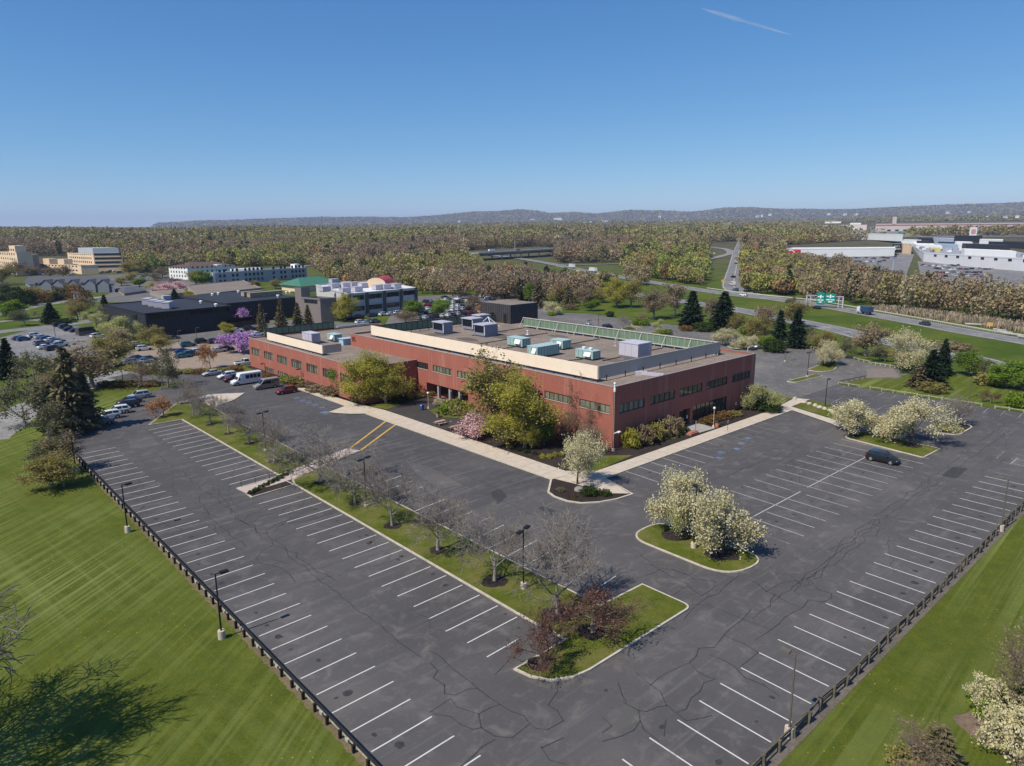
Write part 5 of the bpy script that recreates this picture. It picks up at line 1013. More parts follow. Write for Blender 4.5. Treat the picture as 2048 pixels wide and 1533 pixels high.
for (x, y, tv, w_, k, lab) in ((1261, 897, 860, 34, 'lime', 'bright lime shrub at the left end of the shaded front hedge'), (1288, 890, 852, 42, 'tan', 'tan twiggy shrub next to the bright lime one'), (1308, 881, 848, 40, 'olive', 'olive shrub at the middle of the shaded front hedge'), (1336, 872, 836, 48, 'tan', 'tall tan brown shrub under the shaded front windows'), (1359, 866, 848, 30, 'olive', 'olive green shrub beside the entrance pad'), (1504, 815, 795, 32, 'hedge', 'round clipped dark evergreen by the end of the brick wall'), (1410, 848, 836, 26, 'rust', 'rust orange shrub just right of the shaded entrance'), (1428, 843, 830, 24, 'rust', 'rust orange shrub behind the globe lamp'), (1448, 838, 824, 28, 'rust', 'rust orange shrub farther along the shaded front'), (1468, 833, 822, 26, 'olive', 'olive shrub at the right end of the rust row'),
                                 (1540, 825, 808, 40, 'hedge', 'dark low evergreen under the yellowish blossom tree'), (1180, 992, 974, 36, 'hedge', 'spreading green shrub on the mulch nose'), (1211, 994, 980, 20, 'hedge', 'small round green shrub at the tip of the mulch nose'), (1122, 985, 975, 16, 'grey', 'small sparse plant on the left of the mulch nose'), (1148, 998, 990, 12, 'rust', 'tiny reddish plant on the mulch nose'), (1895, 863, 852, 28, 'lime', 'low lime hedge block on the small far bed, left'), (1912, 864, 855, 20, 'lime', 'low lime hedge block on the small far bed, right'),
                                 (905, 829, 800, 46, 'bright', 'bright green shrub right of the recessed entrance'), (935, 828, 806, 30, 'fresh' if False else 'lime', 'yellow green shrub beside the bright one at the entrance'), (878, 813, 797, 20, 'white', 'small white flowering shrub at the entrance lawn'), (818, 800, 788, 16, 'lime', 'small lime shrub in the dark bed left of the entrance'), (838, 797, 786, 22, 'olive', 'olive shrub left of the entrance columns'), (862, 793, 783, 22, 'olive', 'olive shrub in front of the entrance columns'), (590, 768, 752, 44, 'olive', 'boxy olive hedge behind the red SUV'), (572, 765, 752, 24, 'bright', 'bright green shrub behind the silver van'), (525, 756, 748, 26, 'rust', 'rust shrub at the foot of the lower wing behind the minibus'), (640, 784, 770, 46, 'tan', 'tan ornamental grass clump along the lower wing'), (665, 792, 774, 40, 'tan', 'pinkish tan grass clump near the bright green tree'), (612, 775, 764, 30, 'tan', 'low tan grass clump nearest the red SUV'), (720, 803, 790, 40, 'grey', 'grey shrub under the lime pair'), (800, 806, 790, 34, 'hedge', 'dark shrub right of the pale trunk')):
    plant('sh_'+k, (x, y), tv, lab, 'shrub', w_)
for i in range(9): plant('sh_hedge', (503+i*9.6, 989-i*5.0), 981-i*5.0, 'small dark shrub in the planted bed beside the stepped walk, %s from its kerb end' % ORD[i+1], 'shrub', 13, 'row of dark shrubs beside the stepped walk')
# lower right corner
plant('thicket', (2028, 1427), 1232, 'large bare tan tree at the lower right edge', wpx=150, p=Vector((59.6, 8.4, 0)))
plant('sh_white', (1990, 1425), 1370, 'white flowering shrub with green leaves under the bare tree at lower right', 'shrub', 78); plant('sh_bright', (1972, 1436), 1402, 'bright green leafy patch of shrub in front of the white flowers', 'shrub', 40); plant('sh_white', (2024, 1500), 1432, 'large white flowering shrub in the lower right corner', 'shrub', 92); plant('sh_hedge', (2050, 1440), 1395, 'dark evergreen shrub at the lower right edge behind the white flowers', 'shrub', 60)
plant('brownspruce', (1872, 1550), 1452, 'brownish young conifer at the bottom edge right of the fence', wpx=90); plant('thicket', (1835, 1560), 1468, 'low brown twiggy tree at the bottom edge', wpx=120); plant('sh_olive', (1815, 1545), 1510, 'olive shrub at the bottom edge of the leaf litter', 'shrub', 60)
plant('bigbare', (0, 0), 0, 'bare tree at the left picture edge casting a long branchy shadow', wpx=None, h=15, p=Vector((-4.2, 56.6, 0))); plant('bare', (0, 0), 0, 'bare tree left of the picture, beside the striped lawn', h=6, p=Vector((.2, 99, 0)))
# left side
for (k, x, y, tv, w_, lab) in (('spruce', 20, 757, 677, 46, 'dark green spruce at the left edge beyond the light road'), ('brownspruce', 148, 864, 694, 84, 'tall brownish spruce beside the parked cars'), ('brownspruce', 178, 858, 745, 56, 'brownish spruce right behind the parked white jeep'), ('spruce', 112, 858, 772, 60, 'dark spruce leaning against the tall brownish one'), ('greygreen', 51, 855, 752, 95, 'spreading budding tree on the lawn at the far left'), ('hazy', 108, 800, 738, 70, 'hazy budding tree beside the light road bend'), ('greygreen', 98, 880, 800, 80, 'grey twiggy tree at the left of the dark spruces'),
                                   ('hazy', 185, 775, 680, 92, 'tall bare grey tree where the light road meets the lawn'), ('twiggy', 284, 772, 706, 44, 'small bare tree in the planted strip by the entry drive'), ('greygreen', 337, 774, 692, 66, 'pale budding tree at the corner of the entry drive lawn'), ('budding', 225, 732, 668, 64, 'olive budding tree beside the tan lot entrance'), ('orange', 329, 837, 793, 46, 'small orange leaved tree on the tip of the median lawn'), ('orange', 421, 737, 685, 40, 'orange budding tree at the edge of the tan lot'), ('purple', 480, 706, 666, 62, 'bright purple flowering redbud at the end of the brick wing'), ('purple', 480, 647, 616, 32, 'dull purple redbud by the black office wall'), ('lime', 455, 669, 644, 28, 'small lime tree in front of the black office'),
                                   ('greygreen', 70, 770, 700, 70, 'bare grey tree in front of the left lot'), ('hazy', 240, 700, 655, 50, 'bare brown tree beside the long parked bus in the left lot'), ('budding', 322, 702, 668, 46, 'olive green tree between the tan lot and black office'), ('budding', 300, 690, 652, 40, 'pale green tree at the corner of the black office'), ('bloomlime', 193, 656, 621, 42, 'pale yellow blossom tree left of the black office'), ('bloomlime', 240, 678, 630, 62, 'large pale yellow blossom tree before the black office end'), ('bloomlime', 268, 677, 640, 34, 'pale yellow blossom tree touching the black office end wall'), ('spruce', 103, 646, 606, 36, 'dark green pine by the left lot road'), ('greygreen', 50, 653, 618, 46, 'grey green tree on the lawn by the far left road'), ('budding', 156, 639, 602, 30, 'olive tree behind the left lot road'),
                                   ('brownspruce', 525, 668, 608, 26, 'dark brown spruce, first of four before the black office'), ('brownspruce', 563, 660, 600, 28, 'dark brown spruce, second of four before the black office'), ('brownspruce', 597, 656, 605, 26, 'dark brown spruce, third of four before the black office'), ('brownspruce', 617, 652, 610, 24, 'dark brown spruce, fourth of four, by the grey block'), ('lime', 690, 642, 584, 48, 'yellow green tree before the grey two storey building'), ('fresh', 826, 632, 601, 40, 'fresh green round tree behind the roof, left of two'), ('fresh', 878, 632, 597, 38, 'fresh green round tree behind the roof, right of two'), ('hazy', 812, 650, 618, 60, 'low brown budding tree in front of the fresh green pair'), ('hazy', 945, 622, 588, 34, 'bare tan tree among the cars of the crowded lot'), ('orange', 970, 632, 606, 34, 'low tan tree beside the crowded lot'),
                                   ('budding', 105, 975, 905, 74, 'olive budding tree low on the striped lawn edge'), ('lime', 128, 974, 914, 40, 'yellow flowering tree at the corner of the shrub group by the rail'), ('hedge' if False else 'greygreen', 88, 958, 885, 66, 'grey brown tree at the back of the shrub group'), ('hazy', 120, 945, 868, 60, 'brown budding tree between the rail end and the spruces'), ('fresh', 30, 640, 600, 36, 'green tree on the far left lawn'), ('greygreen', 205, 640, 608, 34, 'tan tree at the rear corner of the black office'), ('spruce', 212, 632, 590, 24, 'dark spruce behind the corner of the black office'), ('hazy', 160, 628, 588, 44, 'bare tree behind the left lot near two pale poles')):
    plant(k, (x, y), tv, lab, wpx=w_)
for i, (x, y, k) in enumerate(((262, 740, 'olive'), (282, 744, 'olive'), (300, 748, 'rust'), (325, 749, 'olive'), (350, 748, 'olive'), (375, 747, 'olive'), (400, 747, 'rust'), (425, 746, 'olive'), (450, 745, 'olive'), (470, 742, 'rust'), (215, 772, 'rust'), (240, 773, 'rust'), (262, 772, 'rust'), (290, 773, 'tan'), (305, 772, 'rust'))):
    plant('sh_'+k, (x, y), y-9, ('%s hedge shrub in the strip below the tan lot, %s from its left' % (k, ORD[i+1])) if i < 10 else '%s low shrub in the mulch by the entry drive, %s from the left' % (k, ORD[i-9]), 'shrub', 28)
for i, (x, y, k, h_) in enumerate(((12, 612, 'hedge', 22), (30, 610, 'grey', 24), (52, 612, 'hedge', 30), (75, 606, 'rust', 22), (96, 602, 'olive', 20), (120, 600, 'grey', 24), (140, 598, 'rust', 24), (160, 602, 'rust', 22), (25, 595, 'hedge', 20), (60, 592, 'olive', 18), (118, 648, 'hedge', 9), (132, 645, 'hedge', 8))):
    plant('sh_'+k, (x, y), y-h_, '%s bushy clump by the far left road, %s from the picture edge' % ({'hedge': 'dark green', 'grey': 'grey green', 'rust': 'reddish brown', 'olive': 'olive'}[k], ORD[i+1]), 'shrub', 34)
# right side and along the highway
for (k, x, y, tv, w_, lab) in (('spruce', 1383, 656, 582, 58, 'tall dark spruce, left of the twin spruces by the highway'), ('spruce', 1446, 660, 584, 68, 'tall dark spruce, right of the twin spruces by the highway'), ('slimspruce', 1558, 690, 620, 34, 'dark spruce by the side lot rail, left of two'), ('slimspruce', 1591, 696, 618, 44, 'dark spruce by the side lot rail, right of two'), ('hazy', 1308, 639, 573, 50, 'grey tan budding tree left of the twin spruces'), ('hazy', 1350, 634, 563, 46, 'grey bare tree touching the left spruce'), ('lime', 1233, 615, 552, 52, 'yellow green tree by the highway, left of a pair'), ('budding', 1262, 615, 553, 46, 'olive tree by the highway, right of a pair'), ('fresh', 1183, 622, 598, 30, 'dense green round tree on the lawn behind the roof'), ('brownspruce', 1076, 616, 558, 38, 'tall dark brown tree right of the plant room'), ('brownspruce', 1136, 614, 570, 30, 'dark brown tree behind the pale blossom'), ('spruce', 1047, 602, 573, 22, 'dark green conifer behind the plant room'), ('fresh', 1058, 604, 566, 22, 'pale green slim tree beside the dark brown one'), ('bloom', 1106, 630, 602, 36, 'pale blossom tree beside the plant room'), ('hazy', 1165, 612, 570, 40, 'brown tree left of the dense green one'), ('budding', 1120, 606, 566, 40, 'olive brown tree behind the plant room trees'),
                                 ('bare', 1246.5, 660, 625, 30, 'small bare tree in the side lot behind the screen'), ('bloomlime', 1318, 664, 637, 26, 'small lime budding tree on a side lot island'), ('bloom', 1443, 692, 656, 44, 'white blossom tree behind the roof corner, left of four'), ('bloom', 1461, 690, 660, 34, 'white blossom tree behind the roof corner, second of four'), ('bloom', 1488, 700, 670, 36, 'white blossom tree behind the roof corner, third of four'), ('bloom', 1511, 698, 672, 34, 'white blossom tree behind the roof corner, fourth of four'), ('bloom', 1644, 735, 688, 32, 'pale pinkish blossom tree on the side lot island, left of two'), ('bloom', 1662, 730, 678, 42, 'pale pinkish blossom tree on the side lot island, right of two'), ('hazy', 1731, 712, 643, 66, 'bare tan tree by the lower highway lanes'), ('bloom', 1828, 746, 660, 72, 'large grey white blossom tree beside the green conifers'), ('spruce', 1884, 752, 678, 34, 'blue green pine with a pointed top beside the lawn'), ('spruce', 1860, 776, 700, 60, 'dark green spreading pine on the lawn by the far fence'), ('brownspruce', 1838, 776, 728, 50, 'yellowish green pine at the lawn edge'), ('hedge' if False else 'fresh', 1938, 752, 702, 40, 'green tree behind the lawn edge, left of the dark thick one'), ('greygreen', 1965, 757, 716, 40, 'grey green flowering bush tree behind the lawn'), ('fresh', 2012, 774, 722, 70, 'thick dark green bushy tree at the right edge'), ('fresh', 2045, 780, 728, 60, 'thick green bushy tree cut by the right edge'), ('bare', 1897, 854, 792, 46, 'bare tree on the small far bed, left of two'), ('bare', 1917, 850, 786, 46, 'bare tree on the small far bed, right of two'), ('redbare', 1981, 806, 780, 28, 'small reddish tree alone on the lawn beyond the far fence'),
                                 ('budding', 1590, 655, 598, 50, 'olive tan tree in front of the highway sign'), ('hazy', 1530, 668, 608, 60, 'tan pinkish tree between the spruces and highway'), ('budding', 1512, 684, 630, 46, 'olive tree behind the white blossoms'), ('greygreen', 1620, 696, 650, 40, 'tan tree right of the side lot spruces'), ('budding', 1645, 704, 660, 44, 'brown green tree along the lower highway verge'), ('greygreen', 1690, 716, 678, 40, 'tan bush tree by the side lot turn'), ('greygreen', 1770, 724, 690, 56, 'tan shrubby tree behind the paver field'), ('budding', 1795, 735, 696, 40, 'olive tree left of the large white blossom'), ('fresh', 1535, 700, 672, 40, 'green bushy tree at the foot of the side lot spruces'), ('budding', 1200, 606, 575, 30, 'olive tree at the highway edge behind the screen'), ('hazy', 1420, 640, 592, 30, 'brown tree between the twin spruces'), ('greygreen', 1585, 612, 592, 20, 'small tree in the highway median by the sign'), ('budding', 1475, 665, 625, 30, 'light green tree right of the twin spruces'), ('fresh', 1495, 678, 652, 34, 'green bush tree behind the blossoms')):
    plant(k, (x, y), tv, lab, wpx=w_)
for (k, x, y, tv, w_, lab) in (('bright', 1273, 651, 637, 18, 'bright green round shrub on a side lot island, left'), ('bright', 1288, 652, 638, 18, 'bright green round shrub on a side lot island, right'), ('tan', 1282, 650, 630, 22, 'brown twiggy shrub behind the bright green pair'), ('bright', 1332, 669, 659, 24, 'bright shrub at the end of a side lot island'), ('rust', 1372, 662, 652, 26, 'rusty brush heap before the twin spruces'), ('bright', 1438, 660, 646, 22, 'bright green shrub at the foot of the twin spruces'), ('hedge', 1405, 664, 645, 30, 'green shrub between the twin spruces'), ('bright', 2035, 815, 785, 34, 'yellow green shrub at the right edge of the lawn'), ('olive', 1865, 785, 765, 40, 'olive low shrub at the foot of the yellowish pine'), ('hedge', 1550, 705, 680, 40, 'dark green hedge shrub behind the blossoms'), ('tan', 1142, 620, 610, 26, 'low brown shrub on the lawn behind the roof'), ('bright', 1103, 632, 624, 14, 'small bright shrub beside the plant room'), ('hedge', 1220, 634, 623, 16, 'small green bush on the rear lawn'), ('hedge', 1655, 732, 724, 30, 'low dark ground shrub under the pinkish blossom pair'), ('tan', 1905, 700, 685, 60, 'low tan brush along the highway verge'), ('olive', 1985, 770, 745, 50, 'olive bush before the dark thick tree')):
    plant('sh_'+k, (x, y), tv, lab, 'shrub', w_)

for (k, x, y, tv, w_, lab) in (('pink', 338, 586, 566, 44, 'pale pink blossom tree before the white hotel'), ('pink', 362, 582, 562, 30, 'pink blossom tree right of the pale pink one by the white hotel'), ('redbare', 318, 566, 552, 46, 'dark red leaved tree before the white hotel, left'), ('redbare', 350, 567, 554, 40, 'dark red leaved tree before the white hotel, right'), ('budding', 392, 572, 540, 34, 'olive brown tree between the two hotels'), ('fresh', 405, 572, 541, 30, 'dark green tree at the blue end of the grey hotel'), ('fresh', 279, 574, 556, 36, 'green tree beside the small slate roof'), ('bloomlime', 306, 583, 562, 30, 'pale cream tree left of the pink blossom'), ('budding', 243, 572, 552, 26, 'yellow olive tree at the right end of the apartments'), ('budding', 262, 566, 546, 34, 'brown olive tree behind the apartments'), ('greygreen', 298, 562, 544, 34, 'grey tree at the left of the white hotel'), ('hazy', 325, 556, 534, 26, 'brown tree at the left corner of the white hotel'), ('lime', 379, 598, 580, 28, 'lime tree on the low roofs left of the black office'), ('spruce', 350, 600, 578, 20, 'small dark conifer beside the tan low roof'), ('budding', 512, 578, 560, 40, 'olive tree in front of the long grey hotel'), ('budding', 552, 578, 558, 22, 'brown tree before the right part of the grey hotel'), ('fresh', 192, 583, 562, 26, 'green tree in front of the apartment block'), ('hazy', 150, 592, 565, 44, 'bare tree hiding the middle of the apartments'), ('greygreen', 22, 590, 562, 40, 'grey tree at the far left by the apartments'), ('hazy', 30, 552, 520, 44, 'bare tree in front of the hospital tower'), ('hazy', 62, 556, 530, 40, 'bare brown tree between the cream buildings'), ('hazy', 100, 556, 534, 34, 'bare tree before the low cream wing, left'), ('hazy', 126, 556, 530, 34, 'bare tree before the low cream wing, right'), ('budding', 5, 570, 530, 40, 'brown tree at the left picture edge by the hospital'), ('budding', 260, 550, 520, 40, 'brown tree right of the cream four storey block'), ('hazy', 285, 546, 516, 40, 'brown tree farther right of the cream block')):
    plant(k, (x, y), tv, lab, wpx=w_)
# ------------------------------------------------------------------ vehicles
CARP = {k: paint('car_paint_'+k, c, .22, .0) for k, c in dict(black=(.012,.013,.017), charcoal=(.04,.042,.05), white=(.74,.74,.74), silver=(.42,.43,.45), grey=(.16,.165,.175), red=(.17,.008,.018), maroon=(.09,.008,.015), blue=(.02,.06,.16), teal=(.02,.12,.15), tan=(.25,.22,.185), navy=(.012,.018,.045), yellow=(.55,.40,.04), green=(.03,.07,.04)).items()}
M_CGL = glassmat('car_glass', (.014,.017,.02), .03, .2, .8); M_TYRE = plain('tyre_rubber', (.014,.014,.014), .2, 6, .85); M_RIM = plain('alloy_rim', (.40,.40,.41), .1, 6, .35, .6)
M_HEAD = plain('headlight_lens', (.72,.74,.76), .05, 2, .15); M_TAIL = plain('tail_light_lens', (.30,.012,.012), .1, 3, .2); M_TRIM = plain('black_plastic_trim', (.018,.018,.019), .2, 4, .6)
def loft(b, secs, cap=True):
    n0 = len(b.v); k = len(secs[0])
    for s in secs: b.v += [tuple(p) for p in s]
    for i in range(len(secs)-1):
        for j in range(k):
            j2 = (j+1) % k; b.f.append((n0+i*k+j, n0+i*k+j2, n0+(i+1)*k+j2, n0+(i+1)*k+j)); b.m.append(0)
    if cap: b.f.append(tuple(n0+j for j in range(k))[::-1]); b.m.append(0); b.f.append(tuple(n0+(len(secs)-1)*k+j for j in range(k))); b.m.append(0)
def sect(x, w, z0, z1, r=.12): return [(x, -w*.9, z0), (x, -w, z0+.14), (x, -w*1.0, (z0+z1)*.55), (x, -w*.97, z1-r*.6), (x, -w*.86, z1), (x, 0, z1+.025), (x, w*.86, z1), (x, w*.97, z1-r*.6), (x, w*1.0, (z0+z1)*.55), (x, w, z0+.14), (x, w*.9, z0)]
def car_pieces(kind):
    """[(part, MB, slot, parent part)] for a vehicle heading +x, ground at z=0"""
    Pz = []
    def add(n, b, s, par=None): Pz.append((n, b, s, par))
    B = MB()
    if kind in ('sedan', 'suv', 'pickup', 'hatch'):
        L, w, zb, zh, zr, gx, wr = dict(sedan=(4.75, .90, .98, .86, 1.45, (-1.95, -1.15, .35, 1.15), .33), suv=(4.7, .94, 1.12, 1.02, 1.70, (-2.25, -1.75, .40, 1.12), .37), hatch=(4.2, .88, 1.0, .9, 1.52, (-1.98, -1.5, .35, 1.1), .33), pickup=(5.6, .98, 1.14, 1.08, 1.85, (-.55, -.35, .75, 1.35), .40))[kind]
        h = L/2; tail = zb if kind != 'sedan' else zb-.03
        loft(B, [sect(-h, w*.82, .42, tail-.22), sect(-h+.06, w*.92, .32, tail-.06), sect(-h+.35, w*.98, .25, tail), sect(-h+1.0, w, .22, zb), sect(-.3, w, .22, zb), sect(gx[3]-.1, w, .22, zb-.02), sect(gx[3]+.15, w*.985, .22, zh+.02), sect(h-.55, w*.95, .24, zh-.06), sect(h-.18, w*.86, .30, zh-.18), sect(h, w*.70, .40, zh-.34)])
        wt = w*.76; wbm = w*.93
        def ring(x, ww, z): return [(x, -ww, z), (x, ww, z)]
        a0, a1, a2, a3 = gx; n = len(B.v)
        B.v += [(a0, -wbm, zb-.03), (a0, wbm, zb-.03), (a1, -wt, zr-.05), (a1, wt, zr-.05), ((a1+a2)/2, -wt*1.02, zr), ((a1+a2)/2, wt*1.02, zr), (a2, -wt*.98, zr-.03), (a2, wt*.98, zr-.03), (a3, -wbm*.97, zb-.03), (a3, wbm*.97, zb-.03)]
        for f in ((0, 2, 3, 1), (2, 4, 5, 3), (4, 6, 7, 5), (6, 8, 9, 7), (0, 8, 6, 4, 2), (1, 3, 5, 7, 9)): B.f.append(tuple(n+i for i in f)); B.m.append(0)
        if kind == 'pickup':
            bed = MB(); bed.box(-h+.18, -w*.80, zb+.002, a0-.1, w*.80, zb+.03); add('bed_liner', bed, 'trim', 'body')
        add('body', B, 'paint')
        def lerp(p, q, t): return tuple(p[i]+(q[i]-p[i])*t for i in range(3))
        def panel(c, off, f=.07):
            c = [Vector(p) for p in c]; n_ = (c[1]-c[0]).cross(c[2]-c[0]).normalized(); m_ = sum(c, Vector())/4; return [tuple(p+(m_-p)*f+n_*off) for p in c]
        g = MB(); g.quad(*panel([(a3, -wbm*.97, zb-.03), (a3, wbm*.97, zb-.03), (a2, wt*.98, zr-.03), (a2, -wt*.98, zr-.03)], .012, .09)); add('windscreen', g, 'glass')
        g = MB(); g.quad(*panel([(a0, wbm, zb-.03), (a0, -wbm, zb-.03), (a1, -wt, zr-.05), (a1, wt, zr-.05)], .012, .12)); add('rear_window', g, 'glass')
        for s in (-1, 1):
            g = MB(); lo = lambda x: (x, s*wbm*.985, zb+.03)
            def sidewin(x0, x1, t0, t1):
                c = [(x0, s*wbm*.975, zb+.02), (x1, s*wbm*.975, zb+.02), (t1, s*wt*1.01, zr-.09), (t0, s*wt*1.01, zr-.09)]; q = panel(c if s < 0 else c[::-1], .016, .04); g.quad(*q)
            mid = (a1+a2)/2-.05
            if kind == 'pickup': sidewin(a0+.1, a3-.25, a1+.05, a2)
            else: sidewin(mid+.04, a3-.22, mid+.06, a2+.02); sidewin(a1-.18 if kind != 'sedan' else a1-.05, mid-.04, a1+.05, mid-.02)
            if kind == 'suv': sidewin(a0+.14, a1-.26, a1-.1+.08, a1+.02) if False else None
            add('side_window', g, 'glass')
        for s in (-1, 1):
            g = MB(); g.v += [(h-.05, s*w*.50, zh-.36), (h-.17, s*w*.84, zh-.34), (h-.21, s*w*.86, zh-.21), (h-.10, s*w*.55, zh-.24)]; g.v = [(x+.03, y*1.01, z) for x, y, z in g.v]; g.f.append((0, 1, 2, 3) if s > 0 else (3, 2, 1, 0)); g.m.append(0); add('headlight', g, 'head')
            g = MB(); g.box(-h-.005, s*w*.62-.16, tail-.30, -h+.16, s*w*.62+.16, tail-.16); g.box(-h+.03, s*w*.9-.05, tail-.32, -h+.35, s*w*.9+.055, tail-.14); add('tail_light', g, 'tail')
        g = MB(); g.box(h-.10, -w*.62, .30, h+.03, w*.62, .52); add('grille', g, 'trim'); g = MB(); g.box(-h-.03, -w*.7, .34, -h+.1, w*.7, .52); add('rear_bumper', g, 'trim')
        for s in (-1, 1): g = MB(); g.box(a3-.32, s*(w+.02), zb-.02, a3-.14, s*(w+.17), zb+.13) if s > 0 else g.box(a3-.32, -(w+.17), zb-.02, a3-.14, -(w+.02), zb+.13); add('mirror', g, 'paint')
        wx = (h-.92, -h+.90); wy = w
    else:
        L, w, zr, wr = dict(van=(5.6, 1.0, 2.35, .36), minibus=(7.0, 1.1, 2.85, .40), bus=(13.0, 1.27, 3.9, .5), truck=(15.5, 1.27, 4.0, .52), boxtruck=(7.5, 1.2, 3.3, .45))[kind]; h = L/2
        if kind == 'van':
            loft(B, [sect(-h, w*.93, .45, zr-.12), sect(-h+.12, w*.97, .30, zr), sect(h-2.2, w*.97, .28, zr), sect(h-1.95, w*.97, .28, zr-.12), sect(h-1.15, w*.97, .28, 1.35), sect(h-.4, w*.93, .3, 1.12), sect(h, w*.8, .42, .85)]); add('body', B, 'paint')
            g = MB(); g.quad((h-1.12, -w*.80, 1.40), (h-1.12, w*.80, 1.40), (h-1.90, w*.74, zr-.22), (h-1.90, -w*.74, zr-.22)); g.v = [(x+.05, y, z+.03) for x, y, z in g.v]; add('windscreen', g, 'glass')
            for s in (-1, 1):
                g = MB(); y = s*(w*.985)
                for x0, x1 in ((-h+.3, -h+1.9), (-h+2.0, h-2.35), ): g.quad((x0, y, 1.25), (x1, y, 1.25), (x1, y*.985, zr-.42), (x0, y*.985, zr-.42)) if s < 0 else g.quad((x1, y, 1.25), (x0, y, 1.25), (x0, y*.985, zr-.42), (x1, y*.985, zr-.42))
                c = [(h-2.25, y, 1.25), (h-1.35, y, 1.25), (h-1.85, y*.985, zr-.5), (h-2.25, y*.985, zr-.5)]; g.quad(*(c if s < 0 else c[::-1])); add('side_window', g, 'glass')
            wx = (h-.95, -h+1.1); wy = w*.97
        elif kind == 'minibus':
            loft(B, [sect(-h, w*.97, .45, zr-.1), sect(-h+.1, w, .35, zr), sect(h-2.0, w, .35, zr), sect(h-1.75, w*.96, .35, zr-.12), sect(h-1.5, w*.93, .34, 2.0), sect(h-1.05, w*.90, .34, 1.35), sect(h-.15, w*.84, .36, 1.12), sect(h, w*.75, .45, .95)]); add('body', B, 'paint')
            g = MB(); g.quad((h-1.02, -w*.78, 1.40), (h-1.02, w*.78, 1.40), (h-1.45, w*.74, 1.98), (h-1.45, -w*.74, 1.98)); g.v = [(x+.04, y, z+.03) for x, y, z in g.v]; add('windscreen', g, 'glass')
            for s in (-1, 1):
                for x0, x1 in ((-3.1, -2.3), (-2.2, -1.4), (-1.3, -.5), (-.4, .5)):
                    g = MB(); y = s*(w+.012); c = [(x0, y, 1.45), (x1, y, 1.45), (x1, y, 2.35), (x0, y, 2.35)]; g.quad(*(c if s < 0 else c[::-1])); add('side_window', g, 'glass')
                g = MB(); y = s*(w*.965+.012); c = [(h-2.0+.25, y, 1.25), (h-1.25, y*.97, 1.25), (h-1.55, y*.97, 1.95), (h-1.75, y, 1.95)]; g.quad(*(c if s < 0 else c[::-1])); add('door_window', g, 'glass')
            g = MB()
            for z in (.8, 1.25): g.box(-h+.1, -w-.006, z, h-2, w+.006, z+.05)
            add('stripe', g, 'rim'); wx = (h-1.0, -h+1.6); wy = w*.97
        elif kind == 'bus':
            loft(B, [sect(-h, w*.95, .5, zr-.1), sect(-h+.15, w, .35, zr), sect(h-.5, w, .35, zr), sect(h-.12, w*.97, .35, zr-.25), sect(h, w*.9, .4, 1.9), sect(h+.02, w*.9, .4, 1.0)]); add('body', B, 'paint')
            for s in (-1, 1):
                g = MB(); y = s*(w+.015); c = [(-h+4.2, y, 1.5), (h-.9, y, 1.5), (h-.9, y, 3.5), (-h+4.2, y, 3.5)]; g.quad(*(c if s < 0 else c[::-1])); add('blue_graphic', g, 'graphic')
                g = MB(); c = [(-h+.4, y, 2.2), (-h+4.0, y, 2.2), (-h+4.0, y, 3.4), (-h+.4, y, 3.4)]; g.quad(*(c if s < 0 else c[::-1])); add('side_window', g, 'glass')
            g = MB(); g.quad((h+.035, -w*.8, 1.6), (h+.035, w*.8, 1.6), (h-.09, w*.8, zr-.35), (h-.09, -w*.8, zr-.35)); add('windscreen', g, 'glass'); g = MB(); g.box(-h+.2, -w*.9, zr+.03, h-.6, w*.9, zr+.1); add('roof_panel', g, 'rim'); wx = (h-2.4, -h+2.6, -h+3.9); wy = w
        else:
            tl = 11.0 if kind == 'truck' else 5.2
            t_ = MB(); t_.box(-h, -w, 1.15, -h+tl, w, zr); add('trailer', t_, 'paint'); loft(B, [sect(-h+tl+.5, w*.95, .6, zr-.4), sect(-h+tl+2.0, w*.95, .5, zr-.4), sect(-h+tl+2.3, w*.95, .5, 2.6), sect(h-.8 if kind == 'truck' else h-.1, w*.85, .5, 1.8), sect(h, w*.8, .5, 1.5)]); add('cab', B, 'cab')
            g = MB(); g.box(-h+.3, -.5, .75, h-.8, .5, 1.14); add('chassis', g, 'trim'); g = MB(); q = -h+tl+2.2; g.quad((q+.25, -w*.8, 2.0), (q+.25, w*.8, 2.0), (q+.02, w*.8, 2.9), (q+.02, -w*.8, 2.9)); g.v = [(x+.12, y, z) for x, y, z in g.v]; add('windscreen', g, 'glass'); wx = (h-1.2, h-4.0, -h+1.2, -h+2.4) if kind == 'truck' else (h-1.1, -h+1.6); wy = w
        for s in (-1, 1):
            if kind in ('van', 'minibus'):
                g = MB(); g.box(h-.22, s*w*.62-.16, .78, h-.02, s*w*.62+.16, .98); add('headlight', g, 'head')
            g = MB(); g.box(-h-.015, s*w*.82-.1, .9, -h+.05, s*w*.82+.1, 1.4); add('tail_light', g, 'tail')
    for x in wx:
        for s in (-1, 1):
            g = MB(); y = s*wy; g.tube((x, y-s*.24, wr), (x, y+s*.018, wr), wr, wr*.96, 18); add('wheel', g, 'tyre')
            q = MB(); q.tube((x, y+s*.012, wr), (x, y+s*.03, wr), wr*.66, wr*.55, 12); add('rim', q, 'rim', ('wheel', len(Pz)-1))
            a = MB(); k = 14; pts = [(x+(wr+.07)*math.cos(t), y+s*.008, max(.22, wr+(wr+.07)*math.sin(t))) for t in np.linspace(-.35, PI+.35, k)]; a.poly(pts if s < 0 else pts[::-1]); add('wheel_arch', a, 'trim', 'body')
    return Pz
def sharp(o, ang=38):
    o.data.polygons.foreach_set('use_smooth', [True]*len(o.data.polygons)); o.data.set_sharp_from_angle(angle=math.radians(ang))
M_GRAPH = None
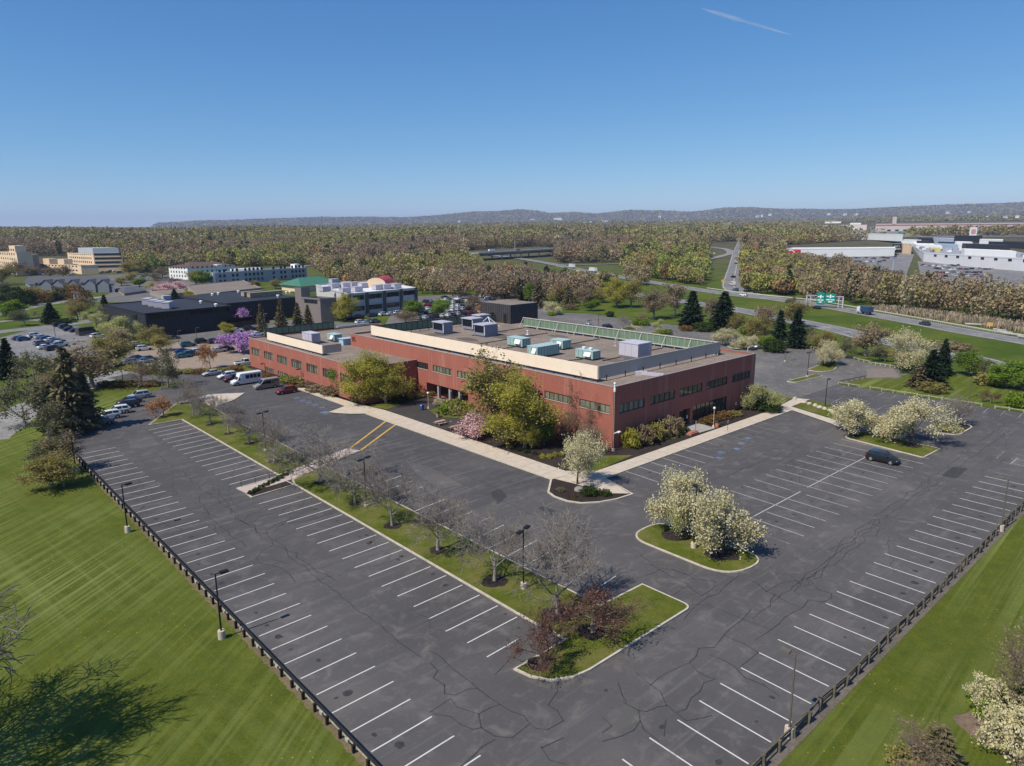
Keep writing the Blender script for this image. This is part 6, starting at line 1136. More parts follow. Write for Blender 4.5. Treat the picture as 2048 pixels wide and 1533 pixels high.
def slotm(s, col): return dict(paint=CARP[col], glass=M_CGL, tyre=M_TYRE, rim=M_RIM, head=M_HEAD, tail=M_TAIL, trim=M_TRIM, cab=CARP['white'], graphic=plain('blue_bus_graphic', (.05,.12,.24), .5, .5, .4))[s]
def near_car(kind, col, p, rz, label, cat, name, group=None):
    t = thing(name, label, cat, p, rz, group); done = {}; objs = []
    for n, b, s, par in car_pieces(kind):
        pr = t if par is None else objs[par[1]] if isinstance(par, tuple) else done.get(par, t)
        o = b.build(n, slotm(s, col), pr); objs.append(o)
        if s == 'paint' or n in ('body', 'cab'): sharp(o)
        done.setdefault(n, o)
    return t
FAR = {}
SLOTS = ('paint', 'glass', 'tyre', 'head', 'tail', 'trim', 'rim', 'cab', 'graphic')
def far_car(kind, col, p, rz, label, cat='car', group=None, name=None):
    if kind not in FAR:
        b = MB()
        for n, q, s, par in car_pieces(kind):
            if n in ('wheel_arch', 'mirror', 'rim') and kind in ('sedan', 'suv', 'hatch', 'pickup'): continue
            k = len(b.v); b.v += q.v; b.f += [tuple(k+i for i in f) for f in q.f]; b.m += [SLOTS.index(s)]*len(q.f)
        o = b.build('parked_'+kind, [slotm(s, col) for s in SLOTS]); sharp(o, 40); FAR[kind] = o
    else: o = FAR[kind].copy(); COL.objects.link(o)
    setmat(o, 0, CARP[col]); o.location = p; o.rotation_euler = (0, 0, rz); o.name = name or {'sedan': 'parked_car', 'suv': 'parked_car', 'hatch': 'parked_car', 'van': 'van', 'pickup': 'pickup_truck', 'bus': 'bus', 'truck': 'truck', 'boxtruck': 'truck', 'minibus': 'minibus'}[kind]
    return tag(o, label, cat, group)
near_car('suv', 'black', G(1765, 924), -PI/2, 'black SUV parked alone in the right lot beside the far grass island', 'car', 'parked_car')
near_car('suv', 'red', G(573, 787), PI, 'dark red SUV at the end of the row by the lower brick wing', 'car', 'parked_car'); near_car('van', 'tan', G(533, 777), PI, 'silver tan passenger van between the white minibus and the red SUV', 'van', 'van'); near_car('minibus', 'white', G(493, 768), PI, 'white minibus with dark side windows by the lower brick wing', 'minibus', 'minibus')
near_car('pickup', 'maroon', G(471, 762), PI, 'dark red pickup truck beside the white minibus', 'pickup truck', 'pickup_truck'); near_car('suv', 'white', G(455, 757), PI, 'white SUV second from the left in the row by the brick wing', 'car', 'parked_car'); near_car('sedan', 'silver', G(424, 751), PI, 'silver sedan at the left end of the row by the brick wing', 'car', 'parked_car')
near_car('suv', 'silver', G(279, 797), PI-.05, 'silver SUV alone at the top of the diagonal row by the lawn', 'car', 'parked_car'); near_car('sedan', 'charcoal', G(259, 807), PI-.05, 'dark sedan behind the black SUV in the diagonal row', 'car', 'parked_car'); near_car('suv', 'black', G(254, 816), PI-.05, 'black SUV in the diagonal row between silver and white cars', 'car', 'parked_car')
near_car('suv', 'white', G(236, 828), PI-.05, 'white SUV in the diagonal row above the boxy white off-roader', 'car', 'parked_car'); jp = near_car('suv', 'white', G(217, 838), PI-.05, 'boxy white off-road car with a spare wheel on its tail', 'car', 'parked_car')
b = MB(); b.tube((-2.36, 0, .95), (-2.58, 0, .95), .38, .38, 16); b.build('spare_wheel', M_TYRE, jp)
near_car('sedan', 'grey', G(200, 850), PI-.05, 'dark car in the conifer shade at the end of the diagonal row', 'car', 'parked_car')
far_car('bus', 'grey', G(706, 673), PI, 'tall blue and white coach parked behind the lower brick wing', 'coach', name='bus')
# other lots
CARN = ['black', 'white', 'silver', 'grey', 'charcoal', 'blue', 'navy', 'red', 'black', 'white', 'grey', 'silver']
def listed(items, where, group, rz=0, jr=.04):
    cnt = {}
    for (x, y, k, c) in items:
        cnt[c] = cnt.get(c, 0)+1; w = {'suv': 'SUV', 'sedan': 'car', 'hatch': 'hatchback', 'pickup': 'pickup', 'van': 'van', 'minibus': 'minibus', 'bus': 'bus', 'boxtruck': 'box truck'}[k]
        far_car(k, c, GT(x, y), rz+TR.gauss(0, jr), '%s %s, %s %s from left %s' % (c, w, ORD[cnt[c]], c, where), w if k in ('van', 'bus', 'minibus') else 'car', group)
listed([(40, 680, 'sedan', 'charcoal'), (48, 682, 'hatch', 'blue'), (71, 675, 'suv', 'white'), (84, 678, 'sedan', 'silver'), (96, 682, 'suv', 'blue'), (104, 684, 'sedan', 'white'), (116, 686, 'sedan', 'navy'), (122, 690, 'hatch', 'white'), (84, 691, 'suv', 'grey'), (92, 698, 'sedan', 'white'), (107, 701, 'suv', 'navy'), (121, 694, 'suv', 'silver'), (119, 653, 'suv', 'navy'), (131, 657, 'suv', 'charcoal'), (140, 662, 'sedan', 'black'), (152, 664, 'sedan', 'navy'), (196, 676, 'suv', 'white'), (212, 688, 'sedan', 'silver')], 'in the left lot', 'cars in the left lot', .25)
listed([(175, 670, 'minibus', 'charcoal')], 'in the left lot by the yellow blossoms', 'cars in the left lot', .3)
listed([(270, 729, 'suv', 'white'), (276, 720, 'sedan', 'blue'), (290, 726, 'sedan', 'silver'), (300, 722, 'hatch', 'grey'), (289, 701, 'suv', 'white'), (274, 692, 'sedan', 'silver'), (366, 706, 'sedan', 'blue'), (366, 716, 'sedan', 'teal'), (384, 712, 'suv', 'charcoal'), (397, 708, 'suv', 'white'), (377, 694, 'suv', 'teal'), (438, 705, 'sedan', 'silver'), (453, 702, 'suv', 'navy'), (405, 687, 'suv', 'black'), (430, 687, 'suv', 'charcoal'), (452, 680, 'sedan', 'black'), (463, 677, 'suv', 'grey'), (346, 679, 'sedan', 'black'), (473, 665, 'suv', 'white'), (500, 661, 'suv', 'charcoal'), (490, 731, 'pickup', 'white')], 'in the lot before the black office', 'cars in front of the black office', -.05)
listed([(515, 672, 'sedan', 'white'), (560, 664, 'sedan', 'silver'), (606, 657, 'pickup', 'charcoal'), (655, 653, 'suv', 'black')], 'along the lane behind the lower wing', 'cars on the lane behind the building', .05)
for r, (x, y, n, wh) in enumerate(((836, 640, 13, 'in the nearest row of the crowded lot'), (838, 630, 15, 'in the second row of the crowded lot'), (842, 621.5, 16, 'in the third row of the crowded lot'), (846, 613.5, 16, 'in the fourth row of the crowded lot'), (850, 606, 14, 'in the farthest full row of the crowded lot'))):
    p0 = G(x, y); rr = random.Random(40+r); items = []
    for i in range(n):
        if rr.random() < .14: continue
        q = p0+Vector((i*2.85, rr.gauss(0, .2), 0)); items.append((UOF(q), VOF(q), rr.choice(('sedan', 'suv', 'hatch', 'suv')), rr.choice(CARN)))
    listed(items, wh, 'cars in the crowded lot behind the roof', PI/2)
listed([(718, 637, 'suv', 'red'), (700, 639, 'suv', 'black'), (768, 632, 'suv', 'white'), (782, 631, 'sedan', 'white'), (797, 629, 'suv', 'white'), (808, 628, 'sedan', 'white'), (722, 648, 'suv', 'white'), (735, 647, 'sedan', 'silver'), (750, 646, 'suv', 'grey'), (745, 634, 'suv', 'charcoal'), (890, 597, 'sedan', 'navy'), (919, 599, 'suv', 'silver'), (977, 600, 'suv', 'white')], 'beside the grey two storey building', 'cars beside the grey building', .05)
listed([(1178, 655, 'sedan', 'white'), (1215, 657, 'suv', 'navy')], 'in the side lot behind the green screen', 'cars in the rear side lot', .1)
# traffic
def dirat(l, p):
    i = min(range(1, len(l)), key=lambda i: (l[i]-p).length); d = l[i]-l[i-1]; return math.atan2(d.y, d.x)
for (x, y, k, c, lab, back) in ((1578, 606.5, 'suv', 'charcoal', 'dark car on the highway left of the green signs', 0), (1849, 650.5, 'sedan', 'charcoal', 'dark grey car on the far highway lanes at right', 0), (1487, 593, 'suv', 'white', 'white car on the highway where the ramp joins', 0), (1633, 618, 'sedan', 'black', 'black car on the highway below the sign gantry', 0)): far_car(k, c, GT(x, y), dirat(HW1, GT(x, y)), lab, 'car', 'highway traffic', 'car')
for (x, y, lab) in ((1143, 537, 'white trailer truck on the highway, left of two'), (1185, 545, 'white trailer truck on the highway, right of two')): far_car('truck', 'white', GT(x, y), dirat(HW1, GT(x, y)), lab, 'truck', 'highway traffic')
tk = far_car('boxtruck', 'blue', GT(1729, 629), dirat(HW1, GT(1729, 629)), 'dark flatbed truck with blue and white load on the highway', 'truck', 'highway traffic')
for i, (x, y, k, c) in enumerate(((1482, 495, 'suv', 'black'), (1473, 519, 'suv', 'black'), (1472.5, 524, 'sedan', 'white'), (1471.5, 529, 'suv', 'charcoal'), (1466, 556, 'suv', 'black'), (1464.5, 571, 'van', 'white'), (1471, 582, 'suv', 'teal'))): far_car(k, c, GT(x, y), math.radians(58), '%s %s on the straight highway ramp, %s from its far end' % (c, 'van' if k == 'van' else 'car', ORD[i+1]), 'car', 'cars on the ramp', 'car')
# shopping centre lots
for r, (x0, x1, y, wh) in enumerate(((1632, 1800, 511, 'before the long white store'), (1690, 1790, 518, 'in the store lot behind the bare trees'), (1700, 1772, 525, 'in the near part of the store lot'), (1846, 1918, 533, 'against the mall wall'), (1872, 1985, 540, 'in the mall lot upper row'), (1872, 1960, 547, 'in the mall lot middle row'), (1880, 1975, 554, 'in the mall lot lower row'))):
    rr = random.Random(60+r); items = []; x = x0
    while x < x1: items.append((x, y+rr.gauss(0, .8), rr.choice(('sedan', 'suv', 'hatch')), rr.choice(CARN))); x += rr.choice((5.5, 6.5, 9, 12))
    listed(items, wh, 'cars at the shopping centre', 1.1)
for r, (x0, x1, y) in enumerate(((60, 150, 549), (165, 245, 545))):
    rr = random.Random(80+r); items = []; x = x0
    while x < x1: items.append((x, y+rr.gauss(0, 1), rr.choice(('sedan', 'suv')), rr.choice(['white', 'silver', 'grey', 'white']))); x += rr.choice((5, 6, 9))
    listed(items, ('below the low cream wing', 'below the cream tower')[r], 'cars by the cream buildings', .4)
# ------------------------------------------------------------------ buildings farther off
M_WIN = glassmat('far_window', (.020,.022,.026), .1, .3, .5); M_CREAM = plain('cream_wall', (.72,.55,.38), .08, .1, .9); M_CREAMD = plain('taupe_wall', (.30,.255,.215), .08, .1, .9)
M_WHT = plain('white_wall', (.74,.74,.73), .05, .1, .85); M_GRW = plain('grey_panel_wall', (.50,.48,.47), .08, .15, .85); M_GRB = plain('blue_grey_wall', (.38,.39,.43), .06, .1, .8); M_APT = plain('slate_blue_siding', (.17,.185,.225), .08, .15, .85); M_PINK = plain('pinkish_wall', (.66,.54,.48), .06, .05, .9)
M_RF_W = plain('white_roof', (.66,.66,.67), .08, .1, .8); M_RF_D = plain('dark_roof', (.030,.030,.036), .25, .15, .7); M_RF_G = plain('grey_roof', (.30,.31,.33), .12, .08, .8); M_RF_B = plain('brown_gravel_roof', (.20,.165,.135), .15, .15, .95); M_RF_BR = plain('brown_shingle', (.115,.075,.06), .12, .3, .9); M_RF_SL = plain('slate_shingle', (.085,.085,.10), .12, .3, .9); M_RF_GN = plain('green_metal_roof', (.055,.17,.105), .1, .3, .5); M_RF_R = plain('red_metal_roof', (.42,.045,.05), .08, .3, .5)
def block(name, label, cat, Cb, Ctv, Lt, Rt, wall, roof, wl=None, wr=None, wm=None, par=None, group=None, parapet=.5, depthL=None, part='wall', z0=None, hroof=None):
    """block whose near corner stands at Cb; Lt, Rt: where the roof's left and right corners show"""
    p = GT(*Cb); h = hgt(p, Ctv); zt = p.z+h; far = zt > 24; L = GT(Lt[0], Cb[1]-2.5) if far else G(*Lt, zt); R = GT(Rt[0], Cb[1]-max(.15, (Rt[0]-Cb[0])*.0072)) if far else G(*Rt, zt); L.z = R.z = p.z
    l = L-p; r = R-p
    if depthL: l = l.normalized()*depthL
    t = par or thing(name, label, cat, p, 0, group); off = p-Vector(t.location)
    b = MB(); c = [off, off+r, off+r+l, off+l]; b.prism([tuple(q[:2]) for q in c], off.z-1.5, off.z+h-.02); w = b.build(part, wall, t)
    b = MB(); b.poly([(*q[:2], off.z+h-.01) for q in c]); b.build('roof', roof, t)
    if parapet:
        b = MB()
        for i in range(4):
            a, e = c[i], c[(i+1) % 4]; b.bar((*a[:2], off.z+h+parapet/2-.05), (*e[:2], off.z+h+parapet/2-.05), .35, parapet+.1)
        b.build('parapet', wall, t)
    for spec, vec, org in ((wl, l, off), (wr, r, off)):
        if not spec: continue
        rows, cols, ww, wh, z_lo, z_hi = spec[:6]; m = spec[6] if len(spec) > 6 else (.06, .94); d = vec.normalized(); n = Vector((d.y, -d.x, 0))
        if n.dot(-Vector((p.x, p.y, 0))) < 0: n = -n
        first = None; skip = spec[7] if len(spec) > 7 else ()
        for i in range(rows):
            zc = z_lo+(z_hi-z_lo)*(i/(rows-1) if rows > 1 else 0)
            for j in range(cols):
                if j in skip: continue
                a = m[0]+(m[1]-m[0])*((j+.5)/cols); o = org+vec*a+n*.03
                if first is None:
                    b = MB(); b.bar(Vector((0, 0, 0))-d*ww/2, d*ww/2, .16, wh); first = b.build('window', wm or M_WIN, t); q = first
                else: q = first.copy(); COL.objects.link(q)
                q.location = (o.x, o.y, off.z+zc)
    return t, p, l, r, h, w
def roofpitch(t, off, l, r, h, rise, m, hip=.25, eave=.6, name='roof_slope'):
    """hipped or gabled roof over the block, ridge along r"""
    e = l.normalized()*eave; f = r.normalized()*eave; A = off-e-f; B = off+r-e+f; C2 = off+r+l+e+f; D2_ = off+l+e-f; mid = l*.5; z = Vector((0, 0, h)); k = r*hip
    R1 = off+mid+k+Vector((0, 0, h+rise)); R2_ = off+r+mid-k+Vector((0, 0, h+rise)); b = MB()
    for q in ((A+z, B+z, R2_, R1), (C2+z, D2_+z, R1, R2_)): b.quad(*q)
    b.poly([B+z, C2+z, R2_]); b.poly([D2_+z, A+z, R1]); b.build(name, m, t)
def onroof(t_, name, mats, base_px, z, sx, sy, sz, label, cat='roof unit', ang=0, group=None):
    p = G(*base_px, z); b = MB(); b.box(-sx/2, -sy/2, .3, sx/2, sy/2, sz); b.box(-sx/2-.1, -sy/2-.1, sz, sx/2+.1, sy/2+.1, sz+.12); b.box(-sx/2+.2, -sy/2+.2, 0, sx/2-.2, sy/2-.2, .3); o = b.build(name, mats); o.location = p; o.rotation_euler = (0, 0, ang); return tag(o, label, cat, group)
# charcoal office
t, p, l, r, h, w = block('black_office', 'long black flat roofed office building left of the brick building', 'building', (296, 677), 629, (208, 610), (463, 613), M_DARK, M_RF_D, None, (1, 5, 5.2, 1.5, 7.2, 7.2, (.03, .97)), glassmat('black_glass', (.008,.008,.010), .1, .3, .5), parapet=.35)
ANGB = math.atan2(r.y, r.x)
q = Vector((0, 0, 0)); rd = r.normalized(); ld = l.normalized()
def sub(t, off, r_, l_, h, wall, roof, part='wing'):
    b = MB(); c = [off, off+r_, off+r_+l_, off+l_]; b.prism([tuple(x[:2]) for x in c], -1.5, h-.02); w = b.build(part, wall, t); b = MB(); b.poly([(*x[:2], h-.01) for x in c]); b.build('roof', roof, w); return w
zt = p.z+h; A = G(452, 607.5, zt)-p; A.z = 0; Bq = G(597, 594, zt)-p; Bq.z = 0
sub(t, A+ld*.01, Bq-A, ld*46, h+.02, M_DARK, M_RF_D)
b = MB(); b.bar(rd*26+Vector((0, 0, 2.0))-ld*.12, rd*46+Vector((0, 0, 2.0))-ld*.12, .3, 3.2); b.build('entrance_glazing', glassmat('black_entrance_glass', (.006,.006,.008), .05, .3, .6), t)
b = MB(); b.bar(ld*9+Vector((0, 0, 6.5))-rd*.1, ld*13+Vector((0, 0, 6.5))-rd*.1, .3, 1.6); b.build('end_window', M_WIN, t)
blk_h = zt
for i, (x, y) in enumerate(((297, 610), (309, 613), (321, 615.5), (336, 617.5))): onroof(t, 'rooftop_unit', [M_LGREY], (x, y), zt, 6.5, 2.6, 2.4, 'pale grey condenser on the black roof, %s of four from the left' % ORD[i+1], 'condenser', ANGB+.9, 'condensers on the black roof')
onroof(t, 'rooftop_unit', [M_LGREY], (333, 600), zt, 3, 3, 1.6, 'small grey unit behind the four condensers on the black roof')
for i, (x, y, lx) in enumerate(((505, 592.5, 9), (530, 593.5, 15))): onroof(t, 'roof_crate', [plain('tan_plywood', (.33,.26,.19), .15, 1)], (x, y), zt, lx, 2.5, 2.0, 'tan box stack on the black roof, %s' % ('shorter one at left', 'longer one at right')[i], 'box', ANGB)
for i, (x, y) in enumerate(((425, 592), (437, 590), (402, 607), (432, 613), (477, 586), (558, 586), (573, 588), (580, 587), (556, 595))): 
    b = MB(); b.tube((0, 0, 0), (0, 0, .6), .45, .45, 8); b.ball((0, 0, .75), .7, .7, .35); o = b.build('roof_vent', M_WHITE); o.location = G(x, y, zt); tag(o, 'small white mushroom vent on the black roof, %s from the left' % ORD[sorted([425, 437, 402, 432, 477, 558, 573, 580, 556]).index(x)+1], 'vent', 'white vents on the black roof')
t, p, l, r, h, w = block('grey_block', 'dark grey windowless block with a stair tower right of the black office', 'building', (643, 692 if False else 645), 600, (603, 597), (672, 598), plain('grey_metal_wall', (.19,.165,.155), .06, .3, .7), M_RF_D, (1, 1, 8, 1.6, 8.0, 8.0), None)
sub(t, Vector((0, 0, 0))+l, r*.55, l*.35, h+4.2, plain('stair_tower_wall', (.20,.165,.15), .06, .3, .7), M_RF_D, 'stair_tower')
# grey two-storey with white roof
t, p, l, r, h, w = block('office_building', 'grey two storey building with white roof full of units', 'building', (700, 634), 590.5, (632, 572), (832, 578), M_GRW, M_RF_W, None, (2, 26, 1.5, 2.0, 3.0, 7.6, (.02, .98), (0, 5, 6, 12, 13, 19, 20)), parapet=.6)
b = None
for k in (.0, .245, .50, .755, .992):
    b = MB(); n_ = Vector((r.y, -r.x, 0)).normalized(); o = r*k+n_*.12; b.bar(o+Vector((0, 0, 0)), o+Vector((0, 0, h+.3)), 1.6, .5) if False else b.prism([tuple((o+r.normalized()*q1+n_*q2)[:2]) for q1, q2 in ((-.8, -.3), (.8, -.3), (.8, .35), (-.8, .35))][::1], 0, h+.55); b.build('pilaster', plain('dark_pilaster_%d' % int(k*100), (.095,.08,.08), .1, .5), t)
b = MB(); n_ = Vector((r.y, -r.x, 0)).normalized(); b.bar(n_*.08+Vector((0, 0, h*.52)), r+n_*.08+Vector((0, 0, h*.52)), .25, .5); b.build('band', M_LGREY, t)
zt = p.z+h
for i, (x, y) in enumerate(((668, 577), (690, 576), (707, 574), (693, 573.5), (727, 576), (714, 584), (690, 587), (650, 584), (755, 580), (771, 579), (792, 577.5), (668, 567))): onroof(t, 'rooftop_unit', [M_LGREY], (x, y), zt, 4.2, 3.0, 2.2, 'pale unit on the white roof, %s in the group there' % ORD[i+1], 'roof unit', math.atan2(r.y, r.x), 'units on the white roof')
q0 = G(752, 576, zt); b = MB(); k = 12; W2, Ln = 9.5, 13; ar = [(W2/2*math.cos(a), 1.6+3.0*math.sin(a)) for a in np.linspace(0, PI, k)]
for (y0, z0_), (y1, z1_) in zip(ar, ar[1:]): b.quad((0, y0, z0_), (Ln, y0, z0_), (Ln, y1, z1_), (0, y1, z1_), 0)
b.poly([(0, y, z) for y, z in ar]+[(0, -W2/2, 0), (0, W2/2, 0)], 1); b.poly([(Ln, y, z) for y, z in ar][::-1]+[(Ln, W2/2, 0), (Ln, -W2/2, 0)], 1); b.quad((0, W2/2, 0), (Ln, W2/2, 0), (Ln, W2/2, 1.6), (0, W2/2, 1.6), 1); b.quad((0, -W2/2, 0), (Ln, -W2/2, 0), (Ln, -W2/2, 1.6), (0, -W2/2, 1.6), 1)
o = b.build('barrel_roof', [M_RF_R, M_CREAM]); o.location = q0; o.rotation_euler = (0, 0, math.atan2(r.y, r.x)+.55); tag(o, 'red barrel roofed dormer at the back of the white roof', 'roof dormer')
# hotels
t, p, l, r, h, w = block('hotel', 'white four storey hotel with brown roof and small square windows', 'hotel', (377, 560), 535.5, (337, 534), (470, 531), M_WHT, M_RF_BR, (4, 6, 1.2, 1.5, 2.5, 11.5, (.08, .95)), (3, 9, 1.2, 1.5, 2.5, 9), parapet=0)
roofpitch(t, Vector((0, 0, 0)), l, r, h-.02, 3.2, M_RF_BR)
b = MB(); b.prism([tuple(q[:2]) for q in (r*.60-ld*.8, r*.72-ld*.8, r*.72+l*.3, r*.60+l*.3)], -1, h+1.2); b.build('tower_bay', M_WHT, t)
t, p, l, r, h, w = block('hotel', 'long blue grey hotel with white roof edge and paired dark windows', 'hotel', (429, 571), 549, (414, 547.5), (613, 537.5), M_GRB, M_RF_W, None, (3, 22, 1.7, 1.9, 2.2, 9.2, (.04, .98), (2, 5, 11, 12, 14, 17)), parapet=.9)
n_ = Vector((l.y, -l.x, 0)).normalized(); n_ = n_ if n_.dot(-p) > 0 else -n_
b = MB(); b.bar(l*.1+n_*.1+Vector((0, 0, h*.48)), l*.85+n_*.1+Vector((0, 0, h*.48)), .3, h*.8); b.build('blue_end_panel', plain('bright_blue_glass', (.03,.22,.42), .2, .3, .3), t)
b = MB(); b.bar(Vector((0, 0, 0)), Vector((0, 0, h+.8)), 1.5); b.build('white_corner', M_WHT, t)
b = MB(); b.prism([tuple(q[:2]) for q in (r*.88+l*.2, r*.94+l*.2, r*.94+l*.8, r*.88+l*.8)], h, h+3.5); b.build('lift_tower', M_WHT, t)
b = MB(); b.prism([tuple(q[:2]) for q in (r*.25+l*.7, r*.55+l*.7, r*.55+l*1.3, r*.25+l*1.3)], h-2, h+2.0); b.build('upper_roof', M_WHT, t)
t, p, l, r, h, w = block('pavilion', 'low building with a green metal roof behind the black office', 'building', (604, 585), 573, (563, 569), (674, 567), M_CREAM, M_RF_GN, parapet=0)
roofpitch(t, Vector((0, 0, 0)), l, r, h-.02, 4.2, M_RF_GN, .2, 1.5)
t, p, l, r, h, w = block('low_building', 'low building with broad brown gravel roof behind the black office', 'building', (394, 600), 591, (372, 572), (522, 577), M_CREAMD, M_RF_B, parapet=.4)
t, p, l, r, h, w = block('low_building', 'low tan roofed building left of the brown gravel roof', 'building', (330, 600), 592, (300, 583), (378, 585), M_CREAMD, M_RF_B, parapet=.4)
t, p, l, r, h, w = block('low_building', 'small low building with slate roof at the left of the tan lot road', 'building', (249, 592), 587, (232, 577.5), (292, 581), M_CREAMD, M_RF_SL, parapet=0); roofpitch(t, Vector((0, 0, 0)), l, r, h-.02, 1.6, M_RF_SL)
t, p, l, r, h, w = block('apartment_block', 'long blue grey apartment block with dark pitched roof and gables', 'apartment block', (62, 586), 569, (50, 564), (228, 568), M_APT, M_RF_SL, None, (2, 18, 1.6, 1.6, 2.2, 5.2), parapet=0); roofpitch(t, Vector((0, 0, 0)), l, r, h-.02, 4.0, M_RF_SL, .02)
n_ = Vector((r.y, -r.x, 0)).normalized()
for k in (.2, .34, .52, .72, .88):
    o = r*k; d = r.normalized()*3.4; b = MB(); f0 = n_*1.0; b.prism([tuple(q[:2]) for q in (o-d+f0, o+d+f0, o+d-n_*1, o-d-n_*1)], 0, h); b.poly([o-d+f0+Vector((0, 0, h)), o+d+f0+Vector((0, 0, h)), o+f0+Vector((0, 0, h+2.6))]); b.build('gable', M_APT, t); b = MB(); e = n_*1.4
    for s in (-1, 1): b.quad(o+d*s*1.1+e+Vector((0, 0, h-.2)), o+e+Vector((0, 0, h+2.7)), o-n_*6+Vector((0, 0, h+2.7)), o+d*s*1.1-n_*6+Vector((0, 0, h-.2)))
    b.build('gable_roof', M_RF_SL, t)
t, p, l, r, h, w = block('medical_building', 'cream four storey block with dark window rows and shaded side', 'building', (191, 545), 509.5, (134.5, 507.2), (244, 508.5), M_CREAM, M_RF_G, (4, 12, 1.9, 1.6, 5, 15.5), None, parapet=.6)
b = MB(); n_ = Vector((r.y, -r.x, 0)).normalized()
for i in range(4): z = 5+3.5*i; b.bar(r*.03+n_*.05+Vector((0, 0, z)), r*.97+n_*.05+Vector((0, 0, z)), .3, 1.5)
b.build('window_band', M_WIN, t)
b = MB(); b.prism([tuple(q[:2]) for q in (r*.05+l*.05, r*.95+l*.05, r*.95+l*.6, r*.05+l*.6)], h, h+5.5); b.build('penthouse', plain('pale_blue_penthouse', (.40,.43,.46), .05, .1), t)
t, p, l, r, h, w = block('medical_building', 'low cream wing with two roof boxes left of the cream block', 'building', (164, 549), 532, (71, 528.5), (196, 531), M_CREAM, M_RF_B, (2, 12, 2.0, 1.4, 3, 6.5), None, parapet=.5)
for k in (.42, .75): b = MB(); b.prism([tuple(q[:2]) for q in (l*k+r*.2, l*k+r*.7, l*(k+.14)+r*.7, l*(k+.14)+r*.2)], h, h+5); b.build('roof_box', M_CREAM, t)
t, p, l, r, h, w = block('medical_building', 'cream hospital tower cut by the left picture edge', 'building', (40, 552), 507, (-12, 504.3), (64, 506), M_CREAM, M_RF_G, (5, 9, 2.0, 1.6, 6, 21), None, parapet=.6)
b = MB(); b.prism([tuple(q[:2]) for q in (l*.05+r*.02, l*.05+r*.7, l*.3+r*.7, l*.3+r*.02)], h, h+6); b.build('lift_house', M_CREAM, t); b = MB(); b.prism([tuple(q[:2]) for q in (r*1.02+l*.3, r*1.9+l*.3, r*1.9+l*.9, r*1.02+l*.9)], 0, h-2); b.build('shaded_rear_block', M_CREAMD, t)  # rear block's shade is put into its darker wall colour
# shopping centre
t, p, l, r, h, w = block('store', 'long low white store with a red painted left end', 'store', (1572, 516), 499, (1582, 497), (1790, 497.5), M_WHT, M_RF_W, parapet=.6, depthL=45)
n_ = Vector((r.y, -r.x, 0)).normalized(); n_ = n_ if n_.dot(-p) > 0 else -n_
b = MB(); b.bar(r*.005+n_*.12+Vector((0, 0, h*.62)), r*.13+n_*.12+Vector((0, 0, h*.62)), .4, h*.62); b.build('red_panel', plain('bright_red_panel', (.52,.03,.04), .05, .3), t); b = MB(); b.bar(r*.05+n_*4+Vector((0, 0, 2.6)), r*.15+n_*4+Vector((0, 0, 2.6)), 7, 5.2); b.build('brick_annex', plain('dull_red_brick', (.33,.10,.085), .1, .3), t)
b = MB(); q = r*.04+n_*.4+Vector((0, 0, h*.62))
for i in range(10): a0, a1 = PI*i/10, PI*(i+1)/10; d = r.normalized(); b.bar(q+d*4*math.cos(a0)+Vector((0, 0, 3.2*math.sin(a0)-1)), q+d*4*math.cos(a1)+Vector((0, 0, 3.2*math.sin(a1)-1)), .3, 1.0)
b.build('white_arch_emblem', M_WHITE, t)
t, p, l, r, h, w = block('store', 'dark green and brick store front with white lettering beside the tan pylons', 'store', (1783, 506), 489, (1790, 487), (1801, 488.5), plain('brick_store', (.26,.11,.09), .1, .3), M_RF_G, parapet=.3, depthL=40)
n_ = Vector((r.y, -r.x, 0)).normalized(); n_ = n_ if n_.dot(-p) > 0 else -n_; d = r.normalized(); rl = r.length
b = MB(); b.bar(n_*.2+Vector((0, 0, h-3.6)), r+n_*.2+Vector((0, 0, h-3.6)), .5, 7.6); sg = b.build('sign_panel', plain('dark_green_sign', (.012,.06,.05), .1, .3), t)
b = MB()
def stroke(b, x0, z0, x1, z1, w=.38): b.bar(d*x0+n_*.5+Vector((0, 0, z0)), d*x1+n_*.5+Vector((0, 0, z1)), .1, w) if abs(z1-z0) < .01 else b.bar(d*x0+n_*.5+Vector((0, 0, z0)), d*x1+n_*.5+Vector((0, 0, z1)), w, .1)
LET = {'D': ((0, 0, 0, 2), (0, 2, .9, 2), (0, 0, .9, 0), (1, .2, 1, 1.8)), 'I': ((.5, 0, .5, 2),), 'C': ((0, 0, 0, 2), (0, 2, 1, 2), (0, 0, 1, 0)), 'K': ((0, 0, 0, 2), (0, 1, 1, 2), (0, 1, 1, 0)), "'": ((.3, 1.6, .3, 2.1),), 'S': ((0, 2, 1, 2), (0, 1, 1, 1), (0, 0, 1, 0), (0, 1, 0, 2), (1, 0, 1, 1))}
u0 = rl*.16; st_ = rl*.125
for i, ch in enumerate("DICK'S"):
    for (a, z0, c, z1) in LET[ch]: stroke(b, u0+i*st_+a*st_*.6, h-3.6+z0, u0+i*st_+c*st_*.6, h-3.6+z1)
b.build('lettering', M_WHITE, sg); b = MB(); b.bar(r*.15+n_*1.5+Vector((0, 0, h*.42)), r*.8+n_*1.5+Vector((0, 0, h*.42)), 3, 1.4); b.build('canopy', M_WHITE, t)
t, p, l, r, h, w = block('store', 'tan pylon store front at the left end of the mall', 'store', (1804, 507), 489, (1800, 482), (1824, 490), plain('tan_stucco', (.62,.47,.32), .06, .1), M_RF_G, parapet=.3, depthL=40)
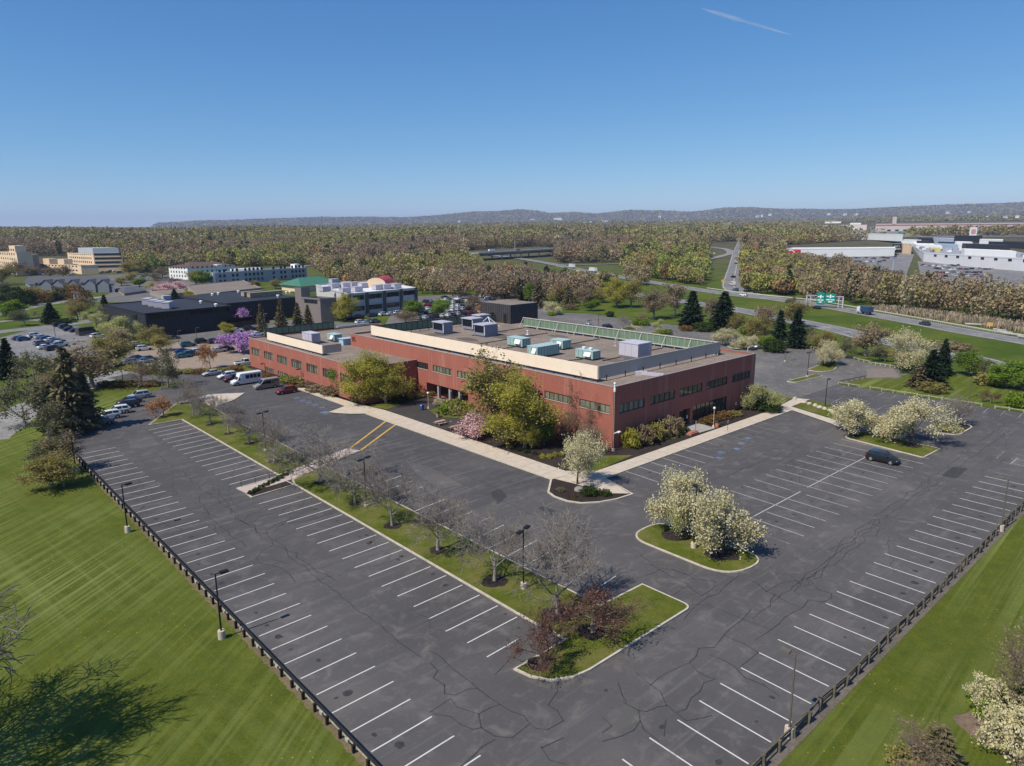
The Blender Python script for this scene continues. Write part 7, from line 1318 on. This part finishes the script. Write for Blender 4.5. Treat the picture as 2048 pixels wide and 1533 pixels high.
for k in (.25, .6): b = MB(); n_ = Vector((r.y, -r.x, 0)).normalized(); n_ = n_ if n_.dot(-p) > 0 else -n_; b.bar(r*k+n_*.4, r*k+n_*.4+Vector((0, 0, h+1)), 2.2, .8); b.build('pylon', plain('tan_pylon_%d' % int(k*100), (.50,.37,.25), .05), t)
t, p, l, r, h, w = block('mall', 'sprawling mall with long pale wall and grey white roofs', 'mall', (1846, 524), 507.5, (1802, 478), (2120, 523), plain('pale_grey_wall', (.58,.58,.60), .06, .05, .85), M_RF_G, None, (1, 9, 4, 3.2, 7, 7), parapet=1.0, depthL=330)
MALLP, MALLL, MALLR, MALLH = p, l, r, h
for (a, c, e, f, hh, m, nm) in ((.36, .02, .74, .10, 5.5, M_WHT, 'white_upper_wall'), (.0, .55, .30, .9, 4, M_WHT, 'white_roof_block'), (.25, .66, .5, .8, 5, plain('pale_blue_roof', (.30,.38,.47), .05, .1), 'blue_roof_block'), (.05, .86, .22, 1.0, 7, M_DARK, 'black_roof_block'), (.35, .82, .62, .97, 6, M_DARK, 'black_long_block'), (.55, .58, .95, .70, 6.5, M_DARK, 'dark_roof_block'), (.5, .72, .66, .80, 8, M_WHT, 'white_barrel_block'), (.1, .2, .2, .28, 4, plain('yellow_wall', (.6,.5,.2), .05), 'yellow_block')):
    b = MB(); b.prism([tuple(q[:2]) for q in ccw([(r*a+l*c)[:2], (r*e+l*c)[:2], (r*e+l*f)[:2], (r*a+l*f)[:2]])], h-.5, h+hh); b.build(nm, m, t)
rr = random.Random(3)
for i in range(34):
    a, c = rr.uniform(.03, .9), rr.uniform(.12, .55); q = p+r*a+l*c+Vector((0, 0, h+.1)); b = MB(); s = rr.uniform(2, 5); b.box(-s/2, -1.5, 0, s/2, 1.5, rr.uniform(1.2, 2.6)); o = b.build('rooftop_unit', rr.choice([M_GREY, M_LGREY, M_WHITE, M_SLATE])); o.location = q; o.rotation_euler = (0, 0, rr.uniform(0, 1.5)); tag(o, 'small unit on the grey mall roof', 'roof unit', 'look-alike units on the mall roof')
b = MB(); q = GT(1945, 475); t2 = thing('shopping_sign', 'tall white sign tower with red emblem behind the mall', 'sign', q); b.box(-5, -1, 0, 5, 1, 15.5); b.build('tower', M_WHT, t2); b = MB(); n2 = 8; b.box(-3.2, -1.15, 5, 3.2, -1.02, 12.5); b.box(-2, -1.25, 6.5, 2, -1.16, 11); b.build('emblem', plain('sign_red', (.55,.28,.26), .05), t2); t2.rotation_euler = (0, 0, ANGB-1.1)
for (Cb, tv, Lt, Rt, lab) in (((1750, 464), 448.5, (1752, 447), (2080, 443.5), 'very long pinkish plaza with dark shop fronts on the skyline'), ((1644, 461.5), 451, (1650, 450), (1733, 451), 'pinkish plaza wing left of the long plaza'), ((1697, 476.5), 467.5, (1702, 463), (1806, 470), 'long low white roofed warehouse below the plaza'), ((1445, 457), 447.5, (1450, 446.5), (1467, 447.5), 'white block on the plain beyond the ramp'), ((1465, 457), 449, (1470, 448), (1484, 449), 'white block with dark end beyond the ramp'), ((1500, 477), 472, (1505, 471), (1565, 472.5), 'long cream shed behind the crossing road'), ((1107, 441), 436.5, (1110, 435.5), (1124, 436.5), 'white building on the slope of the far hills'), ((1060, 442), 438, (1062, 437), (1070, 438), 'small white building left of the one on the hills'), ((1131, 472), 466, (1134, 465), (1155, 467), 'white shed roof above the brown woods'), ((836, 487), 480, (840, 478.5), (872, 481), 'white flat buildings among the woods in the middle distance'), ((727, 491), 485, (731, 483.5), (764, 486.5), 'low reddish white building in the woods'), ((1650, 447), 444, (1653, 443), (1682, 444), 'pale shed on the plain before the far hills'), ((1700, 450), 446.5, (1703, 446), (1722, 446.5), 'pale pink shed left of the long plaza')):
    pk = 'pinkish' in lab; t, p, l, r, h, w = block('store' if pk else 'shed', lab, 'building', Cb, tv, Lt, Rt, M_PINK if pk else M_WHT, M_RF_W, None, (1, 18 if '1750' in str(Cb) else 8, 8, 3.5, 3, 3) if pk else None, parapet=.5, depthL=min(90, .03*GT(*Cb).length))
    if 'very long' in lab:
        b = MB(); n_ = Vector((r.y, -r.x, 0)).normalized(); n_ = n_ if n_.dot(-p) > 0 else -n_; b.bar(n_*.4+Vector((0, 0, h*.86)), r+n_*.4+Vector((0, 0, h*.86)), .8, 1.2); b.build('red_band', plain('dull_red_band', (.42,.20,.18), .05), t); b = MB(); b.prism([tuple(q[:2]) for q in (r*.10, r*.125, r*.125+l*.4, r*.10+l*.4)], h-2, h+16); b.build('clock_tower', M_PINK, t)
    if 'dark end' in lab: b = MB(); b.bar(r*.5+Vector((0, 0, h*.5)), r*1.02+Vector((0, 0, h*.5)), 12, h*.9); b.build('dark_end', M_DARK, t)
for (Cb, tv, Lt, Rt, wall, rf, lab) in (((1835, 486), 478, (1838, 476), (1866, 478.5), M_DARK, M_DARK, 'black flat roofed block at the back of the mall'), ((1865, 486), 477, (1868, 475), (1908, 478), plain('pale_blue_wall', (.35,.42,.52), .05), M_RF_W, 'pale blue and white roofed block behind the mall'), ((1908, 484), 472.5, (1912, 471), (1965, 473), M_DARK, M_DARK, 'long black roofed hall behind the mall'), ((1958, 490), 480, (1962, 478), (2006, 481), M_WHT, M_RF_W, 'white rounded hall at the right of the mall'), ((1976, 494), 484, (1980, 481), (2090, 487), M_DARK, M_RF_D, 'broad dark roofed hall at the right edge behind the mall'), ((1802, 492), 481, (1806, 478.5), (1842, 482), M_WHT, M_RF_W, 'white hall behind the tan pylon store'), ((1860, 503), 496, (1863, 493), (1950, 498), M_WHT, M_RF_G, 'grey roofed store row in the middle of the mall'), ((1640, 462), 455.5, (1644, 454), (1676, 456), M_PINK, M_RF_W, 'small pinkish store at the left end of the plaza'), ((1690, 470), 463, (1694, 461.5), (1730, 464), M_GRB, M_RF_G, 'blue grey showroom below the left plaza wing')):
    block('store', lab, 'building', Cb, tv, Lt, Rt, wall, rf, None, None, parapet=.4, depthL=50)
sh = None
for i, (x, y) in enumerate(((812, 463), (826, 462), (862, 460), (872, 458), (850, 466), (880, 464), (798, 466), (1170, 450), (1182, 449), (1206, 446), (1350, 447), (1362, 446), (1344, 448), (1212, 447), (948, 452), (962, 450), (1658, 432), (1690, 432), (1713, 432), (420, 487), (436, 484), (462, 491), (405, 482), (1525, 435), (1540, 433), (1515, 436), (920, 446), (1895, 429), (1938, 428), (1320, 437), (1290, 448), (2035, 438), (2010, 439), (1975, 438))):
    q = GT(x, y); s = max(1.0, q.length/2200)
    if sh is None:
        sh = q0 = thing('house', '', 'house', q, 0); b = MB(); b.box(-8, -5, -1, 8, 5, 7); b.build('wall', M_WHT, sh); b = MB()
        for e in (-1, 1): b.quad((-8.5, e*5.6, 6.7), (8.5, e*5.6, 6.7), (8.5, 0, 10.5), (-8.5, 0, 10.5))
        b.poly([(-8, -5, 7), (-8, 5, 7), (-8, 0, 10.4)]); b.poly([(8, -5, 7), (8, 0, 10.4), (8, 5, 7)]); b.build('roof', M_RF_G, sh); o = sh
    else: o = dup(sh)
    s *= .55; o.location = (q.x, q.y, q.z+2.5); o.rotation_euler = (0, 0, rr.uniform(0, 3)); o.scale = (s, s, s*1.2); tag(o, 'tiny pale house among far trees', 'house', 'look-alike far houses among trees')
# bridge, gantry, signs by the highway
def at_r(u, v, r): k = ray(u, v); s = r/math.hypot(k[0], k[1]); return Vector((k[0]*s, k[1]*s, H+k[2]*s))
DZ = 8.0; A = at_r(944, 507, 780); Bb = at_r(1112, 497.5, 850); t = thing('road_bridge', 'concrete road bridge crossing over the highway in the middle distance', 'bridge', A); d = Bb-A; n_ = Vector((-d.y, d.x, 0)).normalized()
b = MB(); b.bar(Vector((0, 0, -.5)), d+Vector((0, 0, -.5)), 26, 1.0); b.build('deck', M_ROAD2, t); b = MB(); b.bar(d*.05+Vector((0, 0, -2.0)), d*.95+Vector((0, 0, -2.0)), 23, 2.0); b.build('girder', plain('bridge_girder', (.16,.13,.11), .2, .3), t)
for s in (-1, 1): b = MB(); b.bar(n_*s*12.8+Vector((0, 0, .5)), d+n_*s*12.8+Vector((0, 0, .5)), .35, 1.0); b.build('parapet', M_CONC, t)
for k in (.28, .50, .72): b = MB(); b.bar(d*k+n_*10+Vector((0, 0, -DZ)), d*k+n_*10+Vector((0, 0, -1.8)), 1.0); b.bar(d*k-n_*10+Vector((0, 0, -DZ)), d*k-n_*10+Vector((0, 0, -1.8)), 1.0); b.bar(d*k-n_*11+Vector((0, 0, -2.5)), d*k+n_*11+Vector((0, 0, -2.5)), 1.1, 1.0); b.build('pier', M_CONC, t)
for s, P_, e in ((0, A, -d.normalized()), (1, Bb, d.normalized())):
    b = MB(); L_ = 150; E_ = P_+e*L_; DZ = P_.z-float(land(E_.x, E_.y))-.5; b.v += [tuple(P_+n_*13+Vector((0, 0, -.05))), tuple(P_-n_*13+Vector((0, 0, -.05))), tuple(P_+e*L_-n_*13+Vector((0, 0, -DZ-.3))), tuple(P_+e*L_+n_*13+Vector((0, 0, -DZ-.3)))]
    b.f.append((0, 1, 2, 3)); b.m.append(0); o = b.build('road', M_ROAD2); o['kind'] = 'structure'
    b = MB(); w0 = 14; b.v += [tuple(P_+n_*12.9+Vector((0, 0, -.3))), tuple(P_-n_*12.9+Vector((0, 0, -.3))), tuple(P_+e*L_-n_*12.9+Vector((0, 0, -DZ-.6))), tuple(P_+e*L_+n_*12.9+Vector((0, 0, -DZ-.6))), tuple(P_+n_*(12.9+w0)+Vector((0, 0, -DZ-.2))), tuple(P_-n_*(12.9+w0)+Vector((0, 0, -DZ-.2)))]; b.f += [(0, 4, 3), (1, 2, 5), (0, 1, 5, 4)]; b.m += [0]*3; o = b.build('embankment', M_VERGE); o['kind'] = 'structure'
far_car('boxtruck', 'white', A+d*.22+Vector((0, 0, 0)), math.atan2(d.y, d.x), 'white box truck crossing the road bridge', 'truck', 'highway traffic'); far_car('suv', 'charcoal', A+d*.55+n_*3, math.atan2(d.y, d.x), 'dark car crossing the road bridge', 'car', 'highway traffic', 'car')
A = G(1612, 613); Bb = G(1685, 617); t = thing('sign_gantry', 'steel highway sign gantry with two green direction signs', 'sign gantry', A); d = Bb-A; hg = hgt(A, 590.5)
for e, off in ((0, Vector()), (1, d)):
    b = MB(); b.bar(off, off+Vector((0, 0, hg)), .45); b.bar(off+d.normalized()*-1.8*(1 if e else -1), off+d.normalized()*-1.8*(1 if e else -1)+Vector((0, 0, hg)), .35)
    b.bar(off+Vector((0, 0, hg*.45)), off+d.normalized()*-1.8*(1 if e else -1)+Vector((0, 0, hg*.6)), .15); b.build('post', M_LGREY, t)
b = MB()
for z in (hg, hg-1.7): b.bar(Vector((0, 0, z)), d+Vector((0, 0, z)), .3)
for i in range(16): b.bar(d*(i/16)+Vector((0, 0, hg if i % 2 else hg-1.7)), d*((i+1)/16)+Vector((0, 0, hg-1.7 if i % 2 else hg)), .12)
b.build('truss', M_LGREY, t)
n_ = Vector((d.y, -d.x, 0)).normalized(); n_ = n_ if n_.dot(-A) > 0 else -n_
for (k0, k1, zc, hh) in ((.29, .50, hg-1.2, 5.4), (.52, .80, hg-.9, 4.2)):
    b = MB(); b.bar(d*k0+n_*.5+Vector((0, 0, zc)), d*k1+n_*.5+Vector((0, 0, zc)), .2, hh); sp = b.build('green_sign', plain('highway_sign_green_%d' % int(k0*100), (.0,.22,.19), .05, .3, .5), t); b = MB(); m = (k0+k1)/2; W_ = d.length*(k1-k0)
    b.bar(d*(m-.02)+n_*.62+Vector((0, 0, zc+.8)), d*(m+.02)+n_*.62+Vector((0, 0, zc+.8)), .06, 1.5)
    for (u0, u1, dz) in ((.12, .38, .8), (.62, .86, .8), (.12, .5, -.7), (.55, .9, -.7), (.3, .7, -1.6)): b.bar(d*(k0+(k1-k0)*u0)+n_*.62+Vector((0, 0, zc+dz)), d*(k0+(k1-k0)*u1)+n_*.62+Vector((0, 0, zc+dz)), .05, .42)
    b.build('white_lettering', M_WHITE, sp)
for (x, y, tv, m_, sz, lab) in ((1446, 569, 560, 'y', 2.2, 'yellow warning sign on the grass beside the ramp'), (1286, 557, 550, 'o', 1.8, 'orange sign at the wood edge by the highway'), (1979, 657, 646, 'y', 1.8, 'yellow warning sign in the reeds by the highway'), (1497, 492, 486, 'g', 7, 'small green direction sign at the far end of the ramp'), (729, 523, 514, 'b', 4, 'blue sign beside the loop road'), (1802, 470, 464, 'g', 9, 'green highway sign before the plaza'), (1428, 514, 506, 'w', 1.4, 'small white sign on the loop ramp grass')):
    p = GT(x, y); h = hgt(p, tv); t = thing('road_sign', lab, 'road sign', p); v = Vector((p.y, -p.x, 0)).normalized(); b = MB(); b.bar((0, 0, 0), (0, 0, h), .2); b.build('post', M_LGREY, t); b = MB(); b.bar(v*-sz/2+Vector((0, 0, h-sz*.3)), v*sz/2+Vector((0, 0, h-sz*.3)), .12, sz*.7); o = b.build('plate', dict(y=M_YEL, o=plain('orange_sign', (.6,.2,.04), .05), g=plain('green_sign_plate', (.01,.2,.15), .05), b=plain('blue_sign', (.15,.25,.4), .05), w=M_WHITE)[m_], t)
for (x, y, tv, lab) in ((1784, 556, 514, 'tall pale flag pole before the shopping centre'), (1030, 515, 478, 'tall light mast beside the road bridge'), (1253, 470, 438, 'pale mast above the brown woods'), (1426, 478, 448, 'thin mast left of the ramp head'), (1955, 474, 437, 'blue grey mast behind the mall roofs'), (1680, 478, 448, 'thin mast by the crossing road'), (151, 612, 583, 'pale utility pole left of two behind the left lot'), (158, 612, 585, 'pale utility pole right of two behind the left lot'), (194, 585, 567, 'white pole in front of the apartment block')):
    p = GT(x, y); h = hgt(p, tv); b = MB(); b.tube((0, 0, 0), (0, 0, h), .35, .2, 8); b.tube((0, 0, 0), (0, 0, .8), .7, .6, 8); b.box(-.9, -.2, h-.5, .9, .2, h-.1); o = b.build('mast', M_LGREY); o.location = p; tag(o, lab, 'mast')
# roadside guard rails
def rail_along(line, off, label):
    pts = [line[i] for i in range(len(line))]; t = thing('guard_rail', label, 'guard rail', pts[0]); b = MB(); N = []
    for i in range(len(pts)):
        dd = (pts[min(i+1, len(pts)-1)]-pts[max(i-1, 0)]).normalized(); N.append(pts[i]+Vector((-dd.y, dd.x, 0))*off-pts[0])
    for a, c in zip(N, N[1:]): b.bar(a+Vector((0, 0, .65)), c+Vector((0, 0, .65)), .12, .35)
    b.build('rail', M_PALE, t); tot = 0
    for a, c in zip(N, N[1:]):
        for k in range(2):
            tot += 1
            if tot > 98: break
            q = MB(); e = a+(c-a)*(k/2); q.bar(e, e+Vector((0, 0, .8)), .18); q.build('post', M_WOODL, t)
rail_along([q for q in HW1 if q.length < 430][10:], -6.6, 'steel guard rail along the highway median side')
# ------------------------------------------------------------------ woods farther off, each one mass
LIMX = [-400, -100, 250, 325, 625, 650, 700, 830, 1060, 1075, 1100, 1245, 1246, 1330, 1410, 1436, 1437, 1410.1, 1484, 1487, 1500, 1560, 1612, 1700, 1800, 1900, 2048, 2500]
LIM = sorted([(-400, 516), (60, 514), (245, 512), (252, 548), (322, 547), (328, 536), (625, 533), (650, 556), (700, 575), (830, 587), (1060, 606), (1075, 608), (1160, 608), (1215, 598), (1245, 590), (1246, 572), (1330, 570), (1405, 573), (1412, 500), (1415, 487), (1486, 483), (1487, 585), (1500, 592), (1560, 598), (1612, 603), (1700, 613), (1800, 627), (1900, 640), (2048, 655), (2500, 700)])
CLR = [[(1565, 521), (1565, 492), (1800, 476), (1830, 474), (2300, 474), (2300, 650), (1872, 606), (1812, 585), (1700, 556), (1640, 540), (1566, 532)], [(1640, 464), (1640, 447), (2200, 440), (2200, 468), (1735, 470)], [(1694, 478), (1696, 466), (1815, 468), (1815, 478)],
       [(-200, 556), (-200, 514), (60, 514), (66, 536), (132, 536), (136, 520), (246, 520), (250, 550)], [(326, 562), (334, 543), (376, 545), (480, 540), (520, 545), (618, 545), (622, 560)], [(1408, 524), (1462, 513), (1445, 494), (1405, 492), (1440, 486), (1486, 483), (1466, 580), (1405, 576), (1430, 545)], [(725, 548), (728, 526), (775, 520), (780, 530)], [(1062, 574), (1062, 545), (1100, 527), (1250, 527), (1250, 574)],
       [(930, 556), (935, 502), (1060, 494), (1115, 496), (1112, 560), (1060, 562)], [(1500, 478), (1500, 472), (1566, 472), (1566, 478)], [(832, 488), (832, 479), (876, 480), (876, 488)]]
def inpoly(u, v, poly):
    c = np.zeros(u.shape, bool); n = len(poly)
    for i in range(n):
        (x0, y0), (x1, y1) = poly[i], poly[(i+1) % n]; m = ((y0 > v) != (y1 > v)) & (u < (x1-x0)*(v-y0)/((y1-y0) or 1e-9)+x0); c ^= m
    return c
ROADS = np.array([[q.x, q.y] for q in HW1+HW2])
def wood_points(r0, r1, sp, seed):
    rng = np.random.default_rng(seed); a0 = math.atan2(FW[1], FW[0]); half = math.radians(41); n = int((r1*r1-r0*r0)*half/sp**2)
    r = np.sqrt(rng.uniform(r0*r0, r1*r1, n)); a = a0+rng.uniform(-half, half, n); x, y = r*np.cos(a), r*np.sin(a); z = land(x, y)
    w = np.stack([x, y, z-H], 1); k = w@FW; u = CX+FPX*(w@R2)/k; v = CY+FPX*(w@D2)/k
    ok = v < np.interp(u, [p[0] for p in LIM], [p[1] for p in LIM])
    for c in CLR: ok &= ~inpoly(u, v, c)
    if r0 < 900:
        i = np.nonzero(ok)[0]
        for s in range(0, len(i), 2000):
            j = i[s:s+2000]; dd = np.min((x[j, None]-ROADS[None, :, 0])**2+(y[j, None]-ROADS[None, :, 1])**2, 1); ok[j] &= dd > 13**2
    return x[ok], y[ok], z[ok], u[ok], rng
PAL = np.array([(.195,.160,.115), (.235,.198,.125), (.215,.200,.092), (.235,.240,.075), (.155,.200,.055), (.255,.150,.090), (.34,.31,.21), (.045,.068,.030)])
def woods(name, label, r0, r1, sp, nq, hh, wr, qs, seed, trunks=False, split=None):
    x, y, z, u, rng = wood_points(r0, r1, sp, seed); n = len(x)
    f = .9*np.sin(x*.0061+1)*np.sin(y*.0083+2)+.7*np.sin(x*.019-y*.023)+.6*np.sin(x*.047+y*.041+2)+rng.normal(0, .42, n)-.12; g = rng.random(n)
    ci = np.where(f < -.55, 0, np.where(f < .15, 1, np.where(f < .75, 2, np.where(f < 1.35, 3, 4)))); ci = np.where(g < .03, 5, ci); ci = np.where(g > .965, 7, ci); ci = np.where((g > .95) & (g <= .965), 6, ci)
    h = hh*rng.uniform(.65, 1.3, n)*(1+.18*np.sin(x*.02+y*.017))*np.where(ci == 7, 1.1, 1); rad = wr*rng.uniform(.65, 1.5, n)*np.where(ci == 7, .6, 1)
    d = rng.normal(size=(n, nq, 3)); d /= np.linalg.norm(d, axis=2)[..., None]; rr = rng.uniform(.35, 1.0, (n, nq))**.45; c = d*rr[..., None]
    c[..., 0] *= rad[:, None]; c[..., 1] *= rad[:, None]; c[..., 2] = c[..., 2]*h[:, None]*.42+h[:, None]*.56; sh = np.where(c[..., 2] < h[:, None]*.35, .75, 1)
    c[..., :2] *= sh[..., None]; c += np.stack([x, y, z], 1)[:, None, :]; C_ = c.reshape(-1, 3)
    size = np.repeat(np.where(ci < 2, .8, 1.05)*qs, nq); V, F = quads(C_, size, rng, 1.15)
    pal = PAL if r0 < 1000 else PAL*.5+PAL[:5].mean(0)*.5
    tint = pal[ci]*np.array((1.36, 1.27, 1.14))*rng.uniform(.75, 1.25, (n, 1))*np.array([1, 1, 1])+rng.normal(0, .006, (n, 3)); T = np.repeat(np.repeat(np.clip(tint, .01, 1), nq, 0)*(rng.uniform(.82, 1.2, (n*nq, 1)) if r0 < 1000 else rng.uniform(.9, 1.1, (n*nq, 1))), 4, 0)
    if trunks:
        e = rng.uniform(0, 6.28, n); wv = np.stack([np.cos(e), np.sin(e), 0*e], 1)*.22; b0 = np.stack([x, y, z-.3], 1); t0 = np.stack([x, y, z+h*.7], 1)
        tv = np.stack([b0-wv, b0+wv, t0+wv*.4, t0-wv*.4], 1).reshape(-1, 3); wv2 = np.stack([-wv[:, 1], wv[:, 0], wv[:, 2]], 1); tv2 = np.stack([b0-wv2, b0+wv2, t0+wv2*.4, t0-wv2*.4], 1).reshape(-1, 3)
        k = len(V); V = np.vstack([V, tv, tv2]); F = np.vstack([F, np.arange(k, k+len(tv)*2).reshape(-1, 4)]); T = np.vstack([T, np.full((len(tv)*2, 3), (.12, .10, .085))])
    o = fast(name, V, F, M_WOODS, None, T); tag(o, label, 'woods', None, 'stuff'); return n
M_WOODS = leafmat('far_woods', (1, 1, 1), (1, 1, 1), .25, .25, 0, True)
woods('woodland', 'grey brown budding woods on both sides of the highway', 250, 620, 6.4, 260, 12, 4.0, .95, 1, True)
woods('woodland', 'brown and olive spring woods in the middle distance', 620, 1150, 7.8, 130, 13.5, 5.2, 1.45, 2, True)
woods('woodland', 'patchy spring woods beyond the highway and hotels', 1150, 2300, 12, 55, 14.5, 8, 2.7, 3)
woods('woodland', 'far woods of the wide plain', 2300, 5000, 22, 18, 10, 12, 5.5, 4)
woods('woodland', 'wooded slopes of the far hills', 5000, 10500, 52, 9, 8, 30, 14, 5)
# reeds and cut brush by the highway at right
rng = np.random.default_rng(8); n = 5200; poly = [tuple(G(*q)[:2]) for q in ((1740, 622), (1870, 640), (2060, 668), (2140, 684), (2140, 668), (2048, 652), (1900, 632), (1760, 617))]
xs = np.array([p[0] for p in poly]); ys = np.array([p[1] for p in poly]); X = rng.uniform(xs.min(), xs.max(), n*8); Y = rng.uniform(ys.min(), ys.max(), n*8); m = inpoly(X, Y, poly); X, Y = X[m][:n], Y[m][:n]
hR = rng.uniform(.8, 2.4, len(X)); e = rng.uniform(0, 6.28, len(X)); wv = np.stack([np.cos(e), np.sin(e), 0*e], 1)*.16; b0 = np.stack([X, Y, 0*X], 1); t0 = b0+np.stack([rng.normal(0, .4, len(X)), rng.normal(0, .4, len(X)), hR], 1)
V = np.stack([b0-wv, b0+wv, t0+wv, t0-wv], 1).reshape(-1, 3); T = np.repeat(np.array([(.42, .34, .24)])*rng.uniform(.5, 1.2, (len(X), 1)), 4, 0); tag(fast('reeds', V, np.arange(len(V)).reshape(-1, 4), M_WOODS, None, T), 'dry tan reeds and cut brush along the highway at right', 'reeds', None, 'stuff')
for i, (x, y, lx) in enumerate(((1960, 653, 60), (2010, 668, 30), (2025, 672, 34), (2000, 664, 26), (2038, 674, 28), (2046, 678, 20))):
    p, q = G(x-lx/2, y-2), G(x+lx/2, y+2); b = MB(); b.tube(p+Vector((0, 0, .5)), q+Vector((0, 0, .7)), .45, .25, 7); tag(b.build('fallen_log', M_WOODL), 'pale fallen log in the brush by the highway, %s from the left' % ORD[[1, 3, 4, 2, 5, 6][i]], 'log', 'fallen logs by the highway')
# the condensation trail of an aeroplane, high up
def sky_pt(u, v, alt): k = ray(u, v); t = (alt-H)/k[2]; return Vector(k*t)
cn = NT('contrail_vapour'); pz = cn.pos((.00028,)*3); f = cn.noise(pz, 1.0, 6, .6); cn.base((.95, .95, .97), 1.0, 0, 0); lw = cn.new('ShaderNodeLayerWeight'); lw.inputs[0].default_value = .35
iv = cn.new('ShaderNodeMath', operation='SUBTRACT'); iv.inputs[0].default_value = 1; cn.L(lw.outputs['Facing'], iv.inputs[1]); pw = cn.new('ShaderNodeMath', operation='POWER'); cn.L(iv.outputs[0], pw.inputs[0]); pw.inputs[1].default_value = 1.6
ml = cn.new('ShaderNodeMath', operation='MULTIPLY'); cn.L(cn.val(f, .22, .62), ml.inputs[0]); cn.L(pw.outputs[0], ml.inputs[1]); m2 = cn.new('ShaderNodeMath', operation='MULTIPLY'); cn.L(ml.outputs[0], m2.inputs[0]); m2.inputs[1].default_value = .5; dn = cn.new('ShaderNodeBsdfDiffuse'); tn = cn.new('ShaderNodeBsdfTranslucent'); x1 = cn.new('ShaderNodeMixShader'); x2 = cn.new('ShaderNodeMixShader'); tr_ = cn.new('ShaderNodeBsdfTransparent'); cn.L(dn.outputs[0], x1.inputs[1]); cn.L(tn.outputs[0], x1.inputs[2]); cn.L(m2.outputs[0], x2.inputs[0]); cn.L(tr_.outputs[0], x2.inputs[1]); cn.L(x1.outputs[0], x2.inputs[2]); dn.inputs[0].default_value = tn.inputs[0].default_value = (1, 1, 1, 1); cn.n.remove(cn.b); cn.L(x2.outputs[0], cn.out.inputs[0])
A = sky_pt(1404, 16, 9000); Bq = sky_pt(1582, 69, 9000); b = MB(); k = 24; secs = []; dd = (Bq-A).normalized(); s1 = dd.cross(Vector((0, 0, 1))).normalized(); s2 = s1.cross(dd); rc2 = random.Random(5)
for i in range(k+1):
    f_ = i/k; rad = 105*max(.03, math.sin(PI*min(1, f_*1.02)**.8))**.6*(1 if f_ < .4 else .62 if f_ < .52 else .85)*rc2.uniform(.85, 1.15); c = A+(Bq-A)*f_; secs.append([tuple(c+s1*rad*math.cos(a)+s2*rad*.8*math.sin(a)) for a in np.linspace(0, 2*PI, 13)[:-1]])
loft(b, secs); tag(b.build('contrail', cn.mat, None, True), 'faint white aeroplane trail in the upper right sky', 'contrail', None, 'stuff')
# the air: one box of thin haze round camera, land and hills
hz = MB(); hz.box(-17500, -17500, -12, 17500, 17500, 360); hm = D.materials.new('haze_air'); hm.use_nodes = True; hm.node_tree.nodes.remove(hm.node_tree.nodes['Principled BSDF']); pv = hm.node_tree.nodes.new('ShaderNodeVolumePrincipled'); pv.inputs['Color'].default_value = (.56, .68, 1.0, 1); pv.inputs['Density'].default_value = 7.0e-5; pv.inputs['Anisotropy'].default_value = .0
hm.node_tree.links.new(pv.outputs[0], hm.node_tree.nodes['Material Output'].inputs['Volume']); hz = hz.build('haze', hm); hz['kind'] = 'stuff'
